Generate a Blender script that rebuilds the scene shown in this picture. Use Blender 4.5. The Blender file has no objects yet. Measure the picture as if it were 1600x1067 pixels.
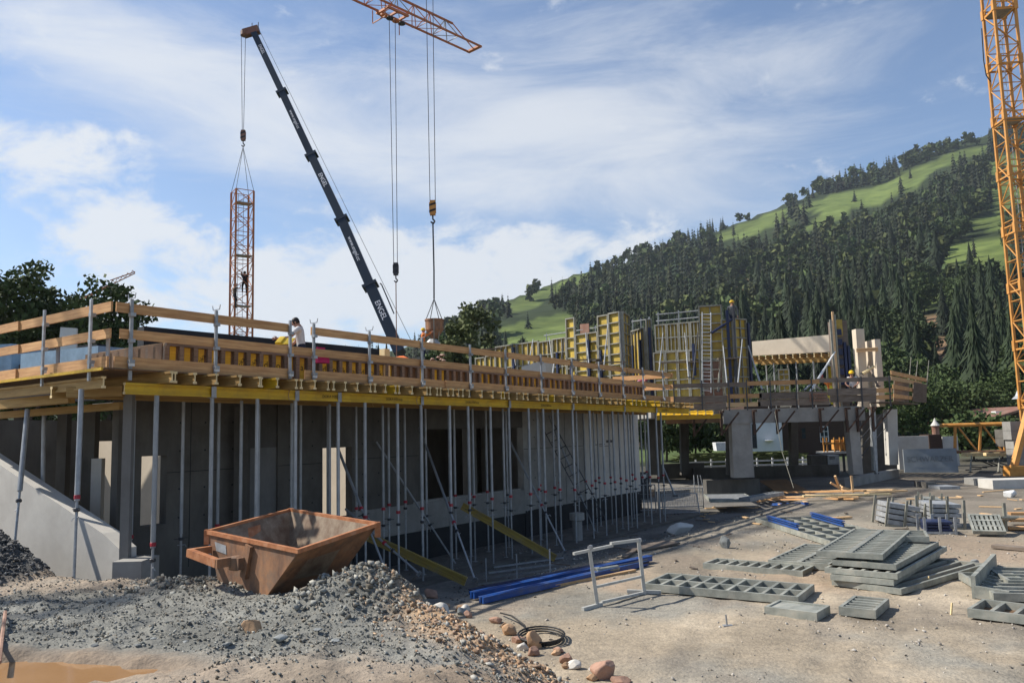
import bpy, bmesh, math, random
import numpy as np
from mathutils import Vector as V, Matrix as M4
rnd = random.Random(7)
RN = np.random.RandomState(11)
sc = bpy.context.scene
COL = sc.collection
R = math.radians

# ------------------------------------------------------------------ camera
FPX = 1250.0; PIT = math.atan(139/1250); ROL = -.026; EYE = V((0, 0, 3))
_f = V((0, math.cos(PIT), math.sin(PIT))); _u0 = V((0, -math.sin(PIT), math.cos(PIT))); _r0 = V((1, 0, 0))
_r = _r0*math.cos(ROL)+_u0*math.sin(ROL); _u = _u0*math.cos(ROL)-_r0*math.sin(ROL)
cam = bpy.data.cameras.new('camera'); camo = bpy.data.objects.new('camera', cam); COL.objects.link(camo)
cam.sensor_width = 36; cam.lens = FPX/1600*36; cam.clip_start = .1; cam.clip_end = 9000
mw = M4((( _r.x, _u.x, -_f.x, 0), (_r.y, _u.y, -_f.y, 0), (_r.z, _u.z, -_f.z, 0), (0, 0, 0, 1)))
mw.translation = EYE; camo.matrix_world = mw
sc.camera = camo

# ------------------------------------------------------------------ sky, sun, exposure
SUN_EL = R(45); SUN_AZ = math.atan2(-.97, .2)      # azimuth from +Y towards +X
w = bpy.data.worlds.new('World'); sc.world = w; w.use_nodes = True
nt = w.node_tree; N = nt.nodes; Lk = nt.links; N.clear()
def nd(t, **kw):
    n = N.new(t)
    for k, v in kw.items(): setattr(n, k, v)
    return n
def mth(op, a, b=None, c=None):
    n = N.new('ShaderNodeMath'); n.operation = op
    for i, q in enumerate((a, b, c)):
        if q is None: continue
        if isinstance(q, (int, float)): n.inputs[i].default_value = q
        else: Lk.new(q, n.inputs[i])
    return n.outputs[0]
sky = nd('ShaderNodeTexSky', sky_type='NISHITA', sun_disc=False, sun_elevation=SUN_EL, sun_rotation=SUN_AZ,
         air_density=1.0, dust_density=.6, ozone_density=1.6, altitude=700)
tc = nd('ShaderNodeTexCoord'); sx = nd('ShaderNodeSeparateXYZ'); Lk.new(tc.outputs['Generated'], sx.inputs[0])
az = mth('ARCTAN2', sx.outputs[0], sx.outputs[1]); el = mth('ARCSINE', sx.outputs[2])
cx = nd('ShaderNodeCombineXYZ'); Lk.new(az, cx.inputs[0]); Lk.new(el, cx.inputs[1])
def noise(scale, stretch, rot, detail=6, rough=.6, dist=0.):
    mp = nd('ShaderNodeMapping'); mp.inputs['Rotation'].default_value = (0, 0, rot); mp.inputs['Scale'].default_value = stretch
    Lk.new(cx.outputs[0], mp.inputs[0])
    n = nd('ShaderNodeTexNoise'); n.inputs['Scale'].default_value = scale; n.inputs['Detail'].default_value = detail
    n.inputs['Roughness'].default_value = rough; n.inputs['Distortion'].default_value = dist
    Lk.new(mp.outputs[0], n.inputs['Vector']); return n.outputs['Fac']
nc = noise(3.0, (1, 3.6, 1), .22, 12, .66, .5)      # streaky cirrus
nk = noise(9.0, (1, 1.7, 1), .05, 9, .62, .3)     # broken low cumulus
def blob(px, py, rx, ry, slope, amp):
    a0 = math.atan((px-800)/1250); e0 = (668-py)/1250
    dx = mth('SUBTRACT', az, a0); dy = mth('ADD', mth('SUBTRACT', el, e0), mth('MULTIPLY', dx, slope))
    q = mth('ADD', mth('POWER', mth('ABSOLUTE', mth('MULTIPLY', dx, 1250/rx)), 2.), mth('POWER', mth('ABSOLUTE', mth('MULTIPLY', dy, 1250/ry)), 2.))
    return mth('MULTIPLY', mth('EXPONENT', mth('MULTIPLY', q, -1.)), amp)
def total(bl):
    s = None
    for b in bl:
        o = blob(*b); s = o if s is None else mth('ADD', s, o)
    return s
cir = total([(330, 170, 420, 75, .16, .62), (860, 200, 330, 105, .30, .62), (640, 285, 330, 45, .12, .40), (1180, 150, 260, 130, .1, .40), (120, 115, 200, 60, .1, .35)])
cum = total([(40, 270, 130, 42, .12, .85), (150, 345, 240, 45, .16, .55), (330, 420, 330, 42, .02, .62), (560, 350, 110, 30, 0, .30), (470, 305, 60, 22, 0, .42),
             (730, 430, 300, 70, -.02, .80), (180, 250, 60, 16, 0, .35), (900, 375, 200, 32, -.05, .55), (420, 490, 420, 40, 0, .8)])
def sstep(x, a, b):
    n = nd('ShaderNodeMapRange', interpolation_type='SMOOTHSTEP'); n.inputs[1].default_value = a; n.inputs[2].default_value = b
    Lk.new(x, n.inputs[0]); return n.outputs[0]
fc = mth('MULTIPLY', sstep(mth('ADD', mth('ADD', cir, mth('MULTIPLY', mth('SUBTRACT', nc, .5), 1.7)), .0), -.02, .95), .84)
fk = sstep(mth('ADD', cum, mth('MULTIPLY', mth('SUBTRACT', nk, .5), 3.3)), .28, .92)
fk = mth('MULTIPLY', fk, .95)
fac = mth('SUBTRACT', 1., mth('MULTIPLY', mth('SUBTRACT', 1., fc), mth('SUBTRACT', 1., fk)))
mix = nd('ShaderNodeMix', data_type='RGBA'); Lk.new(fac, mix.inputs[0])
tint = nd('ShaderNodeMix', data_type='RGBA', blend_type='MULTIPLY'); tint.inputs[0].default_value = 1
Lk.new(sky.outputs[0], tint.inputs[6]); tint.inputs[7].default_value = (.95, 1.0, 1.06, 1)
Lk.new(tint.outputs[2], mix.inputs[6]); mix.inputs[7].default_value = (5.7, 5.9, 6.2, 1)
bg = nd('ShaderNodeBackground'); bg.inputs[1].default_value = .10; Lk.new(mix.outputs[2], bg.inputs[0])
wo = nd('ShaderNodeOutputWorld'); Lk.new(bg.outputs[0], wo.inputs[0])
w.cycles.sampling_method = 'MANUAL'; w.cycles.sample_map_resolution = 512
sun = bpy.data.lights.new('sun', 'SUN'); sun.energy = 5; sun.angle = R(.53); sun.color = (1, .95, .87)
suno = bpy.data.objects.new('sun', sun); COL.objects.link(suno)
sd = V((math.sin(SUN_AZ)*math.cos(SUN_EL), math.cos(SUN_AZ)*math.cos(SUN_EL), math.sin(SUN_EL)))
suno.rotation_euler = sd.to_track_quat('Z', 'Y').to_euler(); suno.location = sd*200
sc.view_settings.view_transform = 'Standard'; sc.view_settings.look = 'None'
sc.view_settings.exposure = .50; sc.view_settings.gamma = 1; sc.view_settings.use_curve_mapping = False
sc.cycles.max_bounces = 6; sc.cycles.diffuse_bounces = 3; sc.cycles.transparent_max_bounces = 6

# ------------------------------------------------------------------ pixel -> place
def ray(x, y): return _f*FPX+_r*(x-800)-_u*(y-533.5)
def W(x, y, Y): d = ray(x, y); return EYE+d*(Y/d.y)
def G(x, y, z=0.): d = ray(x, y); return EYE+d*((z-3)/d.z)
def proj(P):
    d = V(P)-EYE; k = d.dot(_f)
    return 800+FPX*d.dot(_r)/k, 533.5-FPX*d.dot(_u)/k
_L = math.hypot(.72, 1); AX = V((.72/_L, 1/_L, 0)); NX = V((1/_L, -.72/_L, 0)); C0 = V((-6.61, 13.6, 0))
def A(s, d, z): return C0+AX*s-NX*d+V((0, 0, z))
def TZ(s): return -.0125*s
def pA(x, y, d):                                   # pixel -> (s, z) on the plane set back by d
    r = ray(x, y); t = (C0-NX*d-EYE).dot(NX)/r.dot(NX); P = EYE+r*t
    return (P-C0).dot(AX), P.z
def sA(x, d, y=620): return pA(x, y, d)[0]

# ------------------------------------------------------------------ materials
def mat(name, c, c2=None, scale=4., stretch=(1, 1, 1), rough=.75, metal=0., bump=.0, bscale=None, rand=0., dirt=0., dirtc=(.1, .08, .06), dscale=1.2, lo=.35, hi=.65, spec=.4, attr=None):
    m = bpy.data.materials.new(name); m.use_nodes = True; t = m.node_tree; n = t.nodes; l = t.links
    b = n['Principled BSDF']; b.inputs['Roughness'].default_value = rough; b.inputs['Metallic'].default_value = metal
    b.inputs['Specular IOR Level'].default_value = spec
    tcn = n.new('ShaderNodeTexCoord'); mp = n.new('ShaderNodeMapping'); mp.inputs['Scale'].default_value = stretch
    l.new(tcn.outputs['Object'], mp.inputs[0])
    c2 = c2 or tuple(q*.72 for q in c)
    nz = n.new('ShaderNodeTexNoise'); nz.inputs['Scale'].default_value = scale; nz.inputs['Detail'].default_value = 7; nz.inputs['Roughness'].default_value = .65
    l.new(mp.outputs[0], nz.inputs['Vector'])
    rp = n.new('ShaderNodeMapRange'); rp.inputs[1].default_value = lo; rp.inputs[2].default_value = hi; l.new(nz.outputs['Fac'], rp.inputs[0])
    mx = n.new('ShaderNodeMix'); mx.data_type = 'RGBA'; l.new(rp.outputs[0], mx.inputs[0])
    mx.inputs[6].default_value = (*c2, 1); mx.inputs[7].default_value = (*c, 1); out = mx.outputs[2]
    if attr:
        at = n.new('ShaderNodeAttribute'); at.attribute_name = attr
        m2 = n.new('ShaderNodeMix'); m2.data_type = 'RGBA'; m2.blend_type = 'MULTIPLY'; m2.inputs[0].default_value = 1
        l.new(at.outputs['Color'], m2.inputs[6]); l.new(out, m2.inputs[7]); out = m2.outputs[2]
    if dirt:
        nz2 = n.new('ShaderNodeTexNoise'); nz2.inputs['Scale'].default_value = dscale; nz2.inputs['Detail'].default_value = 8; nz2.inputs['Roughness'].default_value = .7
        l.new(tcn.outputs['Object'], nz2.inputs['Vector'])
        r2 = n.new('ShaderNodeMapRange'); r2.inputs[1].default_value = .48; r2.inputs[2].default_value = .72; r2.inputs[4].default_value = dirt; l.new(nz2.outputs['Fac'], r2.inputs[0])
        m3 = n.new('ShaderNodeMix'); m3.data_type = 'RGBA'; l.new(r2.outputs[0], m3.inputs[0]); l.new(out, m3.inputs[6]); m3.inputs[7].default_value = (*dirtc, 1); out = m3.outputs[2]
    if rand:
        oi = n.new('ShaderNodeObjectInfo'); r3 = n.new('ShaderNodeMapRange'); r3.inputs[3].default_value = 1-rand; r3.inputs[4].default_value = 1+rand; l.new(oi.outputs['Random'], r3.inputs[0])
        h = n.new('ShaderNodeHueSaturation'); l.new(r3.outputs[0], h.inputs['Value']); l.new(out, h.inputs['Color']); out = h.outputs[0]
    l.new(out, b.inputs['Base Color'])
    if bump:
        nb = n.new('ShaderNodeTexNoise'); nb.inputs['Scale'].default_value = bscale or scale*4; nb.inputs['Detail'].default_value = 6; l.new(mp.outputs[0], nb.inputs['Vector'])
        bp = n.new('ShaderNodeBump'); bp.inputs['Strength'].default_value = 1; bp.inputs['Distance'].default_value = bump; l.new(nb.outputs['Fac'], bp.inputs['Height']); l.new(bp.outputs[0], b.inputs['Normal'])
    return m
MT = {}
WS = (.6, 9, 9)
MT['board'] = mat('board_wood', (.62, .36, .155), (.42, .21, .085), 3, WS, .75, bump=.002, rand=.20, dirt=.22, dirtc=(.2, .13, .09))
MT['oldboard'] = mat('weathered_board', (.25, .20, .155), (.14, .105, .08), 3, WS, .85, bump=.003, rand=.22, dirt=.4)
MT['fresh'] = mat('fresh_timber', (.66, .45, .24), (.50, .31, .15), 4, WS, .7, rand=.12)
MT['endgrain'] = mat('end_grain', (.80, .64, .36), (.68, .50, .24), 9, rough=.7, rand=.12)
MT['yellow'] = mat('yellow_beam', (.66, .42, .022), (.52, .31, .015), 3, WS, .55, rand=.10, dirt=.5, dirtc=(.25, .16, .05), dscale=2)
MT['oldyellow'] = mat('worn_yellow_beam', (.40, .285, .055), (.25, .17, .045), 3, WS, .65, rand=.1, dirt=.7, dirtc=(.22, .18, .12), dscale=3)
MT['ywood'] = mat('joist_wood', (.42, .265, .09), (.28, .165, .05), 3, WS, .7, rand=.2)
MT['ply'] = mat('brown_plywood', (.22, .125, .06), (.14, .08, .04), 2.5, rough=.6, rand=.15, dirt=.4)
MT['ypanel'] = mat('yellow_panel', (.56, .39, .055), (.36, .245, .045), 2.6, rough=.55, rand=.22, dirt=.75, dirtc=(.20, .16, .10), dscale=1.6)
MT['rpanel'] = mat('brown_panel', (.24, .10, .07), (.19, .10, .06), 2.6, rough=.55, rand=.2, dirt=.6, dirtc=(.3, .25, .18))
MT['galv'] = mat('galvanised_steel', (.42, .43, .435), (.28, .29, .295), 7, rough=.5, metal=.35, rand=.14, dirt=.35, dirtc=(.17, .15, .13), dscale=4)
MT['frame'] = mat('panel_frame_steel', (.31, .30, .245), (.19, .18, .14), 5, rough=.55, metal=.15, rand=.12, dirt=.5, dirtc=(.24, .21, .17), dscale=3)
MT['gframe'] = mat('grey_panel_steel', (.32, .33, .285), (.19, .195, .17), 4, rough=.6, metal=.15, rand=.16, dirt=.8, dirtc=(.42, .39, .32), dscale=3.5, bump=.002)
MT['gsheet'] = mat('grey_panel_sheet', (.17, .165, .14), (.11, .105, .09), 3, rough=.8, rand=.12, dirt=.5, dirtc=(.25, .2, .15))
MT['palesteel'] = mat('pale_worn_steel', (.56, .56, .52), (.36, .355, .33), 6, rough=.5, metal=.1, dirt=.5, dirtc=(.28, .24, .19), dscale=6)
MT['white'] = mat('white_paint', (.78, .78, .76), (.6, .6, .58), 4, rough=.5, dirt=.3, dirtc=(.4, .37, .32))
MT['red'] = mat('red_collar', (.42, .03, .045), (.28, .02, .03), 8, rough=.45, rand=.15)
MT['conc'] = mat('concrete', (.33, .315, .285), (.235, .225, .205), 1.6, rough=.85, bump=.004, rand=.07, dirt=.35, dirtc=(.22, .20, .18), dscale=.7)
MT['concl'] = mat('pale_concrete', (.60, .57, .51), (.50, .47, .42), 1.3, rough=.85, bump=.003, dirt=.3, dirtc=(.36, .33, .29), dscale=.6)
MT['concd'] = mat('dark_concrete', (.14, .128, .108), (.085, .078, .068), 1.6, (1, 1, .35), .85, bump=.004, rand=.12, dirt=.6, dirtc=(.055, .046, .036), dscale=.9)  # concrete colour darkened to deepen the shade under the decks
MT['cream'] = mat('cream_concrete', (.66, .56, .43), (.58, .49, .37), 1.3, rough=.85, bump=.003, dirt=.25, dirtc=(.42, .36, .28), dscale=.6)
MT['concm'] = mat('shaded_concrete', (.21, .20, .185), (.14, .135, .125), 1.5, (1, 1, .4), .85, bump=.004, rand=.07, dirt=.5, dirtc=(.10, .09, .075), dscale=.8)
MT['bitu'] = mat('black_bitumen', (.016, .018, .022), (.010, .011, .013), 2, (1, 1, 6), .7, bump=.006)
MT['base'] = mat('dark_base_coating', (.030, .030, .031), (.02, .02, .02), 2, rough=.8)
MT['rust'] = mat('rusty_orange_paint', (.34, .165, .078), (.125, .07, .045), 4.5, (1, 1, .45), .75, bump=.004, dirt=.8, dirtc=(.17, .125, .09), dscale=3.2)
MT['rustin'] = mat('rusty_bare_steel', (.30, .235, .165), (.15, .09, .055), 4.5, (1, 1, .8), .75, bump=.003, dirt=.6, dirtc=(.11, .065, .04), dscale=2.6)
MT['skiporange'] = mat('skip_orange_paint', (.50, .185, .06), (.28, .11, .05), 6, rough=.6, dirt=.7, dirtc=(.36, .24, .17), dscale=6)
MT['orange'] = mat('crane_orange_paint', (.60, .285, .065), (.47, .21, .045), 3, rough=.5, rand=.06, dirt=.3, dirtc=(.3, .15, .06))
MT['ored'] = mat('crane_red_paint', (.52, .19, .07), (.38, .13, .05), 3, rough=.55, rand=.06, dirt=.3)
MT['boom'] = mat('boom_dark_paint', (.012, .020, .032), (.009, .014, .022), 1, rough=.3, spec=.5)
MT['steel'] = mat('dark_steel', (.07, .07, .075), (.045, .045, .05), 6, rough=.5, metal=.4)
MT['cable'] = mat('wire_rope', (.06, .065, .07), (.05, .05, .055), 9, rough=.5)
MT['blue'] = mat('blue_steel', (.02, .085, .32), (.014, .06, .23), 3, rough=.35, rand=.1, dirt=.6, dirtc=(.14, .15, .18), dscale=4)
MT['dblue'] = mat('dark_blue_steel', (.012, .022, .075), (.010, .017, .05), 3, rough=.45, rand=.1, dirt=.25, dirtc=(.1, .1, .12))
MT['letter'] = mat('white_lettering', (.75, .76, .78), (.7, .7, .72), 5, rough=.5)
MT['dletter'] = mat('dark_lettering', (.03, .022, .015), (.025, .02, .015), 5, rough=.7)
MT['brown'] = mat('dark_brown_timber', (.075, .04, .025), (.045, .026, .018), 3, WS, .8, rand=.1)
MT['hoist'] = mat('tarpaulin_yellow', (.80, .55, .03), (.7, .45, .02), 4, rough=.6)
MT['orangecloth'] = mat('orange_tarp', (.75, .17, .03), (.6, .12, .02), 4, rough=.7)
MT['magenta'] = mat('magenta_cloth', (.5, .02, .11), (.4, .02, .08), 5, rough=.8)
MT['glass'] = mat('window_glass', (.03, .04, .05), (.02, .03, .035), 2, rough=.12, spec=.6)
MT['wwall'] = mat('white_render', (.68, .69, .70), (.6, .61, .62), 1, rough=.85)
MT['hose'] = mat('black_rubber', (.015, .015, .016), (.01, .01, .01), 6, rough=.5)
MT['bgrey'] = mat('blue_grey_sheet', (.205, .225, .235), (.165, .18, .185), 1.2, rough=.6, dirt=.3, dirtc=(.27, .28, .27))
MT['stone'] = mat('grey_stone', (.27, .28, .27), (.16, .17, .165), 5, rough=.85, bump=.01, rand=.3)
MT['ostone'] = mat('ochre_stone', (.48, .30, .17), (.34, .21, .12), 4, rough=.85, bump=.01, rand=.18)
MT['pstone'] = mat('reddish_stone', (.40, .24, .17), (.28, .165, .115), 4, rough=.85, bump=.01, rand=.18)
MT['skin'] = mat('skin', (.46, .24, .16), (.40, .20, .13), 9, rough=.55)
MT['hair'] = mat('dark_hair', (.02, .015, .012), (.012, .01, .008), 20, rough=.6)
def cloth(nm, c): return mat(nm, c, tuple(q*.8 for q in c), 8, rough=.85)
for k, c in dict(c_white=(.72, .68, .64), c_navy=(.02, .025, .05), c_black=(.015, .015, .017), c_red=(.5, .05, .07), c_pink=(.45, .10, .16), c_orange=(.75, .2, .03), c_yellow=(.75, .6, .05), c_grey=(.15, .15, .15), c_brown=(.10, .065, .04)).items(): MT[k] = cloth('cloth'+k[1:], c)
MT['helmet'] = mat('yellow_helmet', (.85, .55, .02), (.8, .5, .02), 5, rough=.35)
MT['rhelmet'] = mat('red_helmet', (.6, .05, .05), (.5, .04, .04), 5, rough=.35)

# ------------------------------------------------------------------ mesh builder and objects
class MB:
    def __init__(s): s.v = []; s.f = []; s.m = []
    def add(s, vs, fs, mi=0):
        o = len(s.v); s.v += [tuple(p) for p in vs]; s.f += [tuple(o+i for i in f) for f in fs]; s.m += [mi]*len(fs); return s
    def hexa(s, b, mi=0):                          # 8 points: bottom 4, top 4
        return s.add(b, [(3, 2, 1, 0), (4, 5, 6, 7), (0, 1, 5, 4), (1, 2, 6, 5), (2, 3, 7, 6), (3, 0, 4, 7)], mi)
    def box(s, x0, x1, y0, y1, z0, z1, mi=0):
        return s.hexa([(x0, y0, z0), (x1, y0, z0), (x1, y1, z0), (x0, y1, z0), (x0, y0, z1), (x1, y0, z1), (x1, y1, z1), (x0, y1, z1)], mi)
    def bar(s, p0, p1, w_, h_, up=(0, 0, 1), mi=0):
        p0 = V(p0); p1 = V(p1); d = (p1-p0).normalized(); u = V(up)
        if abs(d.dot(u)) > .95: u = V((1, 0, 0)) if abs(d.x) < .9 else V((0, 1, 0))
        sd_ = d.cross(u).normalized()*(w_/2); u = sd_.cross(d).normalized()*(h_/2)
        return s.hexa([p0-sd_-u, p0+sd_-u, p1+sd_-u, p1-sd_-u, p0-sd_+u, p0+sd_+u, p1+sd_+u, p1-sd_+u], mi)
    def tube(s, p0, p1, r, n=8, r2=None, mi=0):
        p0 = V(p0); p1 = V(p1); r2 = r if r2 is None else r2; d = (p1-p0).normalized()
        a = d.orthogonal().normalized(); b = d.cross(a); vs = []
        for p, q in ((p0, r), (p1, r2)):
            for i in range(n):
                t = 2*math.pi*i/n; vs.append(p+a*(q*math.cos(t))+b*(q*math.sin(t)))
        fs = [(i, (i+1) % n, n+(i+1) % n, n+i) for i in range(n)]+[tuple(range(n-1, -1, -1)), tuple(range(n, 2*n))]
        return s.add(vs, fs, mi)
    def path(s, pts, r, n=6, mi=0):
        for p, q in zip(pts[:-1], pts[1:]): s.tube(p, q, r, n, mi=mi)
        return s
    def lathe(s, c, prof, n=16, mi=0, ax=None):
        c = V(c); k = len(prof); vs = []
        for r, z in prof:
            for i in range(n):
                t = 2*math.pi*i/n; vs.append(c+V((r*math.cos(t), r*math.sin(t), z)))
        fs = [(j*n+i, j*n+(i+1) % n, (j+1)*n+(i+1) % n, (j+1)*n+i) for j in range(k-1) for i in range(n)]
        fs += [tuple(range(n-1, -1, -1)), tuple(range((k-1)*n, k*n))]
        return s.add(vs, fs, mi)
    def prism(s, pts, ext, mi=0):
        e = V(ext); n = len(pts); pts = [V(p) for p in pts]
        return s.add(pts+[p+e for p in pts], [tuple(range(n-1, -1, -1)), tuple(range(n, 2*n))]+[(i, (i+1) % n, n+(i+1) % n, n+i) for i in range(n)], mi)
    def mesh(s, name, mats, inv=None, smooth=False):
        me = bpy.data.meshes.new(name); vs = s.v if inv is None else [tuple(inv @ V(p)) for p in s.v]
        me.from_pydata(vs, [], s.f); mats = mats if isinstance(mats, (list, tuple)) else [mats]
        for m in mats: me.materials.append(m)
        if len(mats) > 1: me.polygons.foreach_set('material_index', s.m)
        if smooth: me.shade_smooth()
        return me
    def build(s, name, mats, parent=None, smooth=False, **kw):
        inv = WM[parent.name].inverted() if parent else None
        return put(name, s.mesh(name, mats, inv, smooth), parent, **kw)
WM = {}
def tag(o, label=None, cat=None, group=None, kind=None):
    if label: o['label'] = label
    if cat: o['category'] = cat
    if group: o['group'] = group
    if kind: o['kind'] = kind
    return o
def put(name, me, parent=None, m=None, **kw):
    o = bpy.data.objects.new(name, me); COL.objects.link(o)
    if m is not None: o.matrix_basis = m
    if parent: o.parent = parent
    WM[o.name] = (WM[parent.name] if parent else M4()) @ (m if m is not None else M4())
    return tag(o, **kw)
def thing(name, label, cat, loc=(0, 0, 0), rz=0., group=None, m=None):
    m = m if m is not None else M4.Translation(V(loc)) @ M4.Rotation(rz, 4, 'Z')
    return put(name, None, None, m, label=label, cat=cat, group=group)
def copy_tree(o, m, label=None, parent=None, group=None):
    c = o.copy(); COL.objects.link(c)
    if parent: c.parent = parent
    else: c.matrix_basis = m
    WM[c.name] = m if not parent else WM[parent.name] @ c.matrix_basis
    if label: c['label'] = label
    if group: c['group'] = group
    for ch in KIDS.get(o.name, o.children): copy_tree(ch, None, None, c)
    return c
KIDS = {}
def basis(o, x, z=(0, 0, 1)):                      # matrix: local X along x, local Z near z
    x = V(x).normalized(); y = V(z).cross(x).normalized(); zz = x.cross(y)
    m = M4(((x.x, y.x, zz.x, 0), (x.y, y.y, zz.y, 0), (x.z, y.z, zz.z, 0), (0, 0, 0, 1))); m.translation = V(o); return m
def plank(name, p0, p1, w_, h_, mt, label, cat, parent=None, group=None, up=(0, 0, 1), ch=.0):
    """a board with its own long axis as local X; w_ = width sideways, h_ = height along up"""
    p0 = V(p0); p1 = V(p1); L = (p1-p0).length; b = MB().box(0, L, -w_/2, w_/2, -h_/2, h_/2)
    m = basis(p0, p1-p0, up); 
    if parent: m = WM[parent.name].inverted() @ m
    return put(name, b.mesh(name, mt), parent, m, label=label, cat=cat, group=group)
ORDS = ['first', 'second', 'third', 'fourth', 'fifth', 'sixth', 'seventh', 'eighth', 'ninth', 'tenth', 'eleventh', 'twelfth', 'thirteenth', 'fourteenth', 'fifteenth', 'sixteenth', 'seventeenth', 'eighteenth', 'nineteenth']
TENS = ['', '', 'twent', 'thirt', 'fort', 'fift', 'sixt', 'sevent', 'eight']
def ordw(i):
    i += 1
    if i < 20: return ORDS[i-1]
    return TENS[i//10]+('ieth' if i % 10 == 0 else 'y-'+ORDS[i % 10-1])
def text(name, s, size, m, mt, parent=None, ext=.003):
    cu = bpy.data.curves.new(name, 'FONT'); cu.body = s; cu.size = size; cu.extrude = ext; cu.align_x = 'CENTER'; cu.align_y = 'CENTER'
    o = bpy.data.objects.new(name, cu); me = bpy.data.meshes.new_from_object(o); bpy.data.objects.remove(o); bpy.data.curves.remove(cu)
    me.materials.clear(); me.materials.append(mt)
    if parent: m = WM[parent.name].inverted() @ m
    return put(name, me, parent, m)
def npmesh(name, v, f, mt, cols=None, smooth=False):
    """v (n,3), f (m,k) numpy"""
    me = bpy.data.meshes.new(name); k = f.shape[1]
    me.vertices.add(len(v)); me.vertices.foreach_set('co', np.asarray(v, np.float32).ravel())
    me.loops.add(f.size); me.loops.foreach_set('vertex_index', f.astype(np.int32).ravel())
    me.polygons.add(len(f)); me.polygons.foreach_set('loop_start', np.arange(0, f.size, k, dtype=np.int32))
    if cols is not None:
        a = me.color_attributes.new('soil', 'FLOAT_COLOR', 'POINT'); c = np.ones((len(v), 4), np.float32); c[:, :3] = cols; a.data.foreach_set('color', c.ravel())
    me.update(calc_edges=True); me.validate()
    for q in (mt if isinstance(mt, list) else [mt]): me.materials.append(q)
    if smooth: me.shade_smooth()
    return me

# ------------------------------------------------------------------ noise and terrain
def _h(ix, iy, s):
    n = (ix.astype(np.int64)*374761393+iy.astype(np.int64)*668265263+s*974711) & 0x7fffffff
    n = ((n ^ (n >> 13))*1274126177) & 0x7fffffff
    return ((n ^ (n >> 16)) & 0xffff)/65535.
def vnoise(x, y, s=0):
    ix = np.floor(x); iy = np.floor(y); fx = x-ix; fy = y-iy; fx = fx*fx*(3-2*fx); fy = fy*fy*(3-2*fy)
    a = _h(ix, iy, s); b = _h(ix+1, iy, s); c = _h(ix, iy+1, s); d = _h(ix+1, iy+1, s)
    return (a*(1-fx)+b*fx)*(1-fy)+(c*(1-fx)+d*fx)*fy-.5
def fbm(x, y, s=0, o=4):
    r = 0; a = 1.
    for i in range(o): r = r+a*vnoise(x, y, s+i); x = x*2.03+17; y = y*2.03+31; a *= .5
    return r
def smst(x, a, b): t = np.clip((x-a)/(b-a), 0, 1); return t*t*(3-2*t)
MOUND = np.array([(-2.0, 12.6), (-.9, 10.3), (.0, 9.2), (.7, 8.6), (1.35, 8.05), (1.6, 6), (1.6, -8), (-60, -8), (-60, 16), (-11, 15.6), (-6.9, 13.3), (-5, 12.9)])
def polydist(X, Y, P):
    best = np.full(X.shape, 1e9); ins = np.zeros(X.shape, bool); n = len(P)
    for i in range(n):
        (x0, y0), (x1, y1) = P[i], P[(i+1) % n]; ex, ey = x1-x0, y1-y0
        t = np.clip(((X-x0)*ex+(Y-y0)*ey)/(ex*ex+ey*ey), 0, 1); best = np.minimum(best, np.hypot(X-x0-t*ex, Y-y0-t*ey))
        c = ((y0 > Y) != (y1 > Y)) & (X < (x1-x0)*(Y-y0)/(y1-y0+1e-12)+x0); ins ^= c
    return np.where(ins, -best, best)
RUTS = [(9.5, 7.2, 4.2, 27), (4.2, 8.6, 12.5, 24), (1.9, 8.2, 6.3, 21)]
PILES = []                                         # (x, y, height, radius)
def gz(X, Y, fine=True):
    X = np.asarray(X, float); Y = np.asarray(Y, float)
    s = (X-C0.x)*AX.x+(Y-C0.y)*AX.y; d = -((X-C0.x)*NX.x+(Y-C0.y)*NX.y)
    pit = smst(d, -4.2, -1.2)*smst(s, -1.5, .8)*(1-smst(s, 27, 34))
    z = -.6*pit
    md = polydist(X+.25*fbm(X*1.3, Y*1.3, 5, 3), Y+.25*fbm(X*1.3, Y*1.3, 9, 3), MOUND)
    h = .84-.5*smst(X, -.9, 1.0)*smst(Y, 3, 8)
    mo = 1-smst(md, -.45, .75)
    z = z*(1-mo)+h*mo
    for (px, py, ph, pr) in PILES:
        q = np.hypot(X-px, Y-py)/pr; z = z+ph*np.clip(1-q, 0, 1)**1.1*(1+.25*fbm(X*5, Y*5, 3, 3))
    for (x0, y0, x1, y1) in RUTS:
        L_ = math.hypot(x1-x0, y1-y0); ux, uy = (x1-x0)/L_, (y1-y0)/L_; al = (X-x0)*ux+(Y-y0)*uy; ac = -(X-x0)*uy+(Y-y0)*ux+.35*np.sin(al*.35)+.2*fbm(X*.6, Y*.6, 15, 2)
        on = smst(al, 0, 1.5)*(1-smst(al, L_-1.5, L_)); w1 = np.exp(-((np.abs(ac)-.85)/.17)**2); rim = np.exp(-((np.abs(np.abs(ac)-.85)-.3)/.1)**2)
        z = z+on*(-.016*w1*(1+.35*np.sign(np.sin(al*26)))+.010*rim)*(1-mo)
    near = np.exp(-np.maximum(Y-12, 0)/18)*np.exp(-np.maximum(np.abs(X)-16, 0)/8)
    z = z+near*(.05*fbm(X*.9, Y*.9, 21, 3)+(.038+.03*mo)*fbm(X*5, Y*5, 33, 4)*(.35+.9*mo))
    return z
def g1(x, y): return float(gz(np.array([x]), np.array([y]))[0])
def GG(x, y, dz=0.):                               # pixel -> point on the real ground
    z = 0.
    for i in range(8): P = G(x, y, z+dz); z = g1(P.x, P.y)
    return P
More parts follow.
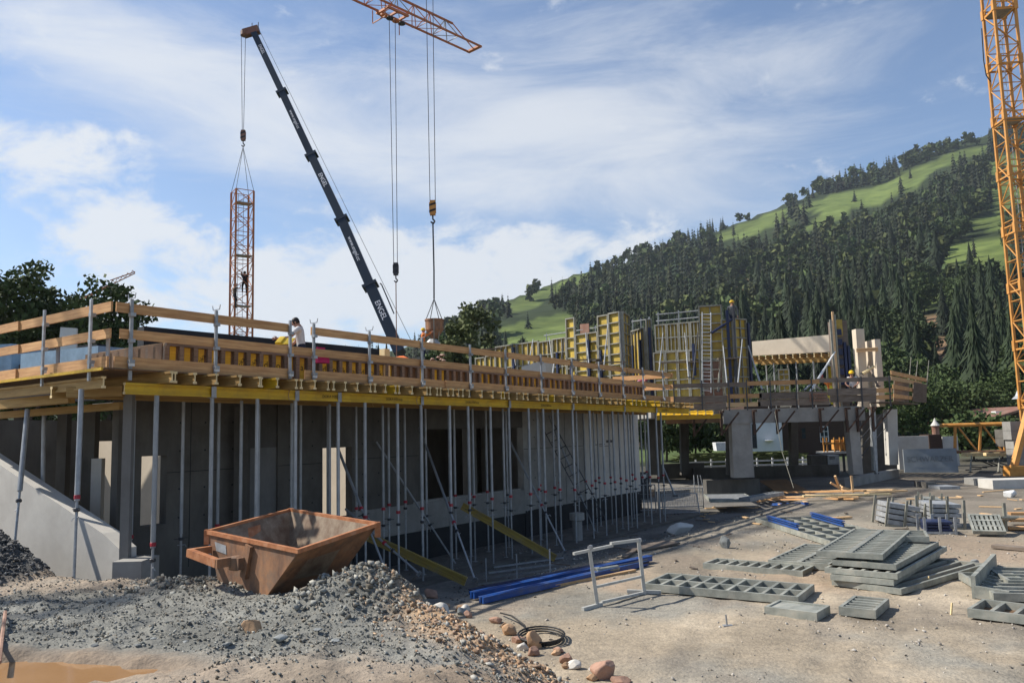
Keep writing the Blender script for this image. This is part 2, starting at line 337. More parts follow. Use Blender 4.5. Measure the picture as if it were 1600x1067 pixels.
# ------------------------------------------------------------------ ground
PILES += [(-1.95, 10.75, .46, 1.15), (-2.75, 10.5, .12, .8), (-3.6, 12.2, .16, 1.0), (-4.9, 11.9, .14, .8), (-9.75, 13.7, 1.1, 2.35)]
PUD = (-5.05, 7.9)
_gz0 = gz
def gz(X, Y, fine=True):
    X = np.asarray(X, float); Y = np.asarray(Y, float); z = _gz0(X, Y)
    q = np.hypot((X-PUD[0])/1.45, (Y-PUD[1])/.46)+.3*fbm(X*1.7, Y*1.7, 77, 3)
    return z+(.72+.03*fbm(X*3, Y*3, 78, 3)-z)*(1-smst(q, .72, 1.3))
def geo(a, b, n): return np.sign(a)*np.geomspace(abs(a), abs(b), n)
gx = np.concatenate([-geo(16, 4000, 22)[::-1], np.arange(-15.5, -9, .3), np.arange(-9, 7.5, .075), np.arange(7.5, 30, .25), geo(30.5, 4000, 22)])
gy = np.concatenate([np.array([-4000, -900, -200, -60, -25, -10, -5, -2, 0, 2, 3.5, 4.5, 5]), np.arange(5.3, 6, .15), np.arange(6, 15.5, .07), np.arange(15.5, 50, .25), geo(50.5, 5000, 26)])
XX, YY = np.meshgrid(gx, gy); ZZ = gz(XX, YY)
def soil_at(X, Y, Z):
    tan = np.array([.365, .305, .225]); grey = np.array([.205, .203, .18]); brown = np.array([.29, .215, .15]); orange = np.array([.40, .265, .155]); dark = np.array([.17, .165, .155]); green = np.array([.09, .13, .04])
    n1 = fbm(X*.35, Y*.35, 51, 5); n2 = fbm(X*1.1, Y*1.1, 61, 5); n3 = fbm(X*.16, Y*.16, 71, 4)
    md = polydist(X, Y, MOUND)
    def mixc(a, b, t): return a*(1-t[..., None])+b*t[..., None]
    c = np.ones(X.shape+(3,))*tan
    c = mixc(c, grey, .75*smst(n1+.3*n2, .05, .45)); c = mixc(c, brown, .75*smst(n3+.4*n2, .02, .4))
    far = smst(Y, 17, 24)*(1-smst(X, 6, 10)); c = mixc(c, grey*.82, .6*smst(Y, 17, 26)); n5 = fbm(X*.55+7, Y*.4, 131, 5); damp_shade = np.array([.175, .15, .12]); c = mixc(c, damp_shade, .62*smst(n5+.25*n2, .10, .42)); c = mixc(c, damp_shade*.9, .75*smst(Y+2*n1, 29, 35)*(1-.5*smst(n2, 0, .4)))  # damp patches; the far ground is also darkened in colour for shade
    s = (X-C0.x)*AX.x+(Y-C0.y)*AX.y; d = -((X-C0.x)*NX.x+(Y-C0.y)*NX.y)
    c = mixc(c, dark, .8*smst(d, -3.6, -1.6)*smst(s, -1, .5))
    mo = 1-smst(md, -.35, .35)
    gb = smst(Y, 7.6+0*Y, 8.5)*(1-smst(Y+.5*n2, 11.3, 12.1)); gb = np.clip(gb+.6*smst(n2+.4*n1, .1, .5), 0, 1)
    cm = mixc(mixc(np.ones(X.shape+(3,))*np.array([.34, .28, .215]), brown, .6*smst(n1, -.1, .4)), grey, gb)
    c = mixc(c, cm, mo)
    rg = np.exp(-(np.minimum(np.abs(md+.35), 3)/.6)**2)*smst(X, -2.0, -1.0)*smst(Y, 6.5, 7.5); c = mixc(c, orange, np.clip(rg*1.1, 0, 1)*.9)
    pq = np.hypot((X-PUD[0])/1.7, (Y-PUD[1])/.65); c = mixc(c, brown*.8, .8*(1-smst(pq, .8, 1.5)))
    c = mixc(c, np.array([.07, .065, .05]), smst(Y, 43, 46)*.8); c = mixc(c, green, smst(Y, 60, 64)*.9)  # soil behind the right deck coloured dark in place of the shadows there
    c = mixc(c, np.array([.10, .10, .097]), 1-smst(np.hypot(X+9.75, Y-13.7), 1.9, 2.4))
    return c*(1+.5*n2[..., None])
nx_, ny_ = len(gx), len(gy); ii = np.arange(nx_*ny_).reshape(ny_, nx_)
gf = np.stack([ii[:-1, :-1], ii[:-1, 1:], ii[1:, 1:], ii[1:, :-1]], -1).reshape(-1, 4)
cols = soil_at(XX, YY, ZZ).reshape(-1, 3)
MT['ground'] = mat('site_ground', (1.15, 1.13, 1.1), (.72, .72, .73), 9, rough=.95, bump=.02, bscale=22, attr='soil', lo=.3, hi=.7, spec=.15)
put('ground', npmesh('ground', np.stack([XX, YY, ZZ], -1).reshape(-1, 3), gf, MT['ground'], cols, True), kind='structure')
MT['water'] = mat('muddy_water', (.33, .19, .09), (.30, .17, .08), 1.5, rough=.10, spec=.22)
_a = [(1.0+.18*math.sin(3*t+1)+.1*math.sin(5*t), t) for t in np.linspace(0, 2*math.pi, 40, endpoint=False)]
b = MB(); b.add([(PUD[0], PUD[1], (.795))]+[(PUD[0]+1.75*q*math.cos(t), PUD[1]+.66*q*math.sin(t), (.795)) for q, t in _a], [(0, i+1, (i+1) % 40+1) for i in range(40)])
b.build('puddle', MT['water'], kind='structure')

# ------------------------------------------------------------------ hillside
SK = [(-900, 655, 400), (0, 640, 420), (300, 615, 430), (420, 590, 440), (520, 560, 450), (620, 548, 500), (680, 528, 560), (740, 494, 640), (760, 483, 660), (800, 464, 700), (850, 446, 750), (900, 426, 800), (950, 418, 840), (1000, 404, 880),
      (1050, 388, 920), (1127, 358, 980), (1207, 325, 1040), (1270, 301, 1080), (1310, 287, 1110), (1380, 271, 1150), (1433, 244, 1180), (1492, 223, 1210), (1546, 208, 1240), (1620, 188, 1280), (1800, 150, 1350), (2400, 60, 1400)]
_az = []; _te = []; _dd = []
for x, y, D in SK:
    r_ = ray(x, y); _az.append(math.atan2(r_.x, r_.y)); _te.append(r_.z/math.hypot(r_.x, r_.y)); _dd.append(D)
R0 = 105.
def hz(az_, r_):
    te = np.interp(az_, _az, _te); D = np.interp(az_, _az, _dd); top = te*D+3
    q = (r_-R0)/(D-R0); x = r_*np.sin(az_); y = r_*np.cos(az_)
    z = top*np.where(q < 1, np.clip(q, 0, 1)**1.42, 1-.5*(q-1)-.9*np.clip(q-1, 0, 9)**2)
    rough = np.clip(q, 0, 1)*np.clip((1.02-q)*4, 0, 1)
    return z+rough*(16*fbm(x*.006, y*.006, 91, 4)+2.5*fbm(x*.03, y*.03, 95, 3))-.3*(q <= 0)
def projn(x, y, z):
    d = np.stack([x, y, z-3.], -1); k = d @ np.array(_f); return 800+FPX*(d @ np.array(_r))/k, 533.5-FPX*(d @ np.array(_u))/k
MEADOW = [[(1112, 379), (1124, 366), (1207, 334), (1270, 315), (1310, 305), (1380, 291), (1433, 262), (1492, 240), (1546, 227), (1548, 236), (1492, 255), (1462, 262), (1432, 292), (1380, 315), (1337, 324), (1305, 346), (1262, 360), (1240, 368), (1292, 334), (1265, 326), (1215, 352), (1160, 370)],
          [(784, 476), (826, 462), (890, 437), (926, 421), (925, 430), (901, 444), (866, 459), (842, 480), (804, 488)],
          [(778, 517), (820, 502), (893, 489), (900, 520), (880, 540), (780, 545)],
          [(1458, 412), (1492, 382), (1573, 372), (1590, 425), (1530, 422)], [(1506, 348), (1562, 332), (1580, 356), (1508, 362)], [(1545, 250), (1600, 240), (1600, 330), (1560, 330)],
          [(1438, 470), (1456, 458), (1470, 470), (1450, 482)], [(1201, 492), (1213, 490), (1213, 506), (1202, 508)]]
BARE = [[(1437, 500), (1470, 488), (1505, 492), (1500, 512), (1450, 514)], [(1436, 545), (1470, 528), (1500, 540), (1492, 560), (1450, 562)], [(1150, 440), (1172, 435), (1172, 455), (1150, 462)]]
haz = np.linspace(-1.25, 1.25, 330); hr = np.concatenate([np.linspace(R0-4, R0, 2), np.geomspace(R0+4, 2300, 110)])
HA, HR = np.meshgrid(haz, hr); HZ = hz(HA, HR); HX = HR*np.sin(HA); HY = HR*np.cos(HA)
hpx, hpy = projn(HX, HY, HZ)
def insides(px, py, polys, grow=0):
    m = np.zeros(px.shape, bool)
    for P in polys: m |= polydist(px, py, np.array(P, float)) < grow
    return m
hc = np.ones(HX.shape+(3,))*np.array([.030, .042, .018])
mead = insides(hpx, hpy, MEADOW, 1)
gn = 1+.5*fbm(HX*.02, HY*.02, 44, 5)+.12*np.sin(HZ*.55+2*fbm(HX*.01, HY*.01, 45, 3))
hc = np.where(mead[..., None], np.array([.105, .138, .042])*gn[..., None], hc)
hc = np.where(insides(hpx, hpy, BARE, 2)[..., None], np.array([.20, .13, .08]), hc)
ii = np.arange(HX.size).reshape(HX.shape); hf = np.stack([ii[:-1, :-1], ii[:-1, 1:], ii[1:, 1:], ii[1:, :-1]], -1).reshape(-1, 4)
MT['hill'] = mat('hill_grass', (1.25, 1.2, 1.1), (.7, .74, .7), .06, rough=.95, attr='soil', spec=.1)
put('hillside', npmesh('hillside', np.stack([HX, HY, HZ], -1).reshape(-1, 3), hf, MT['hill'], hc.reshape(-1, 3), True), kind='structure')

# ------------------------------------------------------------------ trees
def conifer_np(layers, n, seed, h=1., rad=.17):
    q = np.random.RandomState(seed); vs = []; fs = []
    for k in range(layers):
        t = k/(layers-1); zb = .06+.86*t; r = rad*(1-t)**.8*(1+.25*(q.rand()-.5))+.006; zt = min(1., zb+.16*(1-t)+.05); o = len(vs); ph = q.rand()*6
        vs.append((0, 0, zt))
        for i in range(2*n):
            a = ph+math.pi*i/n; rr = r*((.65+.7*q.rand()) if i % 2 == 0 else .35+.25*q.rand()); vs.append((rr*math.cos(a), rr*math.sin(a), zb-(.035 if i % 2 == 0 else -.03)+.02*(q.rand()-.5)))
        for i in range(2*n): fs.append((o, o+1+i, o+1+(i+1) % (2*n)))
    return np.array(vs)*h, np.array(fs)
def leafy_np(nclump, nleaf, leaf, seed, rx=1., rz=1., flat=.75, lift=0.):
    """leaf-sized faces gathered in clumps through an uneven crown"""
    q = np.random.RandomState(seed); d = q.normal(size=(nclump, 3)); d /= np.linalg.norm(d, axis=1)[:, None]
    c = d*(q.rand(nclump, 1)**.42)*np.array([rx, rx, rz]); c[:, 2] += lift; cr = (.20+.22*q.rand(nclump))*rx
    vs = []; 
    P = np.repeat(c, nleaf, 0); e = q.normal(size=P.shape); e /= np.linalg.norm(e, axis=1)[:, None]
    P = P+e*np.repeat(cr, nleaf)[:, None]*(q.rand(len(P), 1)**.5)*np.array([1, 1, flat])
    t1 = q.normal(size=P.shape); t1 /= np.linalg.norm(t1, axis=1)[:, None]; t2 = np.cross(t1, q.normal(size=P.shape)); t2 /= np.linalg.norm(t2, axis=1)[:, None]
    s1 = leaf*(.6+.8*q.rand(len(P), 1)); v = np.stack([P-t1*s1, P+t2*s1*.6, P+t1*s1, P-t2*s1*.6], 1).reshape(-1, 3)
    return v, np.arange(len(v)).reshape(-1, 4)
def leafmat(nm, c, var=.3, attr=None):
    m = mat(nm, c, tuple(q*.55 for q in c), .45, rough=.75, rand=var, spec=.2, lo=.3, hi=.7, attr=attr)
    return m
MT['conifer'] = leafmat('conifer_needles', (.027, .043, .018), .45); MT['coniferv'] = mat('forest_needles', (1.25, 1.25, 1.2), (.65, .68, .7), .25, rough=.8, attr='soil', spec=.15)
MT['leaf'] = leafmat('dark_leaves', (.060, .088, .026), .2); MT['leafpale'] = leafmat('pale_leaves', (.125, .145, .05), .15); MT['leafmid'] = leafmat('mid_leaves', (.065, .095, .03), .3)
MT['bark'] = mat('bark', (.10, .075, .055), (.06, .045, .035), 6, (1, 1, .2), .9, bump=.01)
q = np.random.RandomState(5); TR = []
r_ = R0+8
while r_ < 1500:
    st = 6.6+.0046*r_
    for a in np.arange(-.42, .80, st/r_):
        TR.append((a+(q.rand()-.5)*st/r_*.9, r_+(q.rand()-.5)*st*.9))
    r_ += st
TR = np.array(TR); D_ = np.interp(TR[:, 0], _az, _dd); TR = TR[TR[:, 1] < D_*1.05]; tz = hz(TR[:, 0], TR[:, 1]); tx = TR[:, 1]*np.sin(TR[:, 0]); ty = TR[:, 1]*np.cos(TR[:, 0])
px, py = projn(tx, ty, tz); inm = insides(px, py, MEADOW, 3) | insides(px, py, BARE, 3)
dn = fbm(tx*.012, ty*.012, 12, 4); D_ = np.interp(TR[:, 0], _az, _dd)
keep = np.where(inm, q.rand(len(px)) < .022, q.rand(len(px)) < np.clip(.95+.5*dn, .35, 1))
# the open ridge meadow on the right keeps a belt of wood along the skyline only
keep &= ~((TR[:, 0] < .0) & (TR[:, 1] < 300) & (q.rand(len(px)) < .5))
tx, ty, tz, px, py, rr, dn = [v[keep] for v in (tx, ty, tz, px, py, TR[:, 1], dn)]
broad = (fbm(tx*.02, ty*.02, 66, 3)+.9*(q.rand(len(tx))-.5)) > np.where(px < 950, .04, .12)
hh = np.where(broad, 10+8*q.rand(len(tx)), 13+14*q.rand(len(tx))**1.1)*np.where(px < 900, .9, 1)*(1+.22*smst(rr, 350, 900))*(.72+.28*smst(rr, 150, 280))
TOPS = np.array([(-900, 640), (300, 600), (480, 552), (520, 534), (600, 530), (640, 515), (700, 492), (750, 464), (790, 452), (870, 418), (910, 400), (950, 402), (1000, 374), (1050, 360), (1110, 336), (1200, 316), (1290, 268), (1340, 250), (1430, 226), (1545, 198), (1700, 150), (2400, 20)], float)
hp_ = hh/rr*1250; topy = py-hp_
ok = topy > np.interp(px, TOPS[:, 0], TOPS[:, 1])
for fr, pr_ in ((1., .55), (.7, .75), (.45, .95)): ok &= ~(insides(px, py-fr*hp_, MEADOW+BARE, 0) & (q.rand(len(px)) < pr_)) | inm[keep] | (rr > .985*np.interp(px, [p_[0] for p_ in SK], [p_[2] for p_ in SK]))
tx, ty, tz, px, py, rr, dn, broad, hh = [v[ok] for v in (tx, ty, tz, px, py, rr, dn, broad, hh)]
ord_ = np.argsort(rr); sil = np.full(2400, 640.); score = np.zeros(len(tx)); vis = np.zeros(len(tx), bool)
for i in ord_:
    hp = hh[i]/rr[i]*1250; wp = max(2, hp*(.30 if not broad[i] else .6)); x0 = int(px[i]-wp/2)+400; x1 = int(px[i]+wp/2)+401
    if x0 < 0 or x1 > 2400: continue
    top = py[i]-hp; g_ = float(np.mean(sil[x0:x1])); vis[i] = g_-top > 1.5
    if 400 < x0 < 2000 and top < 640: score[i] = max(0, min(g_-top, hp))*wp
    m_ = sil[x0+(x1-x0)//4:x1-(x1-x0)//4+1]; np.minimum(m_, py[i]-hp*.8, out=m_)
single = set(np.argsort(-score)[:300].tolist())
fv = []; ff = []; fcx = []; off = 0; lv = []; lf = []; lc = []; lo_ = 0
con_lo = [conifer_np(8, 5, k, 1., .13+.012*k) for k in range(9)]; con_mid = [conifer_np(10, 8, 20+k) for k in range(5)]
br_lo = [leafy_np(18, 9, .13, 40+k, .36, .42, .8, .52) for k in range(5)]
for i in range(len(tx)):
    if i in single or not (vis[i] or q.rand() < .25): continue
    a = q.rand()*6.28; ca, sa = math.cos(a), math.sin(a); s_ = hh[i]
    if broad[i]:
        v, f = br_lo[i % 5]; k = np.array([.060, .088, .030])*(.6+.8*q.rand())*np.array([1+.35*q.rand(), 1, 1])
    else:
        v, f = con_lo[i % 9]; k = np.array([.018, .029, .012])*(.5+1.1*q.rand())*np.array([1+.5*q.rand(), 1, 1+.3*q.rand()])
    u = np.stack([(v[:, 0]*ca-v[:, 1]*sa)*s_+tx[i], (v[:, 0]*sa+v[:, 1]*ca)*s_+ty[i], v[:, 2]*s_+tz[i]-.3], -1)
    if broad[i]: lv.append(u); lf.append(f+lo_); lo_ += len(u); lc.append(np.tile(k, (len(u), 1)))
    else: fv.append(u); ff.append(f+off); off += len(u); fcx.append(np.tile(k, (len(u), 1)))
put('conifer_forest', npmesh('conifer_forest', np.concatenate(fv), np.concatenate(ff), MT['coniferv'], np.concatenate(fcx)), label='dense dark conifer forest covering the mountainside behind the site', cat='forest', kind='stuff')
put('broadleaf_wood', npmesh('broadleaf_wood', np.concatenate(lv), np.concatenate(lf), MT['coniferv'], np.concatenate(lc)), label='rounder broadleaf trees mixed through the mountainside forest', cat='wood', kind='stuff')
cm = [npmesh('crown', *conifer_np(26, 15, 60+k, 1., .13+.015*k), MT['conifer']) for k in range(6)]
bmh = [npmesh('crown', *leafy_np(64, 64, .028, 80+k, .36, .42, .8, .54), MT['leafmid']) for k in range(4)]
trk = MB().tube((0, 0, -.02), (0, 0, .55), .014, 6, .007).mesh('trunk', MT['bark'])
def tree(name, label, loc, h, crown, group=None, rz=None, wide=1.):
    t = thing(name, label, 'tree', m=M4.Translation(V(loc)) @ M4.Rotation(rnd.random()*6.28 if rz is None else rz, 4, 'Z') @ M4.Diagonal((h*wide, h*wide, h, 1)), group=group)
    put('trunk', trk, t); put('crown', crown, t); return t
for n_, i in enumerate(sorted(single)):
    if broad[i]: tree('broadleaf_tree', 'rounded mid green broadleaf tree standing in the hillside forest', (tx[i], ty[i], tz[i]-.3), hh[i], bmh[n_ % 4], 'broadleaf trees in the hillside forest')
    else: tree('conifer_tree', 'dark pointed conifer standing in the hillside forest', (tx[i], ty[i], tz[i]-.3), hh[i], cm[n_ % 6], 'conifers in the hillside forest')
def big_tree(name, label, P, h, r, nclump, nleaf, leaf, mt, seed, rz=None, branches=7):
    t = thing(name, label, 'tree', P); c = V(P); v, f = leafy_np(nclump, nleaf, leaf, seed, r, rz or h*.36, .8, h*.62)
    put('crown', npmesh('crown', v, f, mt), t)
    b = MB(); b.tube(c, c+V((.1, 0, h*.4)), .028*h*.8, 10, .018*h)
    q_ = random.Random(seed)
    for k in range(branches):
        a = k*2.4; z0 = h*(.25+.03*k); b.tube(c+V((.06, 0, z0)), c+V((r*.7*math.cos(a), r*.7*math.sin(a), z0+h*(.18+.12*q_.random()))), .012*h*.7, 6, .004*h)
    b.build('trunk', MT['bark'], t); return t
for (x, top, Y, r, nm, sd_, lab) in [(28, 398, 44, 2.6, 'leaf', 1, 'tall dark broadleaf tree at the left edge, behind the timber railing'), (98, 436, 47, 2.3, 'leafmid', 2, 'lower green broadleaf tree between two darker ones at the far left'), (165, 430, 45, 2.6, 'leaf', 3, 'rounded dark broadleaf tree behind the railing corner, right of its neighbours'), (-60, 430, 44, 3.2, 'leaf', 4, 'dark broadleaf tree cut by the left edge of the picture')]:
    P = W(x, 640, Y); P.z = 0; h = W(x, top, Y).z
    big_tree('broadleaf_tree', lab, P, h, r, 95, 110, .15, MT[nm], sd_)
for (x, top, Y, r, nm, sd_, lab) in [(738, 476, 66, 2.7, 'leafpale', 11, 'pale green willowy tree right of the hanging concrete bucket'), (790, 520, 70, 2.6, 'leafmid', 12, 'green bushy tree behind the left end of the tall yellow formwork'), (698, 515, 72, 2.2, 'leafmid', 13, 'small rounded tree left of the pale willowy tree'),
                                     (1085, 640, 76, 4.2, 'leaf', 14, 'dark tree seen under the deck left of the thick front column'), (1410, 595, 84, 4.2, 'leaf', 15, 'dark broadleaf tree just right of the unfinished upper storey'), (1462, 585, 88, 4.6, 'leafmid', 16, 'green broadleaf tree above the small brick chimney'), (1512, 600, 92, 5.0, 'leafmid', 17, 'large bush-like tree above the lying orange lattice boom'), (1562, 575, 96, 5.4, 'leaf', 18, 'dark broadleaf tree behind the brown gable roof'),
                                     (1140, 640, 80, 4., 'leafmid', 19, 'green tree seen under the deck beside the white house'), (1250, 600, 98, 5.5, 'leaf', 20, 'dark tree behind the dark timber house'), (1040, 640, 70, 3.6, 'leaf', 22, 'dark tree seen past the right end of the steel props')]:
    P = W(x, 680, Y); P.z = 0; h = W(x, top, Y).z
    big_tree('broadleaf_tree', lab, P, h, r, 70, 90, .20, MT[nm], sd_)
P = W(1520, 700, 58); P.z = 0; big_tree('garden_bush', 'green garden bush behind the lying orange lattice boom', P, 3.4, 2.6, 60, 46, .2, MT['leafmid'], 31)['category'] = 'bush'
P = W(1565, 700, 60); P.z = 0; big_tree('garden_bush', 'darker garden bush under the brown gable roof', P, 3.0, 2.2, 50, 46, .2, MT['leaf'], 32)['category'] = 'bush'
# ------------------------------------------------------------------ left building: timber-formed deck on steel props
def side_flip(v): return v
# timber H-beam: local X along, 0.20 high, 0.08 wide
def hbeam(name, p0, p1, mt, label, group=None, ends=None, cat='timber beam'):
    p0 = V(p0); p1 = V(p1); L = (p1-p0).length
    t = thing(name, label, cat, m=basis(p0, p1-p0), group=group)
    key = (round(L, 2), mt.name)
    if key not in HB:
        e = MT['endgrain']
        def capbox(z0, z1, w_):
            b = MB(); b.add([(0, -w_, z0), (L, -w_, z0), (L, w_, z0), (0, w_, z0), (0, -w_, z1), (L, -w_, z1), (L, w_, z1), (0, w_, z1)], [(3, 2, 1, 0), (4, 5, 6, 7), (0, 1, 5, 4), (2, 3, 7, 6)])
            b.add([(0, -w_, z0), (0, w_, z0), (0, w_, z1), (0, -w_, z1), (L, -w_, z0), (L, w_, z0), (L, w_, z1), (L, -w_, z1)], [(0, 3, 2, 1), (4, 5, 6, 7)][::1], 1); return b
        HB[key] = (capbox(-.1, -.06, .04).mesh('bottom_flange', [mt, e]), capbox(.06, .1, .04).mesh('top_flange', [mt, e]), capbox(-.06, .06, .0135).mesh('web', [mt, e]))
    for n_, me in zip(('bottom_flange', 'top_flange', 'web'), HB[key]): put(n_, me, t)
    return t
HB = {}
# --- primary edge beams (yellow), placed end to end with a short overlap
cuts = [sA(x, 0, 610) for x in (195, 322, 452, 548, 652, 790, 893, 985, 1076)]
for i in range(len(cuts)-1):
    s0, s1 = cuts[i], cuts[i+1]; o = .012 if i % 2 else -.012
    eb = hbeam('edge_beam', A(s0+.004, .04+o, 3.885+TZ(s0)), A(s1-.004, .04+o, 3.885+TZ(s1)), MT['yellow'], f'yellow timber edge beam on the front row of props, {ordw(i)} from the left corner', 'yellow edge beams along the deck')
    if i in (2, 3, 4, 5, 7):
        sm = (s0+s1)/2+.3
        m = basis(A(sm, .04+o-.043, 3.885+TZ(sm)), AX); m = m @ M4.Rotation(R(90), 4, 'X')
        text('lettering', 'DOKA H20 top', .085, m, MT['dletter'], eb, .001)
# --- rows of primary beams further in
for r_, d in enumerate((1.75,)):
    for i in range(6):
        s0, s1 = -.4+i*3.95, -.4+(i+1)*3.95-.01
        hbeam('inner_beam', A(s0, d, 3.885+TZ(s0)), A(s1, d, 3.885+TZ(s1)), MT['ywood'], f'shaded timber beam on the inner row of props, {ordw(i)} from the left corner', 'inner beams under the deck')
# --- joists: pairs of ends jutting past the edge beam
s = .62; k = 0; js = []
while s < 23.2:
    js.append(s); 
    if rnd.random() < .45: js.append(s+.095)
    s += .36+.14*rnd.random()
for k, s in enumerate(js):
    dz = -.02*rnd.random(); out = -.30-.16*rnd.random(); ye = s > 17.4 and s < 20.4
    hbeam('deck_joist', A(s, out, 4.087+TZ(s)), A(s, 2.45, 4.087+TZ(s)), MT['yellow'] if ye or rnd.random() < .12 else MT['ywood'], f'timber joist jutting over the yellow edge beam, {ordw(k)} from the left', 'joists under the deck')
# left overhang: long bearers seen from below
for k, (d, s0, s1, z, lab) in enumerate([(0., 0, 0, 0, '')][:0]): pass
hbeam('bearer', A(-.30, .12, 3.985), A(-.30, 6.0, 3.985), MT['ywood'], 'brown bearer under the left edge of the deck')
def bx_(name, p0, p1, w_, h_, mt, label, cat): return plank(name, p0, p1, w_, h_, MT[mt], label, cat)
bx_('bearer', W(106, 613, 14.0), W(193, 611, 14.1), .14, .18, 'ywood', 'short square timber bearer whose end shows left of the yellow beam', 'bearer')
bx_('bearer', W(-40, 636, 16.2), W(112, 622, 14.9), .14, .18, 'ywood', 'dark timber bearer running left under the deck overhang', 'bearer')
bx_('bearer', W(-40, 652, 17.2), W(190, 634, 15.2), .10, .14, 'ywood', 'lower timber bearer in the shade under the left overhang', 'bearer')
# plywood deck
b = MB(); n_ = 12
for i in range(n_):
    s0, s1 = -.42+i*2.0, -.42+(i+1)*2.0-.006; b = MB(); z0, z1 = 4.19+TZ(s0), 4.19+TZ(s1)
    b.hexa([A(s0, -.12, z0), A(s1, -.12, z1), A(s1, 4.9, z1), A(s0, 4.9, z0), A(s0, -.12, z0+.022), A(s1, -.12, z1+.022), A(s1, 4.9, z1+.022), A(s0, 4.9, z0+.022)])
    b.build('deck_sheet', MT['ply'], label=f'brown plywood deck sheet under the toe boards, {ordw(i)} from the left corner', cat='plywood sheet', group='plywood sheets of the deck')
b = MB(); b.hexa([A(-.46, -.1, 4.165), A(-.43, -.1, 4.165), A(-.43, 6, 4.165), A(-.46, 6, 4.165), A(-.46, -.1, 4.215), A(-.43, -.1, 4.215), A(-.43, 6, 4.215), A(-.46, 6, 4.215)])
b.build('edge_strip', MT['yellow'], label='thin yellow plywood edge strip below the sunlit toe board on the left side', cat='edge strip')
for k, (s0, s1, d1) in enumerate(((-.40, 1.2, 11.5), (1.2, 5.2, 6.0), (5.2, 7.4, 11.5), (7.4, 12, 5.6), (12, 24, 11.5))):
    z0, z1 = 4.155+TZ(s0), 4.155+TZ(s1); b = MB(); b.hexa([A(s0+.002, 4.91, z0), A(s1-.002, 4.91, z1), A(s1-.002, d1, z1), A(s0+.002, d1, z0), A(s0+.002, 4.91, z0+.05), A(s1-.002, 4.91, z1+.05), A(s1-.002, d1, z1+.05), A(s0+.002, d1, z0+.05)]); b.build('roof_slab', MT['conc'], label=f'concrete roof slab behind the formwork deck, {ordw(k)} bay from the left corner', cat='concrete slab')
# --- guard rail boards
def rail(name, x0, x1, z, h, d, label, mt='board', yy=500, ex0=0, ex1=0):
    s0, s1 = sA(x0, d, yy)+ex0, sA(x1, d, yy)+ex1
    return plank(name, A(s0, d, z+TZ(s0)), A(s1, d, z+TZ(s1)), .035, h, MT[mt], label, 'guard board', None, 'guard boards round the deck')
for k, (x0, x1, lab, d) in enumerate([(180, 455, 'top guard board from the sunlit corner to the gap beside the man', .02), (486, 662, 'top guard board just right of the man', .02), (655, 800, 'top guard board in front of the hanging bucket', .06), (793, 905, 'top guard board in front of the left end of the yellow formwork', .02), (897, 986, 'top guard board below the tall formwork towers', .06), (978, 1048, 'rightmost top guard board, by the bending worker', .02)]):
    rail('guard_board', x0, x1, 5.265, .17, d, lab, yy=530)
for k, (x0, x1, lab, d) in enumerate([(186, 458, 'middle guard board from the corner to the man', .02), (450, 664, 'middle guard board passing in front of the man', .06), (658, 790, 'middle guard board under the hanging bucket', .02), (784, 902, 'middle guard board with yellow formwork behind it', .06), (894, 990, 'middle guard board second from the right end', .02), (984, 1048, 'rightmost middle guard board', .06)]):
    rail('guard_board', x0, x1, 4.815, .165, d, lab, yy=560)
for k, (x0, x1, lab, d) in enumerate([(177, 456, 'reddish toe board from the corner to the gap below the man', .02), (476, 580, 'short toe board right of the gap below the man', .02), (573, 700, 'toe board third from the left corner', .06), (696, 800, 'toe board fourth from the left corner', .02), (795, 900, 'toe board fifth from the left corner', .06), (895, 985, 'toe board sixth from the left corner', .02), (980, 1046, 'rightmost toe board of the left deck', .06)]):
    rail('toe_board', x0, x1, 4.305, .235, d, lab, yy=600)
E0 = -.2
for nm, z, h, sx_, lab in [('guard_board', 5.265, .17, -.26, 'sunlit top guard board running left from the corner'), ('guard_board', 4.815, .165, -.24, 'sunlit middle guard board running left from the corner'), ('toe_board', 4.305, .235, -.27, 'sunlit toe board running left from the corner')]:
    plank(nm, A(sx_, .0 if z > 5 else .06, z), A(sx_, 3.55, z), .035, h, MT['board'], lab, 'guard board', None, 'guard boards round the deck')
    plank(nm, A(sx_-.036, 3.4, z), A(sx_-.036, 7.5, z), .035, h, MT['board'], lab+', farther piece at the picture edge', 'guard board', None, 'guard boards round the deck')
for z, h, lab in [(5.265, .18, 'top'), (4.815, .18, 'middle'), (4.33, .2, 'lowest')]:
    s_ = sA(1047, .02, 580)+.05
    plank('end_board', A(s_, -.05, z+TZ(s_)), A(s_, 2.6, z+TZ(s_)), .035, h, MT['board'], f'{lab} of three sunlit orange boards closing the right end of the deck', 'guard board', None, 'boards closing the deck end')
# --- guard rail posts
pb = MB(); pb.box(-.028, .028, -.018, .018, -.18, 1.22); post_m = pb.mesh('upright', MT['galv'])
fk = MB().bar((0, -.10, 1.235), (0, .10, 1.235), .014, .014).bar((0, -.10, 1.235), (0, -.125, 1.32), .012, .012).bar((0, .10, 1.235), (0, .125, 1.32), .012, .012).mesh('fork_head', MT['galv'])
ckt = [MB().box(-.045, .045, -.07, .02, z-.03, z+.03).mesh('bracket', MT['galv']) for z in (.14, .50, .95)]
plv = MB().box(-.05, .05, -.055, -.02, .06, .11).mesh('wedge', MT['white'])
def gpost(P, rz, fork, label):
    t = thing('guard_post', label, 'railing post', P, rz, 'steel posts of the guard rail'); put('upright', post_m, t)
    for c in ckt: put('bracket', c, t)
    put('wedge', plv, t)
    if fork: put('fork_head', fk, t)
    return t
azA = math.atan2(AX.y, AX.x)
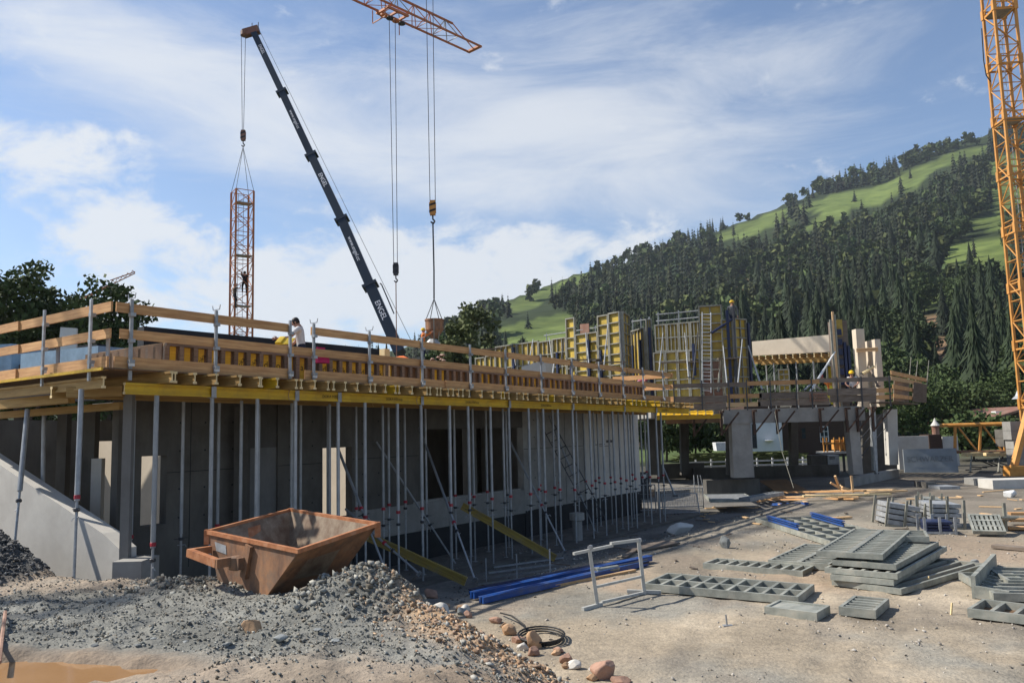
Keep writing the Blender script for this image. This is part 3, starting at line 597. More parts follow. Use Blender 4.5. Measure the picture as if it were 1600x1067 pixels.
for k, x in enumerate((205, 338, 454, 491, 578, 660, 735, 790, 845, 893, 935, 972, 1003, 1034)):
    s_ = sA(x, -.05, 540); P = A(s_, -.035, 4.2+TZ(s_))
    gpost(P, azA, x in (205, 338, 491, 578, 660), f'steel guard rail post on the long side, {ordw(k)} from the sunlit corner'+(', forked head' if x in (338, 491, 578, 660) else ''))
for k, d in enumerate((.42, 2.12)): gpost(A(-.40, d, 4.2), azA+R(90), False, f'galvanised guard rail post on the sunlit left side, {ordw(k)} from the corner')
for k, (d, ss) in enumerate(((.4, .95), (2.2, 1.5))): 
    P = A(-.1, d, 4.2); b = MB(); b.bar(P+V((0, 0, 0)), P+V((0, 0, .62)), .05, .05); b.build('stub_post', MT['galv'], label=f'short steel stub standing behind the left railing, {ordw(k)} from the corner', cat='stub post')
# --- slab-edge formwork (yellow sheets between timber ribs) standing behind the rail
def upstand(name, P0, P1, n, label, flip, grp, letters):
    P0 = V(P0); P1 = V(P1); L = (P1-P0).length; h = .62
    t = thing(name, label, 'formwork panel', m=basis(P0, P1-P0), group=grp); m0 = WM[t.name]
    put('sheet', MB().box(0, L, .0, .02, 0, h-.02).mesh('sheet', MT['ply']), t)
    put('top_rail', MB().box(0, L, -.07*flip, -.001*flip if flip > 0 else .09, h-.06, h).mesh('top_rail', MT['oldboard' if flip > 0 else 'fresh']), t)
    key = ('rib', flip)
    if key not in UP: UP[key] = (MB().box(-.045, .045, -.075*flip, .0, 0, h-.062).mesh('rib', MT['oldboard']), MB().box(-.062, .062, -.012*flip, -.002*flip, .0, h-.064).mesh('yellow_infill', MT['yellow']))
    step = L/n
    for i in range(n):
        put('rib', UP[key][0], t, M4.Translation((step*(i+.02), 0, 0)))
        if rnd.random() < letters[0]:
            o = put('yellow_infill', UP[key][1], t, M4.Translation((step*(i+.52), 0, 0)))
            if letters[1]:
                mm = m0 @ M4.Translation((step*(i+.52), -.0145, .34)) @ M4.Rotation(R(90), 4, 'X')
                if letters[1] == 2: text('lettering', 'doka'[i % 4], .2, mm, MT['dletter'], t, .001)
                elif rnd.random() < .8: text('lettering', 'doka', .13, mm @ M4.Rotation(R(58), 4, 'Z'), MT['dletter'], t, .001)
    return t
UP = {}
sb = [1.18, 3.3, 4.9, 7.0, 9.3, 11.6, 14.0, 16.4, 18.8, 21.2]
for i in range(len(sb)-1):
    s0, s1 = sb[i], sb[i+1]-.01; n = max(4, int((s1-s0)/.27)); dd = .8+.0*i
    upstand('edge_formwork', A(s0, dd, 4.215+TZ(s0)), A(s1, dd, 4.215+TZ(s1)), n, f'yellow and brown edge formwork panel behind the railing, {ordw(i)} from the left corner', 1, 'edge formwork along the deck', (.95, 1) if i == 0 else ((.9, 2) if i in (1, 2, 5) else (.35, 0)))
for i in range(4):
    d0, d1 = .86+i*1.6, .86+(i+1)*1.6-.01
    upstand('edge_formwork', A(1.16, d1, 4.215), A(1.16, d0, 4.215), 6, f'edge formwork panel with pale sunlit top rail along the left side, {ordw(i)} from the corner', -1, 'edge formwork along the left side', (.5, 0))
# --- black bitumen-coated parapets beyond
s0, _ = pA(225, 510, 5); s1, _ = pA(604, 545, 5)
b = MB(); b.hexa([A(s0, 5, 4.2), A(s1, 5, 4.0), A(s1, 5.28, 4.0), A(s0, 5.28, 4.2), A(s0, 5, 5.72), A(s1, 5, 5.70), A(s1, 5.28, 5.70), A(s0, 5.28, 5.72)])
b.build('black_parapet', MT['bitu'], label='long black coated parapet behind the railing and the man', cat='parapet')
b = MB(); P0 = W(-80, 540, 24); P1 = W(152, 531, 21.5); z_ = 5.62
b.hexa([V((P0.x, P0.y, 4.1)), V((P1.x, P1.y, 4.1)), V((P1.x+.2, P1.y+.25, 4.1)), V((P0.x+.2, P0.y+.25, 4.1)), V((P0.x, P0.y, z_)), V((P1.x, P1.y, z_)), V((P1.x+.2, P1.y+.25, z_)), V((P0.x+.2, P0.y+.25, z_))])
b.build('black_parapet', MT['bitu'], label='shorter black coated parapet at the far left under the dark trees', cat='parapet')
b = MB(); c = W(98, 526, 18); b.hexa([c+V(q) for q in ((-.14, 0, -1.16), (.26, .1, -1.16), (.26, .16, -1.16), (-.14, .06, -1.16), (-.06, 0, .22), (.25, .1, .2), (.25, .16, .2), (-.06, .06, .22))])
b.build('pale_board', MT['concl'], label='pale grey board leaning up behind the left railing', cat='board')
b = MB(); b.box(-.9, .9, -.5, .5, -1.1, .0); m = basis(W(-5, 543, 19), (1, -.2, 0)); put('blue_tarpaulin', b.mesh('blue_tarpaulin', mat('pale_blue_sheeting', (.28, .42, .55), rough=.5)), None, m, label='pale blue sheeting heaped behind the railing at the left edge', cat='tarpaulin')
b = MB(); b.box(-1.3, 1.3, -.4, .4, -.85, .0); m = basis(W(118, 549, 17.5), (1, -.5, 0)); put('blue_tarpaulin', b.mesh('blue_tarpaulin', bpy.data.materials['pale_blue_sheeting']), None, m, label='low pale blue sheeting beside the leaning pale board', cat='tarpaulin')

# --- steel props
pr_in = MB().tube((0, 0, .0), (0, 0, 1.75), .024, 8).mesh('inner_tube', MT['galv'])
pr_base = MB().box(-.06, .06, -.06, .06, 0, .008).mesh('base_plate', MT['galv'])
pr_col = MB().lathe((0, 0, 0), [(.046, -.035), (.050, -.03), (.050, .03), (.046, .035)], 10).mesh('collar', MT['red'])
pr_nut = MB().lathe((0, 0, 0), [(.040, -.03), (.052, -.02), (.052, .02), (.040, .03)], 8).bar((-.13, 0, 0), (.13, .0, .02), .014, .014).mesh('nut', MT['steel'])
pr_pin = MB().path([(-.07, 0, 0), (.085, 0, 0), (.10, .03, -.05)], .008, 5).mesh('pin', MT['galv'])
HEADS = {}
def prop(P, top, label, group, r=.038, red=True, seed=0):
    P = V(P); top = V(top); L = (top-P).length; q = random.Random(seed)
    m = basis(P, V((1, 0, 0)), (0, 0, 1)); dz = (top-P).normalized(); x = V((1, 0, 0)); y = dz.cross(x).normalized(); x = y.cross(dz)
    m = M4(((x.x, y.x, dz.x, 0), (x.y, y.y, dz.y, 0), (x.z, y.z, dz.z, 0), (0, 0, 0, 1))) @ M4.Rotation(q.random()*6.28, 4, 'Z'); m.translation = P
    t = thing('steel_prop', label, 'steel prop', m=m, group=group)
    zc = min(1.72, L*.42+q.uniform(-.12, .14)); k = (round(L-zc, 1), round(r, 3))
    if k not in HEADS: HEADS[k] = MB().tube((0, 0, 0), (0, 0, 1), r, 10).mesh('outer_tube', MT['galv'])
    put('outer_tube', HEADS[k], t, M4.Translation((0, 0, zc)) @ M4.Diagonal((1, 1, L-zc, 1)))
    it = put('inner_tube', pr_in, t); put('base_plate', pr_base, t)
    if red: put('collar', pr_col, t, M4.Translation((0, 0, zc+.06)))
    zn = zc-.10-q.random()*.25
    put('nut', pr_nut, it, M4.Translation((0, 0, zn))); put('pin', pr_pin, it, M4.Translation((0, 0, zn-.12)))
    return t
front = (232, 325, 396, 456, 523, 565, 616, 653, 698, 727, 762, 791, 822, 845, 868, 891, 918, 938, 954, 972, 986, 1009, 1022, 1030)
for k, x in enumerate(front):
    s_ = sA(x, .15, 690); P = A(s_, .04, 0); P.z = g1(P.x, P.y); top = A(s_, .04, 3.785+TZ(s_))
    if x == 232: P = A(s_-.02, -.1, 0); P.z = g1(P.x, P.y); top = A(s_+.07, .04, 3.785)
    pp = prop(P, top, f'grey steel prop under the yellow edge beam, {ordw(k)} from the left in front row', 'props of the front row', .038 if x > 300 else .043, True, k)
    b = MB(); c = top
    b.hexa([c+AX*dx-NX*dy+V((0, 0, dz)) for dz in (-.01, .2) for dx, dy in ((-.05, -.06), (.05, -.06), (.05, -.05), (-.05, -.05))])
    b.hexa([c+AX*dx-NX*dy+V((0, 0, dz)) for dz in (-.012, -.002) for dx, dy in ((-.06, -.06), (.06, -.06), (.06, .06), (-.06, .06))])
    if x in (325, 456, 523, 653, 791, 891, 972, 1022): o = b.build('fork_head', MT['galv'], pp)
P = W(116, 888, 13.15); P.z = g1(P.x, P.y)
prop(P, A(-.42, .62, 3.885), 'leaning sunlit steel prop at the left corner in front of the sloping concrete wall', 'props of the front row', .046, True, 99)
prop(W(20, 880, 14.7), W(43, 640, 15.6), 'dark shaded steel prop at the far left beside the gravel heap', 'props at the left side', .046, False, 98)
prop(V((W(68, 800, 16.6).x, 16.6, .2)), W(69, 642, 16.6), 'shaded steel prop behind the sloping wall at the far left', 'props at the left side', .042, False, 97)
k = 0
for k in range(24):
    s_ = 1.35+k*.93+rnd.uniform(-.22, .22); d = 1.75+rnd.uniform(-.05, .05); P = A(s_, d, -.6); 
    P.z = g1(P.x, P.y)
    prop(P, A(s_, d, 3.785+TZ(s_)), f'thin shaded steel prop in the middle row, {ordw(k)} from the left', 'props of the middle row', .034, k % 4 != 1, 200+k)
for k in range(15):
    s_ = 3.1+k*1.28+rnd.uniform(-.4, .4); d = .85+rnd.uniform(-.25, .25); P = A(s_, d, -.6); P.z = g1(P.x, P.y)
    prop(P, A(s_, d, 3.785+TZ(s_)), f'slim steel prop just behind the front row, {ordw(k)} from the left', 'props behind the front row', .034, k % 3 != 1, 700+k)
# raking props and braces
def rake(x0, y0, d0, x1, y1, d1, label, red=True, r=.034, seed=1):
    s0, z0 = pA(x0, y0, d0); s1, z1 = pA(x1, y1, d1); prop(A(s0, d0, z0), A(s1, d1, z1), label, 'raking props bracing the wall', r, red, seed)
rake(742, 905, -1.3, 655, 668, 2.2, 'steel raking prop leaning left towards the wall, below the middle of the deck', seed=301)
rake(883, 862, -1.0, 792, 680, 2.2, 'steel raking prop leaning left, right of the knee wall', seed=302)
rake(600, 885, -.8, 524, 690, 2.2, 'steel raking prop leaning left behind the rusty skip', seed=303)
rake(930, 830, .6, 858, 650, 2.4, 'dark raking prop on the pale wall right of the openings', False, seed=304)
rake(655, 896, -.9, 540, 795, 1.6, 'low steel push prop rising left behind the rubble heap', True, .03, seed=305)
rake(720, 893, 1.2, 588, 690, 2.5, 'shaded brace leaning on the wall behind the props', False, .028, seed=306)
for (x0, y0, d0, x1, y1, d1, lab) in [(575, 838, 1.0, 728, 908, -1.2, 'yellow timber beam leaning down to the ground behind the rubble heap'), (722, 790, 1.2, 868, 872, -1.0, 'yellow timber beam sloping down right in front of the knee wall')]:
    s0, z0 = pA(x0, y0, d0); s1, z1 = pA(x1, y1, d1); hbeam('leaning_beam', A(s0, d0, z0), A(s1, d1, z1), MT['oldyellow'], lab, None)
# --- walls under the deck
D1 = 2.6
def wall(name, s0, s1, z0, z1, d0, th, mt, label, cat='concrete wall', lean=True):
    b = MB(); a_ = TZ(s0) if lean else 0; c_ = TZ(s1) if lean else 0
    b.hexa([A(s0, d0, z0), A(s1, d0, z0), A(s1, d0+th, z0), A(s0, d0+th, z0), A(s0, d0, z1+a_), A(s1, d0, z1+c_), A(s1, d0+th, z1+c_), A(s0, d0+th, z1+a_)])
    return b.build(name, MT[mt], label=label, cat=cat)
# main wall: one thing with its panels cast between the openings
t = thing('back_wall', 'shaded concrete wall under the deck, with door and window openings', 'concrete wall', A(0, D1, -.6))
def wp(nm, s0, s1, z0, z1, mt='conc', dd=0, th=.25):
    b = MB(); z1 = z1+.46 if z1 > 3.4 else z1; b.hexa([A(s0, D1+dd, z0), A(s1, D1+dd, z0), A(s1, D1+th, z0), A(s0, D1+th, z0), A(s0, D1+dd, z1), A(s1, D1+dd, z1), A(s1, D1+th, z1), A(s0, D1+th, z1)]); return b.build(nm, MT[mt], t)
topz = 3.74
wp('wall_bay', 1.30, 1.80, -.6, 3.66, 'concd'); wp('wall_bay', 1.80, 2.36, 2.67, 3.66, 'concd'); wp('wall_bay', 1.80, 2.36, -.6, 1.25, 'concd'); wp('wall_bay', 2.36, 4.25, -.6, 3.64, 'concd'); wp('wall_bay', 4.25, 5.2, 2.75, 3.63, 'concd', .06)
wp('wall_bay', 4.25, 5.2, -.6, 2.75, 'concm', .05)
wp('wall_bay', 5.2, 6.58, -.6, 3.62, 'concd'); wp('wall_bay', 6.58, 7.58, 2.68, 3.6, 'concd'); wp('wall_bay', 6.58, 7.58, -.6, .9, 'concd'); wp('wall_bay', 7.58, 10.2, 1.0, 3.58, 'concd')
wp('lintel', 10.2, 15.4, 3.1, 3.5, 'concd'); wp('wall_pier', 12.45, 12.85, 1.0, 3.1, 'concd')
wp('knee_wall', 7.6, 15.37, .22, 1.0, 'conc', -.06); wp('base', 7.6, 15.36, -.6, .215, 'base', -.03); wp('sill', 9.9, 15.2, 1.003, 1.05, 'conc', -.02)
wp('wall_bay', 15.42, 19.4, .28, 3.45, 'conc'); wp('base', 15.42, 24.05, -.6, .275, 'base', -.02)
for k, s_ in enumerate((2.9, 3.6, 5.9, 8.9, 16.75, 18.1)):
    z1 = 4.1+TZ(s_); b = MB(); b.hexa([A(s_-.008, D1-.006, .3), A(s_+.008, D1-.006, .3), A(s_+.008, D1+.01, .3), A(s_-.008, D1+.01, .3), A(s_-.008, D1-.006, z1), A(s_+.008, D1-.006, z1), A(s_+.008, D1+.01, z1), A(s_-.008, D1+.01, z1)]); b.build('panel_joint', MT['base'], t)
for (s0, s1, z) in ((2.36, 4.24, 2.3), (5.22, 6.56, 2.3), (15.45, 19.38, 2.35), (7.6, 10.15, 2.35)):
    b = MB(); b.hexa([A(s0, D1-.005, z), A(s1, D1-.005, z), A(s1, D1+.01, z), A(s0, D1+.01, z), A(s0, D1-.005, z+.014), A(s1, D1-.005, z+.014), A(s1, D1+.01, z+.014), A(s0, D1+.01, z+.014)]); b.build('panel_joint', MT['base'], t)
b = MB()
for s_ in (2.65, 3.25, 3.95, 5.55, 6.25, 7.95, 8.55, 9.4, 16.1, 17.4, 18.7):
    for z in (1.35, 1.95, 2.75, 3.35): b.tube(A(s_, D1-.004, z), A(s_, D1+.02, z), .022, 8)
b.build('tie_holes', MT['base'], t, kind='stuff')
b = MB()
wall('cross_wall', 19.45, 19.7, -.6, 3.4, D1+.3, 8, 'conc', 'dark cross wall inside the building, right of the long window')
# pale wall with a doorway at the right end of the props
pw = wall('pale_wall', 19.45, 24.05, .3, 4.1, D1+.0, .25, 'concl', 'pale concrete wall panel behind the right-hand props')
for k, (u, v, L, h_) in enumerate([(20.2, 2.35, .9, .03), (21.2, 2.42, .5, .10), (20.5, 2.28, 1.1, .02)]):
    b = MB(); b.hexa([A(u, D1-.004, v), A(u+L, D1-.004, v), A(u+L, D1-.001, v), A(u, D1-.001, v), A(u, D1-.004, v+h_), A(u+L, D1-.004, v+h_), A(u+L, D1-.001, v+h_), A(u, D1-.001, v+h_)]); b.build('chalk_mark', MT['steel'], pw)
# rooms behind: dark end walls
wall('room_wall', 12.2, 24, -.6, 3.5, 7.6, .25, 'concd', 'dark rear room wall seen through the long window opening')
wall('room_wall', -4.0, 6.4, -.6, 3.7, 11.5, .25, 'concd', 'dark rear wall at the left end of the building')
# sunlit light-well beyond the openings
def patch(x0, y0, x1, y1, Y, label):
    P = W(x0, y1, Y); Q = W(x1, y0, Y); b = MB(); b.box(P.x, Q.x, Y, Y+.15, -.6, Q.z); b.build('pale_partition', MT['concl'], label=label, cat='partition wall')
for (s0, d0, d1, z1, lab) in ((11.0, 5.7, 9.6, 2.9, 'sunlit pale partition seen through the opening right of the skip'), (4.9, 6.2, 11.2, 3.0, 'sunlit pale partition seen through the opening left of the skip')):
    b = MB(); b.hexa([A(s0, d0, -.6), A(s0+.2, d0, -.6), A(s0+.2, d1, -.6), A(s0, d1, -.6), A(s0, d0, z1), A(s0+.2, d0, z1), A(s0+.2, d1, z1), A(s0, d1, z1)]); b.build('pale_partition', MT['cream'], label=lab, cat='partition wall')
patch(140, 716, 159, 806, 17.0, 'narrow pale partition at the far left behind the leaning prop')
# columns and the sloping stair wall at the left
b = MB(); c = W(199, 740, 14.55); b.box(c.x-.08, c.x+.08, c.y-.06, c.y+.06, g1(c.x, c.y)-.6, 3.9); b.build('concrete_column', MT['concm'], label='slim square concrete column left of the second front prop', cat='column')
for k, (x, Y, wd, lab) in enumerate([(98, 18.5, .22, 'dark inner column left of the leaning prop'), (141, 17.8, .25, 'dark inner column right behind the leaning prop'), (378, 18.2, .3, 'dark inner column above the back corner of the skip')]):
    c = W(x, 740, Y); b = MB(); b.box(c.x-wd/2, c.x+wd/2, c.y-.1, c.y+.1, -.6, 3.7); b.build('concrete_column', MT['concd'], label=lab, cat='column')
p = [W(-30, 706, 16.9), W(160, 833, 14.75), W(186, 857, 14.5), W(186, 915, 14.5), W(-30, 960, 16.9)]
t_ = MB().prism(p, -NX*0+AX*.32); t_.build('stair_wall', MT['concl'], label='pale concrete stair wall with sloping top at the left edge', cat='concrete wall')
b = MB(); c = W(205, 890, 14.2); b.box(c.x-.28, c.x+.22, c.y-.1, c.y+.6, .3, .93); b.build('concrete_footing', MT['conc'], label='low concrete footing at the right end of the sloping stair wall', cat='footing')
b = MB(); b.hexa([A(6.8, -.22, -.75), A(24, -.22, -.75), A(24, .3, -.75), A(6.8, .3, -.75), A(6.8, -.22, -.52), A(24, -.22, -.52), A(24, .3, -.52), A(6.8, .3, -.52)])
b.build('footing_strip', MT['concd'], label='long concrete footing strip under the front row of props', cat='footing')
# ladder inside and fittings
def ladder(name, P0, P1, w_, n, mt, label, up=(0, -1, 0), r=.02):
    P0 = V(P0); P1 = V(P1); d = (P1-P0).normalized(); sd_ = d.cross(V(up)).normalized()*(w_/2)
    t = thing(name, label, 'ladder', P0); 
    for s_ in (-1, 1): MB().bar(P0+sd_*s_, P1+sd_*s_, .03, .06, up).build('rail', MT[mt], t)
    for k in range(n):
        c = P0.lerp(P1, (k+.5)/n); MB().tube(c-sd_, c+sd_, r*.75, 6).build('rung', MT[mt], t)
    return t
ladder('ladder', W(938, 815, 27.5), W(858, 668, 28.2), .42, 11, 'steel', 'dark ladder leaning in the shade behind the right-hand props')
# formwork-and-mesh odds at the end of the deck
b = MB(); c = W(902, 823, 26.0); b.lathe((c.x, c.y, g1(c.x, c.y)-.05), [(.16, 0), (.16, .75), (.24, .78), (.24, 1.0), (.12, 1.02)], 14); b.build('drain_pipe', MT['conc'], label='stub of pale pipe with a collar standing between the right-hand props', cat='pipe', smooth=False)
P = W(470, 575, 17.6)
b = MB(); b.box(-.16, .16, -.08, .08, -.13, .13); b.box(-.2, .02, -.1, -.08, -.05, .2); put('magenta_cloth', b.mesh('magenta_cloth', MT['magenta']), None, basis(W(502, 558, 17.3), AX), label='magenta cloth hanging over the edge formwork beside the man', cat='cloth')
b = MB(); b.box(-.17, .17, -.2, .2, 0, .02); b.box(-.17, -.05, -.2, .2, .02, .06)
put('yellow_case', b.mesh('yellow_case', MT['hoist']), None, M4.Translation(W(446, 534, 17.4)) @ M4.Rotation(R(25), 4, 'X'), label='yellow sheet in the man\'s hand at the railing', cat='sheet')
b = MB(); b.bar(A(4.3, .78, 4.87), A(5.35, .78, 4.86), .09, .05); b.build('spirit_level', MT['hoist'], label='yellow spirit level lying on the edge formwork below the man', cat='spirit level')
b = MB(); b.box(-.09, .09, -.09, .09, -.62, .24); put('timber_block', b.mesh('timber_block', MT['endgrain']), None, basis(W(601, 553, 19.8)-V((0, 0, .12)), AX), label='pale timber block on the deck left of the orange heap', cat='timber block')
# ------------------------------------------------------------------ right building: deck on columns, wall formwork above
YB = 37.5; ZD = 3.8
def wx(x, Y, z): P = W(x, 620, Y); 
def at(x, Y, z):                                    # the point at depth Y and height z seen at pixel column x
    for y0 in (600,):
        y = y0
        for i in range(6): P = W(x, y, Y); y += (P.z-z)*1250/Y*.98
    P = W(x, y, Y); P.z = z; return P
def fpanel(label, x0, Y0, x1, Y1, zb, zt, nh, nv=0, sheet='ypanel', walers=(), group='wall formwork panels on the upper storey', name='formwork_panel', fm='frame', dp=.12):
    P0 = at(x0, Y0, zb); P1 = at(x1, Y1, zb); Wd = (P1-P0).length; H = zt-zb
    t = thing(name, label, 'formwork panel', m=basis(P0, P1-P0), group=group); f = MT[fm]
    put('sheet', MB().box(.01, Wd-.01, 0, .03, .01, H-.01).mesh('sheet', MT[sheet]), t)
    fr = MB().box(0, .07, -dp, .02, 0, H).box(Wd-.07, Wd, -dp, .02, 0, H).box(.07, Wd-.07, -dp, .02, 0, .07).box(.07, Wd-.07, -dp, .02, H-.07, H)
    put('frame', fr.mesh('frame', f), t)
    if nh:
        me = MB().box(.07, Wd-.07, -dp+.015, .0, -.03, .03).mesh('rib', f)
        for k in range(1, nh): put('rib', me, t, M4.Translation((0, 0, H*k/nh)))
    if nv:
        me = MB().box(-.026, .026, -dp+.03, .0, .07, H-.07).mesh('stiffener', f)
        for k in range(1, nv): put('stiffener', me, t, M4.Translation((Wd*k/nv, 0, 0)))
    for (u, z0, z1) in walers:
        put('waler', MB().box(Wd*u-.07, Wd*u+.07, -dp-.10, -dp, H*z0, H*z1).mesh('waler', MT['dblue']), t)
    return t
# plan line of the long left run: from (746, 52 m) to (976, 42.5 m)
_P = W(746, 600, 52); _Q = W(976, 600, 42.5)
def Yl(x):
    lo, hi = 40., 55.
    for i in range(40):
        m_ = (lo+hi)/2; P = W(x, 600, m_); s = (P.x-_P.x)*(_Q.y-_P.y)-(P.y-_P.y)*(_Q.x-_P.x)
        if s < 0: lo = m_
        else: hi = m_
    return lo
if abs(Yl(976)-42.5) > .5:
    def Yl(x):
        best = min((abs((W(x, 600, y).x-_P.x)*(_Q.y-_P.y)-(W(x, 600, y).y-_P.y)*(_Q.x-_P.x)), y) for y in np.arange(40, 55, .05)); return float(best[1])
def run(x0, x1, zt, lab, nh, nv=0, sheet='ypanel', walers=(), zb=4.1): fpanel(lab, x0, Yl(x0), x1-.35, Yl(x1), zb, zt, nh, nv, sheet, walers)
run(746, 762, 7.75, 'leftmost low formwork panel on the long far run', 3, 2, walers=[(.5, .3, .6)])
run(762, 778, 7.8, 'second low formwork panel on the long far run', 3, 2)
run(778, 812, 8.3, 'pale framed formwork panel with upright stiffeners near the far end', 3, 4, walers=[(.9, .55, .95)])
run(812, 846, 8.28, 'pale framed formwork panel ending at the step in the far run', 3, 4)
run(846, 868, 8.2, 'yellow formwork panel just right of the step in the far run', 5, 3)
run(868, 890, 8.25, 'yellow formwork panel left of the first narrow tower', 5, 3, walers=[(.4, .5, .8)])
run(890, 904.5, 9.3, 'narrow tower panel rising above the far formwork run', 9, 0, walers=[(.55, .30, .52)])
run(904.5, 923, 8.3, 'yellow formwork panel right of the narrow tower', 8, 0)
run(923, 940, 8.3, 'yellow formwork panel left of the wide corner tower', 8, 0, walers=[(.2, .4, .9)])
run(940, 957.5, 9.15, 'left half of the wide corner formwork tower', 9, 0, walers=[(.3, .25, .62)])
run(957.5, 976, 9.2, 'right half of the wide corner formwork tower', 9, 0)
fpanel('shaded side panel of the wide corner formwork tower', 976.5, 42.5, 987, 44.2, 4.1, 9.2, 9, 2, 'ypanel')
fpanel('shaded formwork panel in the recess with blue walers', 988, 45.6, 1014, 43.6, 4.1, 8.45, 0, 5, 'ypanel', [(.35, .1, .8), (.8, .2, .85)])
fpanel('narrow dark post panel closing the recess', 1014.5, 42.6, 1024, 42.6, 4.0, 8.75, 6, 2, 'ypanel', [(.5, .1, .9)])
for k, (x0, x1) in enumerate([(1025, 1044), (1044, 1063), (1063, 1081), (1081, 1099)]):
    fpanel(['yellow formwork panel right of the dark recess', 'yellow formwork panel second right of the recess', 'yellow formwork panel third right of the recess', 'yellow formwork panel just left of the white ladder'][k], x0, 42.-.3*k, x1-.3, 41.7-.3*k, 6.9-.03*k, 8.35, 2, 3)
    fpanel(['rust-stained lower formwork panel right of the recess', 'lower yellow formwork panel second right of the recess', 'lower yellow formwork panel third right of the recess', 'lower yellow formwork panel left of the white ladder'][k], x0, 42.-.3*k, x1-.3, 41.7-.3*k, 3.9, 6.88, 6, 0, 'ypanel', [] if k != 3 else [(.5, .55, 1.1)])
fpanel('tall tower panel behind the white ladder, upper half standing proud', 1095, 40.7, 1132, 40.4, 6.3, 9.1, 6, 2)
fpanel('lower brown panel behind the white ladder', 1100, 40.7, 1133, 40.4, 3.9, 6.28, 5, 2, 'rpanel')
fpanel('yellow panel below the worker in the yellow helmet', 1133.5, 40.2, 1152, 40.1, 3.9, 8.3, 9, 0, 'ypanel', [(.55, .0, 1.1)])
fpanel('end panel of formwork beside the pale concrete parapet', 1152.5, 40.1, 1172, 40.6, 3.9, 8.35, 9, 2, 'ypanel', [(1.02, .2, .95)])
# push-pull props, diagonal blue strut, ladders, edge rails
def strut(label, P0, P1, r, mt, cat='push-pull prop', nm='push_pull_prop'):
    P0 = V(P0); P1 = V(P1); t = thing(nm, label, cat, P0); MB().tube(P0, P0.lerp(P1, .55), r, 8).build('outer_tube', MT[mt], t); MB().tube(P0.lerp(P1, .5), P1, r*.7, 8).build('inner_tube', MT[mt], t)
    MB().bar(P0-V((.1, 0, -.02)), P0+V((.1, 0, .02)), .1, .05).build('foot', MT['steel'], t); return t
strut('blue diagonal strut across the ladder tower formwork', W(1112, 520, 40.1), W(1147, 497, 39.9), .07, 'dblue')
strut('dark upright pole in front of the tower formwork', at(1151, 39.8, 4.), W(1146, 478, 39.8), .08, 'steel', 'pole', 'pole')
strut('pale push prop leaning from the deck to the end formwork', W(1191, 609, 39.6), W(1169, 540, 40.), .055, 'galv')
strut('white push prop leaning right up to the blue column formwork', W(1266, 612, 39.8), W(1305, 549, 40.1), .06, 'white')
strut('second push prop crossing behind the column formwork', W(1332, 590, 41.), W(1318, 556, 40.4), .05, 'galv')
strut('timber prop leaning left beside the white-shirted worker', W(1348, 584, 39.8), W(1366, 572, 39.8), .09, 'endgrain', 'timber prop', 'timber_prop')
strut('short brace crossing at the deck edge left of the orange worker', W(1256, 610, 40.2), W(1272, 596, 40.2), .05, 'galv')
strut('short brace crossing the other way left of the orange worker', W(1284, 610, 40.2), W(1268, 596, 40.2), .05, 'galv')
strut('brace rising right beside the pale wall end', W(1372, 604, 40.), W(1358, 572, 41.), .06, 'oldboard', 'timber brace', 'timber_brace')
strut('long grey pole behind the ladder foot', W(1122, 612, 40.0), W(1126, 560, 40.3), .06, 'frame', 'pole', 'pole')
ladder('ladder', W(1104, 613, 40.0), W(1104, 488, 40.25), .44, 22, 'white', 'white ladder standing against the tall tower formwork')
for k, (x0, Y0, x1, Y1, z) in enumerate([(850, 49, 935, 45.5, 8.75), (987, 45, 1016, 44, 8.95), (1025, 42.4, 1097, 41.2, 8.95), (1025, 42.4, 1097, 41.2, 8.6)]):
    t = thing('edge_rail', ['thin scaffold rail along the top of the far formwork', 'thin scaffold rail above the shaded recess', 'upper scaffold rail above the panels left of the ladder', 'lower scaffold rail above the panels left of the ladder'][k], 'rail', at(x0, Y0, z))
    P0 = at(x0, Y0, z); P1 = at(x1, Y1, z); MB().tube(P0, P1, .03, 6).build('tube', MT['galv'], t)
    for q in (.05, .5, .95): c = P0.lerp(P1, q); MB().tube(c-V((0, 0, .75)), c+V((0, 0, .12)), .03, 6).build('upright', MT['galv'], t)
b = MB(); P0 = at(907, 46.6, 8.1); P1 = at(921, 46, 8.1); b.hexa([P0, P1, P1+V((.1, .8, 0)), P0+V((.1, .8, 0)), P0+V((0, 0, 1.0)), P1+V((0, 0, .95)), P1+V((.1, .8, .95)), P0+V((.1, .8, 1.))]); b.build('orange_box_panel', MT['rpanel'], label='reddish box form behind the panels right of the narrow tower', cat='box form')
# stacked rails and trestles in front of the far run
b = MB(); P0 = W(815, 577, 40); P1 = W(852, 565, 41); b.hexa([V((p.x, p.y, 3.78)) for p in (P0, P1, P1+V((.5, 1.5, 0)), P0+V((.5, 1.5, 0)))]+[P0+V((0, 0, .12)), P1+V((0, 0, .12)), P1+V((.5, 1.5, .12)), P0+V((.5, 1.5, .12))]); b.build('pale_block', MT['concl'], label='pale boxed-in block with a flat top before the far formwork run', cat='block')
strut('short white stick leaning in front of the far formwork', at(855, 40, 3.8), W(866, 566, 40), .05, 'white', 'stick', 'stick')
for k, (x, y, Y) in enumerate([(645, 553, 37), (655, 550, 37)]):
    t = thing('scaffold', ['white steel frame lying on the deck left of the bucket', 'second steel frame lying under the hanging bucket'][k], 'steel frame', at(x, Y, 5.7)); 
    for dz in (0, .25): MB().bar(at(x-9, Y, 6.05+dz), at(x+9, Y, 6.05+dz), .07, .07).build('bar', MT['frame'], t)
    for dx in (-8, 0, 8): MB().bar(at(x+dx, Y, 5.7), at(x+dx, Y, 6.5), .05, .05).build('upright', MT['frame'], t)
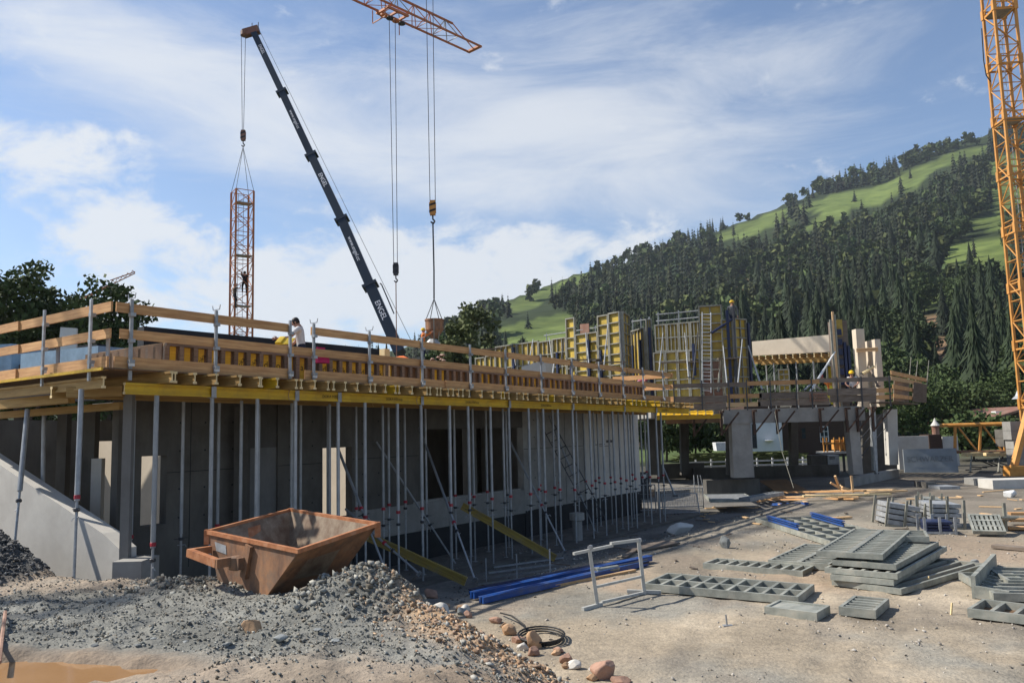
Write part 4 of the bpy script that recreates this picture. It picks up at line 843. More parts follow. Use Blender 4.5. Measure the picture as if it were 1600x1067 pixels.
a = at(604, 34, 5.7); c = at(706, 34, 5.7); b = MB(); b.box(a.x, c.x, 34, 38.5, 3.2, 5.7); b.build('raised_platform', MT['base'], label='dark raised platform behind the deck, below the hanging bucket', cat='platform')
b = MB(); c = at(624, 36, 5.7); b.lathe(c, [(.55, 0), (.62, .2), (.5, .45), (.33, .66), (.1, .78)], 9); b.v = [(x+.12*math.sin(z*9+x*5), y+.1*math.sin(x*7), z) for x, y, z in b.v]; b.build('orange_tarpaulin', MT['orangecloth'], label='bright orange tarpaulin heap on the deck at the crane boom foot', cat='tarpaulin')
b = MB(); c = at(682, 35, 5.95)
for k in range(14): b.lathe(c+V((rnd.uniform(-.35, .35), rnd.uniform(-.3, .3), rnd.uniform(-.2, .45))), [(.05, 0), (.12, .04), (.05, .1)], 7)
b.build('red_couplers', MT['rpanel'], label='heap of dark red couplers on the deck under the bucket', cat='couplers', kind='stuff')
# --- floor slab, fascia, columns
XL = at(1052, YB, ZD).x; XR = at(1346, YB, ZD).x
b = MB(); b.box(XL-1, XR, YB+.3, 54, 3.42, 3.72); b.build('floor_slab', MT['conc'], label='concrete floor slab of the upper storey on the right', cat='concrete slab')
b = MB(); b.box(at(1132, YB, 3).x, XR+.2, YB+.15, YB+.6, 3.05, 3.7); b.build('edge_beam_concrete', MT['conc'], label='concrete edge beam spanning between the two front columns', cat='concrete beam')
b = MB(); b.box(XL-.3, at(1131, YB, 3).x, YB+.3, YB+.6, 3.12, 3.5); b.build('edge_beam_concrete', MT['ply'], label='brown formed edge beam left of the thick front column', cat='concrete beam')
b = MB(); P = at(1068, 36.8, 3.1)
for k in range(7):
    x = P.x-1.0+.35*k; hbeam('deck_joist', V((x, 35.6, 3.62-.01*k)), V((x, 39, 3.62-.01*k)), MT['yellow'], f'yellow joist end below the junction of the two decks, {ordw(k)} from the left', 'joists at the deck junction')
hbeam('edge_beam', V((P.x-1.4, 36.0, 3.40)), V((P.x+1.5, 36.0, 3.40)), MT['yellow'], 'yellow beam under the junction of the two decks')
def taper(name, x0t, x1t, x0b, x1b, yb, Y, dp, zt, mt, label, cat='column'):
    zb = W((x0b+x1b)/2, yb, Y).z; a = at(x0b, Y, zb); c = at(x1b, Y, zb); e = at(x0t, Y, zt); f = at(x1t, Y, zt); o = V((0, dp, 0)); b = MB()
    b.hexa([a, c, c+o, a+o, e, f, f+o, e+o]); return b.build(name, MT[mt], label=label, cat=cat)
taper('concrete_column', 1143, 1173, 1147, 1179, 746, YB+.2, .6, 3.05, 'conc', 'thick pale concrete column at the front of the right building')
taper('concrete_column', 1326, 1342, 1334, 1349, 741, YB+.2, .6, 3.05, 'conc', 'thick concrete column near the right end of the right building')
taper('concrete_column', 1386, 1402, 1390, 1404, 726, 42.5, .5, 3.6, 'concl', 'pale concrete column at the far right end of the deck')
taper('concrete_column', 1362, 1368, 1366, 1372, 735, 41, .3, 3.6, 'galv', 'slim grey post between the two right-hand columns')
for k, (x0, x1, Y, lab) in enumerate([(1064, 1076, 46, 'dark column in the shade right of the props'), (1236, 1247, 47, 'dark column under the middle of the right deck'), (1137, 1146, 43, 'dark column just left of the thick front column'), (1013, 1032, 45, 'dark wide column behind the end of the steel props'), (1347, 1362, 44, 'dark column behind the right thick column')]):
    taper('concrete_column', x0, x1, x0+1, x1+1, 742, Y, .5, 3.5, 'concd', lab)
b = MB(); P0 = at(1330, YB, 0.42); P1 = at(1404, 43.3, .42); 
b.hexa([V((P0.x, P0.y, -.3)), V((P1.x, P1.y, -.3)), V((P1.x-.2, P1.y+.3, -.3)), V((P0.x-.2, P0.y+.3, -.3)), P0, P1, P1+V((-.2, .3, 0)), P0+V((-.2, .3, 0))]); b.build('plinth_wall', MT['conc'], label='low grey concrete plinth running back from the right column', cat='plinth')
b = MB(); P0 = at(1100, 39, .3); P1 = at(1182, 39, .3); b.box(P0.x, P1.x, 38.5, 39.2, -.3, .42); b.build('plinth_wall', MT['concd'], label='dark plinth under the thick front column', cat='plinth')
b = MB(); P0 = at(1182, 44, .2); P1 = at(1332, 44, .2); b.box(P0.x-3, P1.x, 45.8, 46.2, -.3, .62); b.build('plinth_wall', MT['concd'], label='low dark concrete upstand between the two front columns', cat='plinth')
b = MB(); P0 = at(1030, 47, 1); P1 = at(1100, 47, 1); b.box(P0.x, P1.x, 47, 47.2, -.3, .85); b.build('plinth_wall', MT['concd'], label='dark low wall behind the mesh fence', cat='plinth')
for k, (x0, x1, Y, zt) in enumerate([(1346, 1362, 48, 3.4)]):
    P0 = at(x0, Y, 1); P1 = at(1400, Y, 1); b = MB(); b.box(P0.x, P1.x, Y, Y+.2, 0, zt); b.build('infill_wall', MT['concd'], label='dark infill wall behind the right-hand columns', cat='wall')
# --- guard boards, brackets, posts
GB = 'guard boards of the right deck'
def bb(x0, x1, z, h, Y0, Y1, mt, label, nm='guard_board'): return plank(nm, at(x0, Y0, z), at(x1, Y1, z), .045, h, MT[mt], label, 'guard board', None, GB)
bb(1050, 1168, 4.87, .2, YB, YB, 'oldboard', 'weathered top board left of the push prop on the right deck'); bb(1166, 1280, 4.90, .2, YB-.05, YB-.05, 'board', 'browner top board in the middle of the right deck'); bb(1276, 1392, 4.95, .2, YB, YB, 'oldboard', 'grey top board below the white-shirted worker')
for k, (x0, x1, z, m_, lab) in enumerate([(1052, 1136, 4.22, 'oldboard', 'upper grey toe board at the left end of the right deck'), (1052, 1134, 3.88, 'oldboard', 'lower grey toe board at the left end of the right deck'), (1136, 1190, 4.32, 'board', 'narrow brown toe board right of the ladder foot'), (1136, 1188, 3.93, 'fresh', 'pale toe board below the narrow brown one'),
                                       (1186, 1246, 4.30, 'oldboard', 'upper toe board in the middle of the right deck'), (1184, 1244, 3.98, 'oldboard', 'lower toe board in the middle of the right deck'), (1247, 1292, 4.30, 'oldboard', 'upper toe board under the orange worker'), (1247, 1296, 3.98, 'oldboard', 'lower toe board under the orange worker'),
                                       (1293, 1369, 4.40, 'oldboard', 'upper toe board under the white-shirted worker'), (1297, 1369, 4.08, 'oldboard', 'lower toe board under the white-shirted worker'), (1369, 1394, 4.42, 'board', 'short brown upper toe board at the right corner'), (1369, 1394, 4.1, 'board', 'short brown lower toe board at the right corner')]):
    bb(x0, x1, z, .31 if m_ == 'oldboard' else .2, YB+(.06 if k % 2 else 0), YB+(.06 if k % 2 else 0), m_, lab, 'toe_board')
b = MB()
for i in range(9): 
    for j in range(3): c = at(1266+3.3*i, YB-.08, 4.32-.14*j); b.box(c.x-.035, c.x+.035, c.y, c.y+.02, c.z-.045, c.z+.045)
b.build('red_grille', MT['rpanel'], label='red perforated strip hung on the toe boards under the orange worker', cat='grille')
for k, x in enumerate((1054, 1098, 1140, 1168, 1205, 1246, 1270, 1310, 1348, 1392)):
    P = at(x, YB-.08, 3.65); b = MB(); b.bar(P, P+V((.02, 0, 1.45)), .05, .05); t = b.build('guard_post', MT['steel'], label=f'dark guard post on the right deck, {ordw(k)} from the left', cat='railing post', group='posts of the right deck')
for k, x in enumerate((1084, 1127, 1178, 1214, 1282, 1323, 1340, 1364)):
    P = at(x, YB-.02, 3.62); t = thing('deck_bracket', f'rusty triangular bracket under the right deck, {ordw(k)} from the left', 'bracket', P, group='brackets under the right deck'); q = .75
    MB().bar(P+V((.0, -.35, 0)), P+V((0, .5, 0)), .08, .10).build('top_bar', MT['brown'], t); MB().bar(P+V((.0, .1, -.05)), P+V((0, .1, -1.1)), .1, .1).build('upright', MT['brown'], t); MB().bar(P+V((0.05, .1, -1.0)), P+V((.75, -.25, -.05)), .07, .07).build('brace', MT['brown'], t)
strut('thin pole dropping from the deck under the right-hand end', W(1370, 740, 38.5), W(1360, 640, 38.5), .06, 'galv', 'pole', 'pole')
strut('scaffold pole under the far right end of the deck', W(1397, 720, 44), W(1393, 630, 44), .05, 'steel', 'pole', 'pole')
for k in range(3): strut(f'thin crossing brace between the right columns, {ordw(k)} from below', W(1346, 712-14*k, 41), W(1384, 668-14*k, 42), .025, 'steel', 'brace', 'brace')
# platform hanging out at the far right
for k, (x0, Y0, x1, Y1, z, m_) in enumerate([(1392, 38.5, 1448, 47, 5.3, 'board'), (1392, 38.7, 1440, 46, 5.05, 'fresh'), (1395, 39, 1436, 46, 4.65, 'board'), (1396, 39, 1425, 44, 4.2, 'board')]):
    plank('guard_board', at(x0, Y0, z), at(x1, Y1, z), .05, .2, MT[m_], f'sunlit board of the side platform at the far right, {ordw(k)} from the top', 'guard board', None, 'boards of the side platform')
for k, x in enumerate((1398, 1405, 1412, 1428, 1434, 1440)):
    P = at(x, 41+k*.9, 4.6); b = MB(); b.hexa([P+V(q) for q in ((-.1, 0, -.6), (.25, .05, -.65), (.25, .12, -.65), (-.1, .07, -.6), (.02, 0, .45), (.36, .05, .4), (.36, .12, .4), (.02, .07, .45))]); b.build('upright_board', MT['oldboard'], label=f'upright grey board of the side platform, {ordw(k)} from the left', cat='board', group='upright boards of the side platform')
for k, (x, h_) in enumerate(((1403, .5), (1420, 1.25), (1430, 1.1), (1448, 1.2))): P = at(x, 43+k, 4.9); strut(f'thin pole sticking up from the side platform, {ordw(k)} from the left', P, P+V((.25, 0, h_+.3)), .03, 'frame', 'pole', 'pole')
b = MB(); P0 = at(1388, 40, 3.9); P1 = at(1436, 47, 3.9); b.hexa([P0, P1, P1+V((-.6, .8, 0)), P0+V((-.8, .3, 0)), P0+V((0, 0, .06)), P1+V((0, 0, .06)), P1+V((-.6, .8, .06)), P0+V((-.8, .3, .06))]); b.build('platform_deck', MT['oldboard'], label='plank deck of the side platform at the far right', cat='platform')
# pale concrete parapet and its joists
P0 = at(1175, 46, 7.6); P1 = at(1306, 43, 7.6); d = (P1-P0).normalized(); nb = V((-d.y, d.x, 0))*.3
t = MB().hexa([V((P0.x, P0.y, 6.93)), V((P1.x, P1.y, 6.78)), V((P1.x, P1.y, 6.78))+nb, V((P0.x, P0.y, 6.93))+nb, V((P0.x, P0.y, 7.75)), V((P1.x, P1.y, 7.72)), V((P1.x, P1.y, 7.72))+nb, V((P0.x, P0.y, 7.75))+nb]).build('concrete_parapet', MT['cream'], label='sunlit pale concrete parapet of the upper right storey', cat='parapet')
for k in range(12):
    c = P0.lerp(P1, (k+.4)/12.2); c.z = 6.76-.012*k; hbeam('parapet_joist', c-nb*1.4, c+nb*9, MT['ywood'], f'timber joist under the pale parapet, {ordw(k)} from the left', 'joists under the parapet')
for k, dd in enumerate((0.2, 4.)): hbeam('parapet_beam', P0+nb*dd+V((0, 0, 6.55-P0.z)), P1+nb*dd+V((0, 0, 6.42-P1.z)), MT['ywood'], ['front timber beam carrying the parapet joists', 'rear timber beam carrying the parapet joists'][k], None)
for k, u in enumerate((.06, .25, .33, .52, .64, .72, .80, .9)):
    c = P0.lerp(P1, u)+nb*(.2 if k % 2 else 4.); c.z = 3.75; prop(c, V((c.x, c.y, 6.42)), f'steel prop under the pale parapet, {ordw(k)} from the left', 'props under the parapet', .04, False, 500+k)
fpanel('small yellow framed panel standing below the parapet', 1219, 44.5, 1237, 44.3, 3.9, 6.0, 7, 2)
fpanel('bright yellow sheet standing left of the column formwork', 1293, 41.5, 1306, 41.4, 4.7, 5.95, 0, 0, 'hoist', name='yellow_sheet')
b = MB()
for k in range(9): c = at(1184+8.5*k, 40.5, 3.98); b.bar(c+V((-.6, rnd.uniform(-.3, .3), .05*(k % 3))), c+V((.6, rnd.uniform(-.3, .3), .05*(k % 3)+rnd.uniform(0, .15))), .12, .04)
b.build('timber_offcuts', MT['board'], label='loose orange timber offcuts piled on the right deck', cat='timber pile', kind='stuff')
# column formwork with blue walers
c0 = at(1306, 40.2, 3.75); c1 = at(1336, 40.2, 3.75)
t = thing('column_formwork', 'tall column formwork with blue walers and pale uprights', 'column formwork', c0)
MB().box(c0.x+.15, c1.x-.1, 40.2, 40.85, 3.75, 8.1).build('plywood_box', MT['oldboard'], t); MB().box(c0.x+.2, c0.x+.6, 40.15, 40.19, 7.3, 8.15).build('top_sheet', MT['ypanel'], t)
for dx, zt, m_ in ((.02, 8.15, 'frame'), (.16, 8.55, 'fresh'), (.24, 8.4, 'frame')): MB().bar(V((c0.x+dx, 40.1, 3.75)), V((c0.x+dx-.03, 40.1, zt)), .07, .1).build('upright', MT[m_], t)
for k in range(6): z = 5.0+.5*k; MB().bar(V((c0.x+.28, 40.12, z)), V((c0.x+.5, 40.12, z)), .1, .3).build('waler', MT['dblue'], t)
for dx in (.62, .8): MB().bar(V((c0.x+dx, 40.1, 4.2)), V((c0.x+dx, 40.1, 7.6-dx)), .12, .12).build('waler', MT['dblue'], t)
# pale concrete pieces at the right of the upper storey
def cbox(x0, x1, y0, y1, Y, dp, label, mt='cream'): a = W(x0, y0, Y); c = W(x1, y1, Y); b = MB(); b.box(a.x, W(x1, y0, Y).x, Y, Y+dp, ZD-.05, a.z); return b.build('concrete_pier', MT[mt], label=label, cat='concrete wall')
cbox(1337, 1350, 514, 600, 42.5, .5, 'pale concrete pier just right of the column formwork'); cbox(1366.5, 1375.5, 530, 600, 42.0, 2.2, 'pale concrete pier at the right end of the upper storey'); cbox(1350.5, 1366, 538.5, 600, 43.6, .3, 'low pale concrete wall between two piers')
P0 = at(1338, 42.3, 6.75); P1 = at(1372, 41.9, 6.75); hbeam('lintel_beam', P0, P1, MT['fresh'], 'pale timber beam spanning between the two concrete piers', None)

for k, (x, y0, y1, Y) in enumerate([(800, 536, 572, 49), (833, 530, 570, 47.3), (858, 528, 570, 46), (882, 530, 575, 45), (915, 520, 575, 44), (950, 505, 580, 42), (968, 500, 585, 41.6), (1036, 520, 590, 41), (1070, 520, 590, 40.8), (1090, 520, 592, 40.4), (1130, 540, 600, 39.8), (1160, 530, 600, 39.6)]):
    P1 = W(x, y0, Y); P0 = W(x-7 if k % 2 else x+6, y1, Y-1.6); P0.z = max(P0.z, 3.9); strut(f'slim push prop bracing the yellow formwork, {ordw(k)} from the left', P0, P1, .035, 'galv' if k % 3 else 'steel')
for k, (x, y, Y, wd) in enumerate([(770, 545, 50, 1.4), (835, 556, 47, 1.6), (915, 562, 43.6, 1.5), (955, 566, 41.8, 1.6), (1060, 566, 40.9, 2.0), (1140, 560, 39.8, 1.2)]):
    P = W(x, y, Y); b = MB(); b.bar(P-V((wd/2, 0, 0)), P+V((wd/2, 0, .0)), .35, .05).bar(P-V((wd*.4, 0, 0)), P+V((-wd*.4, .3, -.5)), .05, .05).bar(P+V((wd*.4, 0, 0)), P+V((wd*.4, .3, -.5)), .05, .05); b.build('work_platform', MT['oldboard'], label=f'narrow work platform hung on the yellow formwork, {ordw(k)} from the left', cat='work platform', group='work platforms on the formwork')
# ------------------------------------------------------------------ cranes
def lattice_tower(name, label, C, wd, z0, z1, rz, bay, leg, br, mt, cat='crane mast', collars=0, ladder_=True):
    t = thing(name, label, cat, (C[0], C[1], z0)); hw = wd/2
    cs = [V((C[0], C[1], 0))+M4.Rotation(rz, 4, 'Z') @ V((a*hw, b*hw, 0)) for a, b in ((-1, -1), (1, -1), (1, 1), (-1, 1))]
    for c in cs: MB().bar(c+V((0, 0, z0)), c+V((0, 0, z1)), leg, leg, (1, 0, 0)).build('leg', mt, t)
    n = int((z1-z0)/bay); h = (z1-z0)/n
    for k in range(n):
        za = z0+k*h; zb = za+h
        for f in range(4):
            a, b = cs[f], cs[(f+1) % 4]; 
            if (k+f) % 2: a, b = b, a
            MB().tube(a+V((0, 0, za)), b+V((0, 0, zb)), br, 5).build('brace', mt, t)
        hb = MB(); 
        for f in range(4): hb.tube(cs[f]+V((0, 0, za)), cs[(f+1) % 4]+V((0, 0, za)), br*.9, 5)
        hb.build('horizontal_ring', mt, t)
    for f in range(4): MB().tube(cs[f]+V((0, 0, z1)), cs[(f+1) % 4]+V((0, 0, z1)), br, 5).build('top_bar', mt, t)
    for z in np.arange(z0+collars, z1, collars) if collars else ():
        b = MB(); e = .10
        for c in cs: b.box(c.x-leg*.8, c.x+leg*.8, c.y-leg*.8, c.y+leg*.8, z-.28, z+.28)
        for f in range(4): b.bar(cs[f]+V((0, 0, z-.2)), cs[(f+1) % 4]+V((0, 0, z-.2)), .05, .09); b.bar(cs[f]+V((0, 0, z+.2)), cs[(f+1) % 4]+V((0, 0, z+.2)), .05, .06)
        b.build('joint', mt, t)
        c4 = [c*.5+V((C[0], C[1], 0))*.5 for c in cs]
        b = MB(); b.hexa([c+(cs[0]-c)*.0+V((0, 0, z-.23)) for c in cs]+[c+V((0, 0, z-.2)) for c in cs]); 
        if int(z*10) % 2 == 0: b.build('platform', MT['galv'], t)
    if ladder_:
        o = V((C[0], C[1], 0))+M4.Rotation(rz, 4, 'Z') @ V((0, hw*.55, 0)); lb = MB()
        for s_ in (-.18, .18): lb.tube(o+V((s_, 0, z0)), o+V((s_, 0, z1)), .02, 5)
        for z in np.arange(z0, z1, .35): lb.tube(o+V((-.18, 0, z)), o+V((.18, 0, z)), .014, 4)
        lb.build('ladder', MT['galv'], t)
    return t
lp = at(1623, 41.5, 0.)
CR = (lp.x+.66, 41.5+.55)
lattice_tower('tower_crane_mast', 'yellow orange lattice mast of the tower crane at the right edge', CR, 1.12, .6, 36, R(-4), 1.05, .125, .034, MT['orange'], collars=3.1)
P = W(1538, 60, 41.3); b = MB(); b.path([W(1534, 45, 41.3), W(1537, 95, 41.3), W(1541, 118, 41.2), W(1548, 128, 41.2)], .03, 5); b.build('power_cable', MT['hose'], label='dark power cable hanging in a loop from the crane mast', cat='cable')
# crane base: foot frame, struts and ballast slabs
t = thing('crane_undercarriage', 'orange foot frame and raking struts of the tower crane', 'crane base', (CR[0], CR[1], 0))
fp = at(1583, 40.6, .35); MB().box(fp.x-.35, fp.x+6, 40.3, 40.9, .1, .45).build('foot_beam', MT['orange'], t); MB().bar(fp+V((0, 0, .05)), W(1607, 640, 40.9), .26, .26).build('strut', MT['orange'], t)
MB().box(fp.x-.3, fp.x+.45, 40.25, 40.95, .45, .6).build('foot_plate', MT['orange'], t)
for k in range(5):
    a = at(1571, 41.6, .5); z = .46+k*.47; b = MB(); dx = -.16 if k >= 3 else .0
    b.box(a.x+.35+dx*.5, a.x+5, 41.3, 42.0, z, z+.455); b.build('ballast_block', MT['conc'], label=f'weathered concrete ballast slab of the crane base, {ordw(k)} from below', cat='ballast block', group='ballast slabs of the tower crane')
for k in range(2):
    a = at(1566, 42.4, .5); z = 1.50+k*.45; b = MB(); b.box(a.x, a.x+.62, 42.05, 42.8, z, z+.44); b.build('ballast_block', MT['concd'], label=f'darker end ballast block behind the slabs, {ordw(k)} from below', cat='ballast block', group='ballast slabs of the tower crane')
# jib overhead with trolley
tip = W(741, 77, 50); jd = V((-.68, -.733, 0)); zj = tip.z; side = V((jd.y, -jd.x, 0)); Lj = 46
t = thing('crane_jib', 'orange lattice crane jib with trolley passing overhead at the top', 'crane jib', tip+jd*Lj)
lowA = tip-side*.55; lowB = tip+side*.55; up_ = V((0, 0, 1.05))
for p in (lowA, lowB): MB().bar(p, p+jd*Lj, .09, .11).build('lower_chord', MT['ored'], t)
MB().bar(tip+jd*1.9+up_, tip+jd*Lj+up_, .11, .11).build('upper_chord', MT['ored'], t)
MB().bar(tip+jd*.1, tip+jd*1.9+up_, .05, .05).bar(tip+side*.6, tip-side*.6, .25, .12).build('tip_frame', MT['ored'], t)
n = 34; st = (Lj-1.9)/n
for k in range(n):
    a = tip+jd*(1.9+st*k); c = a+jd*st; m_ = a+jd*st*.5
    b = MB(); b.tube(lowA+(a-tip), lowB+(c-tip), .02, 4).tube(lowA+(a-tip), lowB+(a-tip), .022, 4)
    for q in (lowA, lowB): b.tube(q+(a-tip), m_+up_, .028, 5).tube(m_+up_, q+(c-tip), .028, 5)
    b.build('brace', MT['ored' if k % 3 else 'frame'], t)
tr = W(628, 12, 44.5)
tr = tip+jd*((tip-V((tr.x, tr.y, tip.z))).length)
t = thing('trolley', 'orange crane trolley with pulleys hanging under the jib', 'trolley', tr)
b = MB(); [b.box(-.8, .8, y0-.06, y0+.06, -.26, -.12) for y0 in (-.5, .5)]; [b.box(x0-.06, x0+.06, -.44, .44, -.25, -.13) for x0 in (-.7, 0, .7)]; put('carriage', b.mesh('carriage', MT['ored']), t, M4.Rotation(math.atan2(jd.y, jd.x), 4, 'Z'))
for k in range(4): b = MB().lathe(tr+jd*(-.7+.45*k)+V((0, 0, -.5)), [(.05, -.1), (.22, -.05), (.22, .05), (.05, .1)], 10); b.build('pulley', MT['ored' if k % 2 else 'steel'], t)
for a in (-1, 1):
    for s_ in (-.6, .6): MB().bar(tr+jd*a+side*s_+V((0, 0, -.1)), tr+jd*a+side*s_+V((0, 0, -.9)), .05, .05).build('hanger', MT['ored'], t)
MB().bar(tr+jd+side*.6+V((0, 0, -.9)), tr+jd-side*.6+V((0, 0, -.9)), .05, .05).build('crossbar', MT['ored'], t)
lattice_tower('tower_crane_mast', 'lattice mast carrying the overhead jib, outside the left edge', (tip+jd*(Lj+.5)).to_tuple()[:2], 1.7, 0, zj+1, 0, 1.7, .16, .05, MT['ored'], ladder_=False)
# hook blocks and ropes
def hookblock(label, c, s, mt, name='hook_block'):
    t = thing(name, label, 'hook block', c); 
    b = MB(); b.box(c.x-.16*s, c.x+.16*s, c.y-.1, c.y+.1, c.z-.25*s, c.z+.25*s).box(c.x-.13*s, c.x+.13*s, c.y-.11, c.y+.11, c.z-.36*s, c.z+.36*s); b.build('cheek', MT[mt], t)
    b = MB()
    for k in range(2): z = c.z+(-.2+.3*k)*s; b.hexa([V((c.x-.162*s, c.y-.113, z-.05)), V((c.x+.162*s, c.y-.113, z+.08)), V((c.x+.162*s, c.y-.112, z+.2)), V((c.x-.162*s, c.y-.112, z+.07))]*2)
    b.build('stripe', MT['steel'], t)
    MB().path([c+V((0, 0, -.36*s)), c+V((0, 0, -.55*s)), c+V((.1*s, 0, -.66*s)), c+V((.02*s, 0, -.78*s)), c+V((-.1*s, 0, -.68*s))], .04*s, 6).build('hook', MT['steel'], t); return t
def rope(label, pts, r=.02, mt='cable'): b = MB().path(pts, r, 6); return b.build('rope', MT[mt], label=label, cat='rope')
h1 = W(638, 417, 44.5); h1 = V((tr.x+.05, tr.y, h1.z))
hookblock('dark hook block hanging from the overhead jib, left of the bucket', h1, 1.0, 'steel')
for s_, w_ in ((-.19, 'left'), (.16, 'right')): rope(f'{w_} hoist rope from the trolley to the dark hook block', [tr+V((s_, 0, -.4)), h1+V((s_*.6, 0, .3))])
rope('long red and grey chain sling hanging empty below the dark hook block', [h1+V((0, 0, -.7)), V((h1.x, h1.y, 6))], .03, 'rpanel')
h2 = W(676, 325, 43); hookblock('orange striped hook block above the concrete bucket', h2, 1.15, 'orange')
for s_, w_ in ((-.2, 'left'), (.22, 'right')): rope(f'{w_} hoist rope running up out of the picture above the bucket', [h2+V((s_*.7, 0, .35)), V((h2.x+s_, h2.y, 34))])
sl = W(678, 467, 43); sl.x = h2.x; rope('dark chain between the orange hook block and the bucket sling', [h2+V((0, 0, -.8)), V((h2.x+.02, h2.y, h2.z-3.5)), sl], .045, 'steel')
bc = W(678, 500, 43); bc.x = h2.x
t = thing('concrete_bucket', 'rusty red concrete bucket hanging from the crane over the deck', 'concrete bucket', bc-V((0, 0, 1)))
MB().lathe(bc, [(.50, .03), (.53, .03), (.53, -.05), (.50, -.06), (.49, -.55), (.20, -.95), (.16, -1.0), (.12, -1.0), (.46, -.53), (.48, 0)], 20).build('hopper', MT['rust'], t, smooth=False)
MB().bar(bc+V((.02, -.52, .0)), bc+V((.02, -.50, -1.3)), .05, .05).bar(bc+V((.3, -.3, -.5)), bc+V((.2, -.1, -1.25)), .05, .05).bar(bc+V((-.5, 0, -.75)), bc+V((-.1, 0, -1.1)), .06, .06).build('lever', MT['frame'], t)
for k in range(4): a = .6+k*1.57; MB().tube(sl, bc+V((.5*math.cos(a), .5*math.sin(a), .02)), .022, 5).build('sling', MT['cable'], t)
b = MB(); c = bc+V((-.1, 0, -1.35)); b.lathe(c, [(.42, -.25), (.5, -.1), (.35, .15), (.2, .3)], 9); b.build('hopper_funnel', MT['galv'], label='grey funnel and hose mouth under the bucket', cat='funnel')
# mobile crane boom
bs = [W(622, 545, 47.2), W(579, 447, 48.5), W(534.5, 344, 50), W(487, 244, 51.6), W(441, 145, 53), W(397, 52, 54.4)]
ws = [.66, .58, .52, .47, .42]
t = thing('crane_boom', 'dark telescopic boom of a mobile crane rising behind the deck', 'crane boom', bs[0]); upb = V((0, -1, .1))
for k in range(5):
    w_ = ws[k]; MB().bar(bs[k]-(bs[k+1]-bs[k]).normalized()*.3, bs[k+1], w_, w_*1.1, upb).build('boom_section', MT['boom'], t)
    if k < 4:
        d = (bs[k+1]-bs[k]).normalized(); MB().bar(bs[k+1]-d*.1, bs[k+1]+d*.1, w_+.28, w_*1.1+.06, upb).build('boom_collar', MT['boom'], t)
d = (bs[1]-bs[0]).normalized(); sd_ = d.cross(upb).normalized()
MB().path([bs[1]+sd_*.6-d*.1, bs[1]+sd_*.65-d*.2, bs[1]+sd_*.62-d*2.4], .04, 5).build('hydraulic_pipe', MT['steel'], t)
def btext(s, px, py, size, k):
    d = (bs[k+1]-bs[k]).normalized(); sd2 = d.cross(upb).normalized(); u = sd2.cross(d).normalized(); f = max(0, min(1, (bs[k].z-W(px, py, (bs[k].y+bs[k+1].y)/2).z)/(bs[k].z-bs[k+1].z)))
    c = bs[k].lerp(bs[k+1], f)+u*(ws[k]*.55+.006); x = -d; z = u; y = z.cross(x)
    m = M4(((x.x, y.x, z.x, 0), (x.y, y.y, z.y, 0), (x.z, y.z, z.z, 0), (0, 0, 0, 1))); m.translation = c; text('lettering', s, size, m, MT['letter'], t, .002)
btext('ENGEL', 597, 488, .46, 0); btext('www.engel.cc', 556, 392, .34, 1); btext('ENGEL', 506, 284, .38, 2); btext('www.engel.cc', 458, 190, .30, 3); btext('ENGEL', 413, 78, .30, 4)
hd = bs[5]; MB().bar(hd+V((.35, 0, .25)), hd+V((-.75, 0, -.05)), .5, .5, (0, -1, 0)).lathe(hd+V((-.62, -.0, -.3)), [(.1, 0), (.35, .1), (.35, .4), (.1, .5)], 10).build('boom_head', MT['rpanel'], t)
MB().tube(hd+V((-.15, 0, .3)), hd+V((-.15, 0, .75)), .03, 5).tube(hd+V((.3, 0, .4)), hd+V((.3, 0, .8)), .03, 5).build('antenna', MT['steel'], t)
rope('thin hoist rope running along the upper side of the dark boom', [bs[0]+sd_*.9, bs[5]+sd_*.42], .015)
h3 = W(380, 212, 54.2); t_ = hookblock('dark red hook block of the mobile crane', h3, 1.05, 'rpanel')
for s_, w_ in ((-.22, 'left'), (.08, 'right')): rope(f'{w_} hoist rope of the mobile crane', [V((h3.x+s_, h3.y, hd.z-.2)), h3+V((s_*.3, 0, .3))])
# hanging tower section
tc_ = W(380, 300, 54.2); tz1 = tc_.z; tc_.x = h3.x
tt = lattice_tower('tower_section', 'slender orange red tower crane section hung from the mobile crane', (tc_.x, tc_.y), 1.2, .2, tz1, R(35), .95, .11, .028, MT['ored'])
for k, z in enumerate((tz1-.9, tz1-4.6, tz1-8.1)): b = MB(); b.add([V((tc_.x, tc_.y, z))+M4.Rotation(R(35), 4, 'Z') @ V(q) for q in ((-.58, -.58, 0), (.58, -.58, 0), (.58, .2, 0), (-.58, .2, 0), (-.58, -.58, .04), (.58, -.58, .04), (.58, .2, .04), (-.58, .2, .04))], [(3, 2, 1, 0), (4, 5, 6, 7), (0, 1, 5, 4), (1, 2, 6, 5), (2, 3, 7, 6), (3, 0, 4, 7)]); b.build('platform', MT['galv'], tt)
for k in range(4):
    a = R(35)+math.pi/4+k*math.pi/2; rope(f'sling rope from the hook to a corner of the tower section, {ordw(k)} of four', [h3+V((0, 0, -.85)), V((tc_.x+.85*math.cos(a), tc_.y+.85*math.sin(a), tz1))], .018)
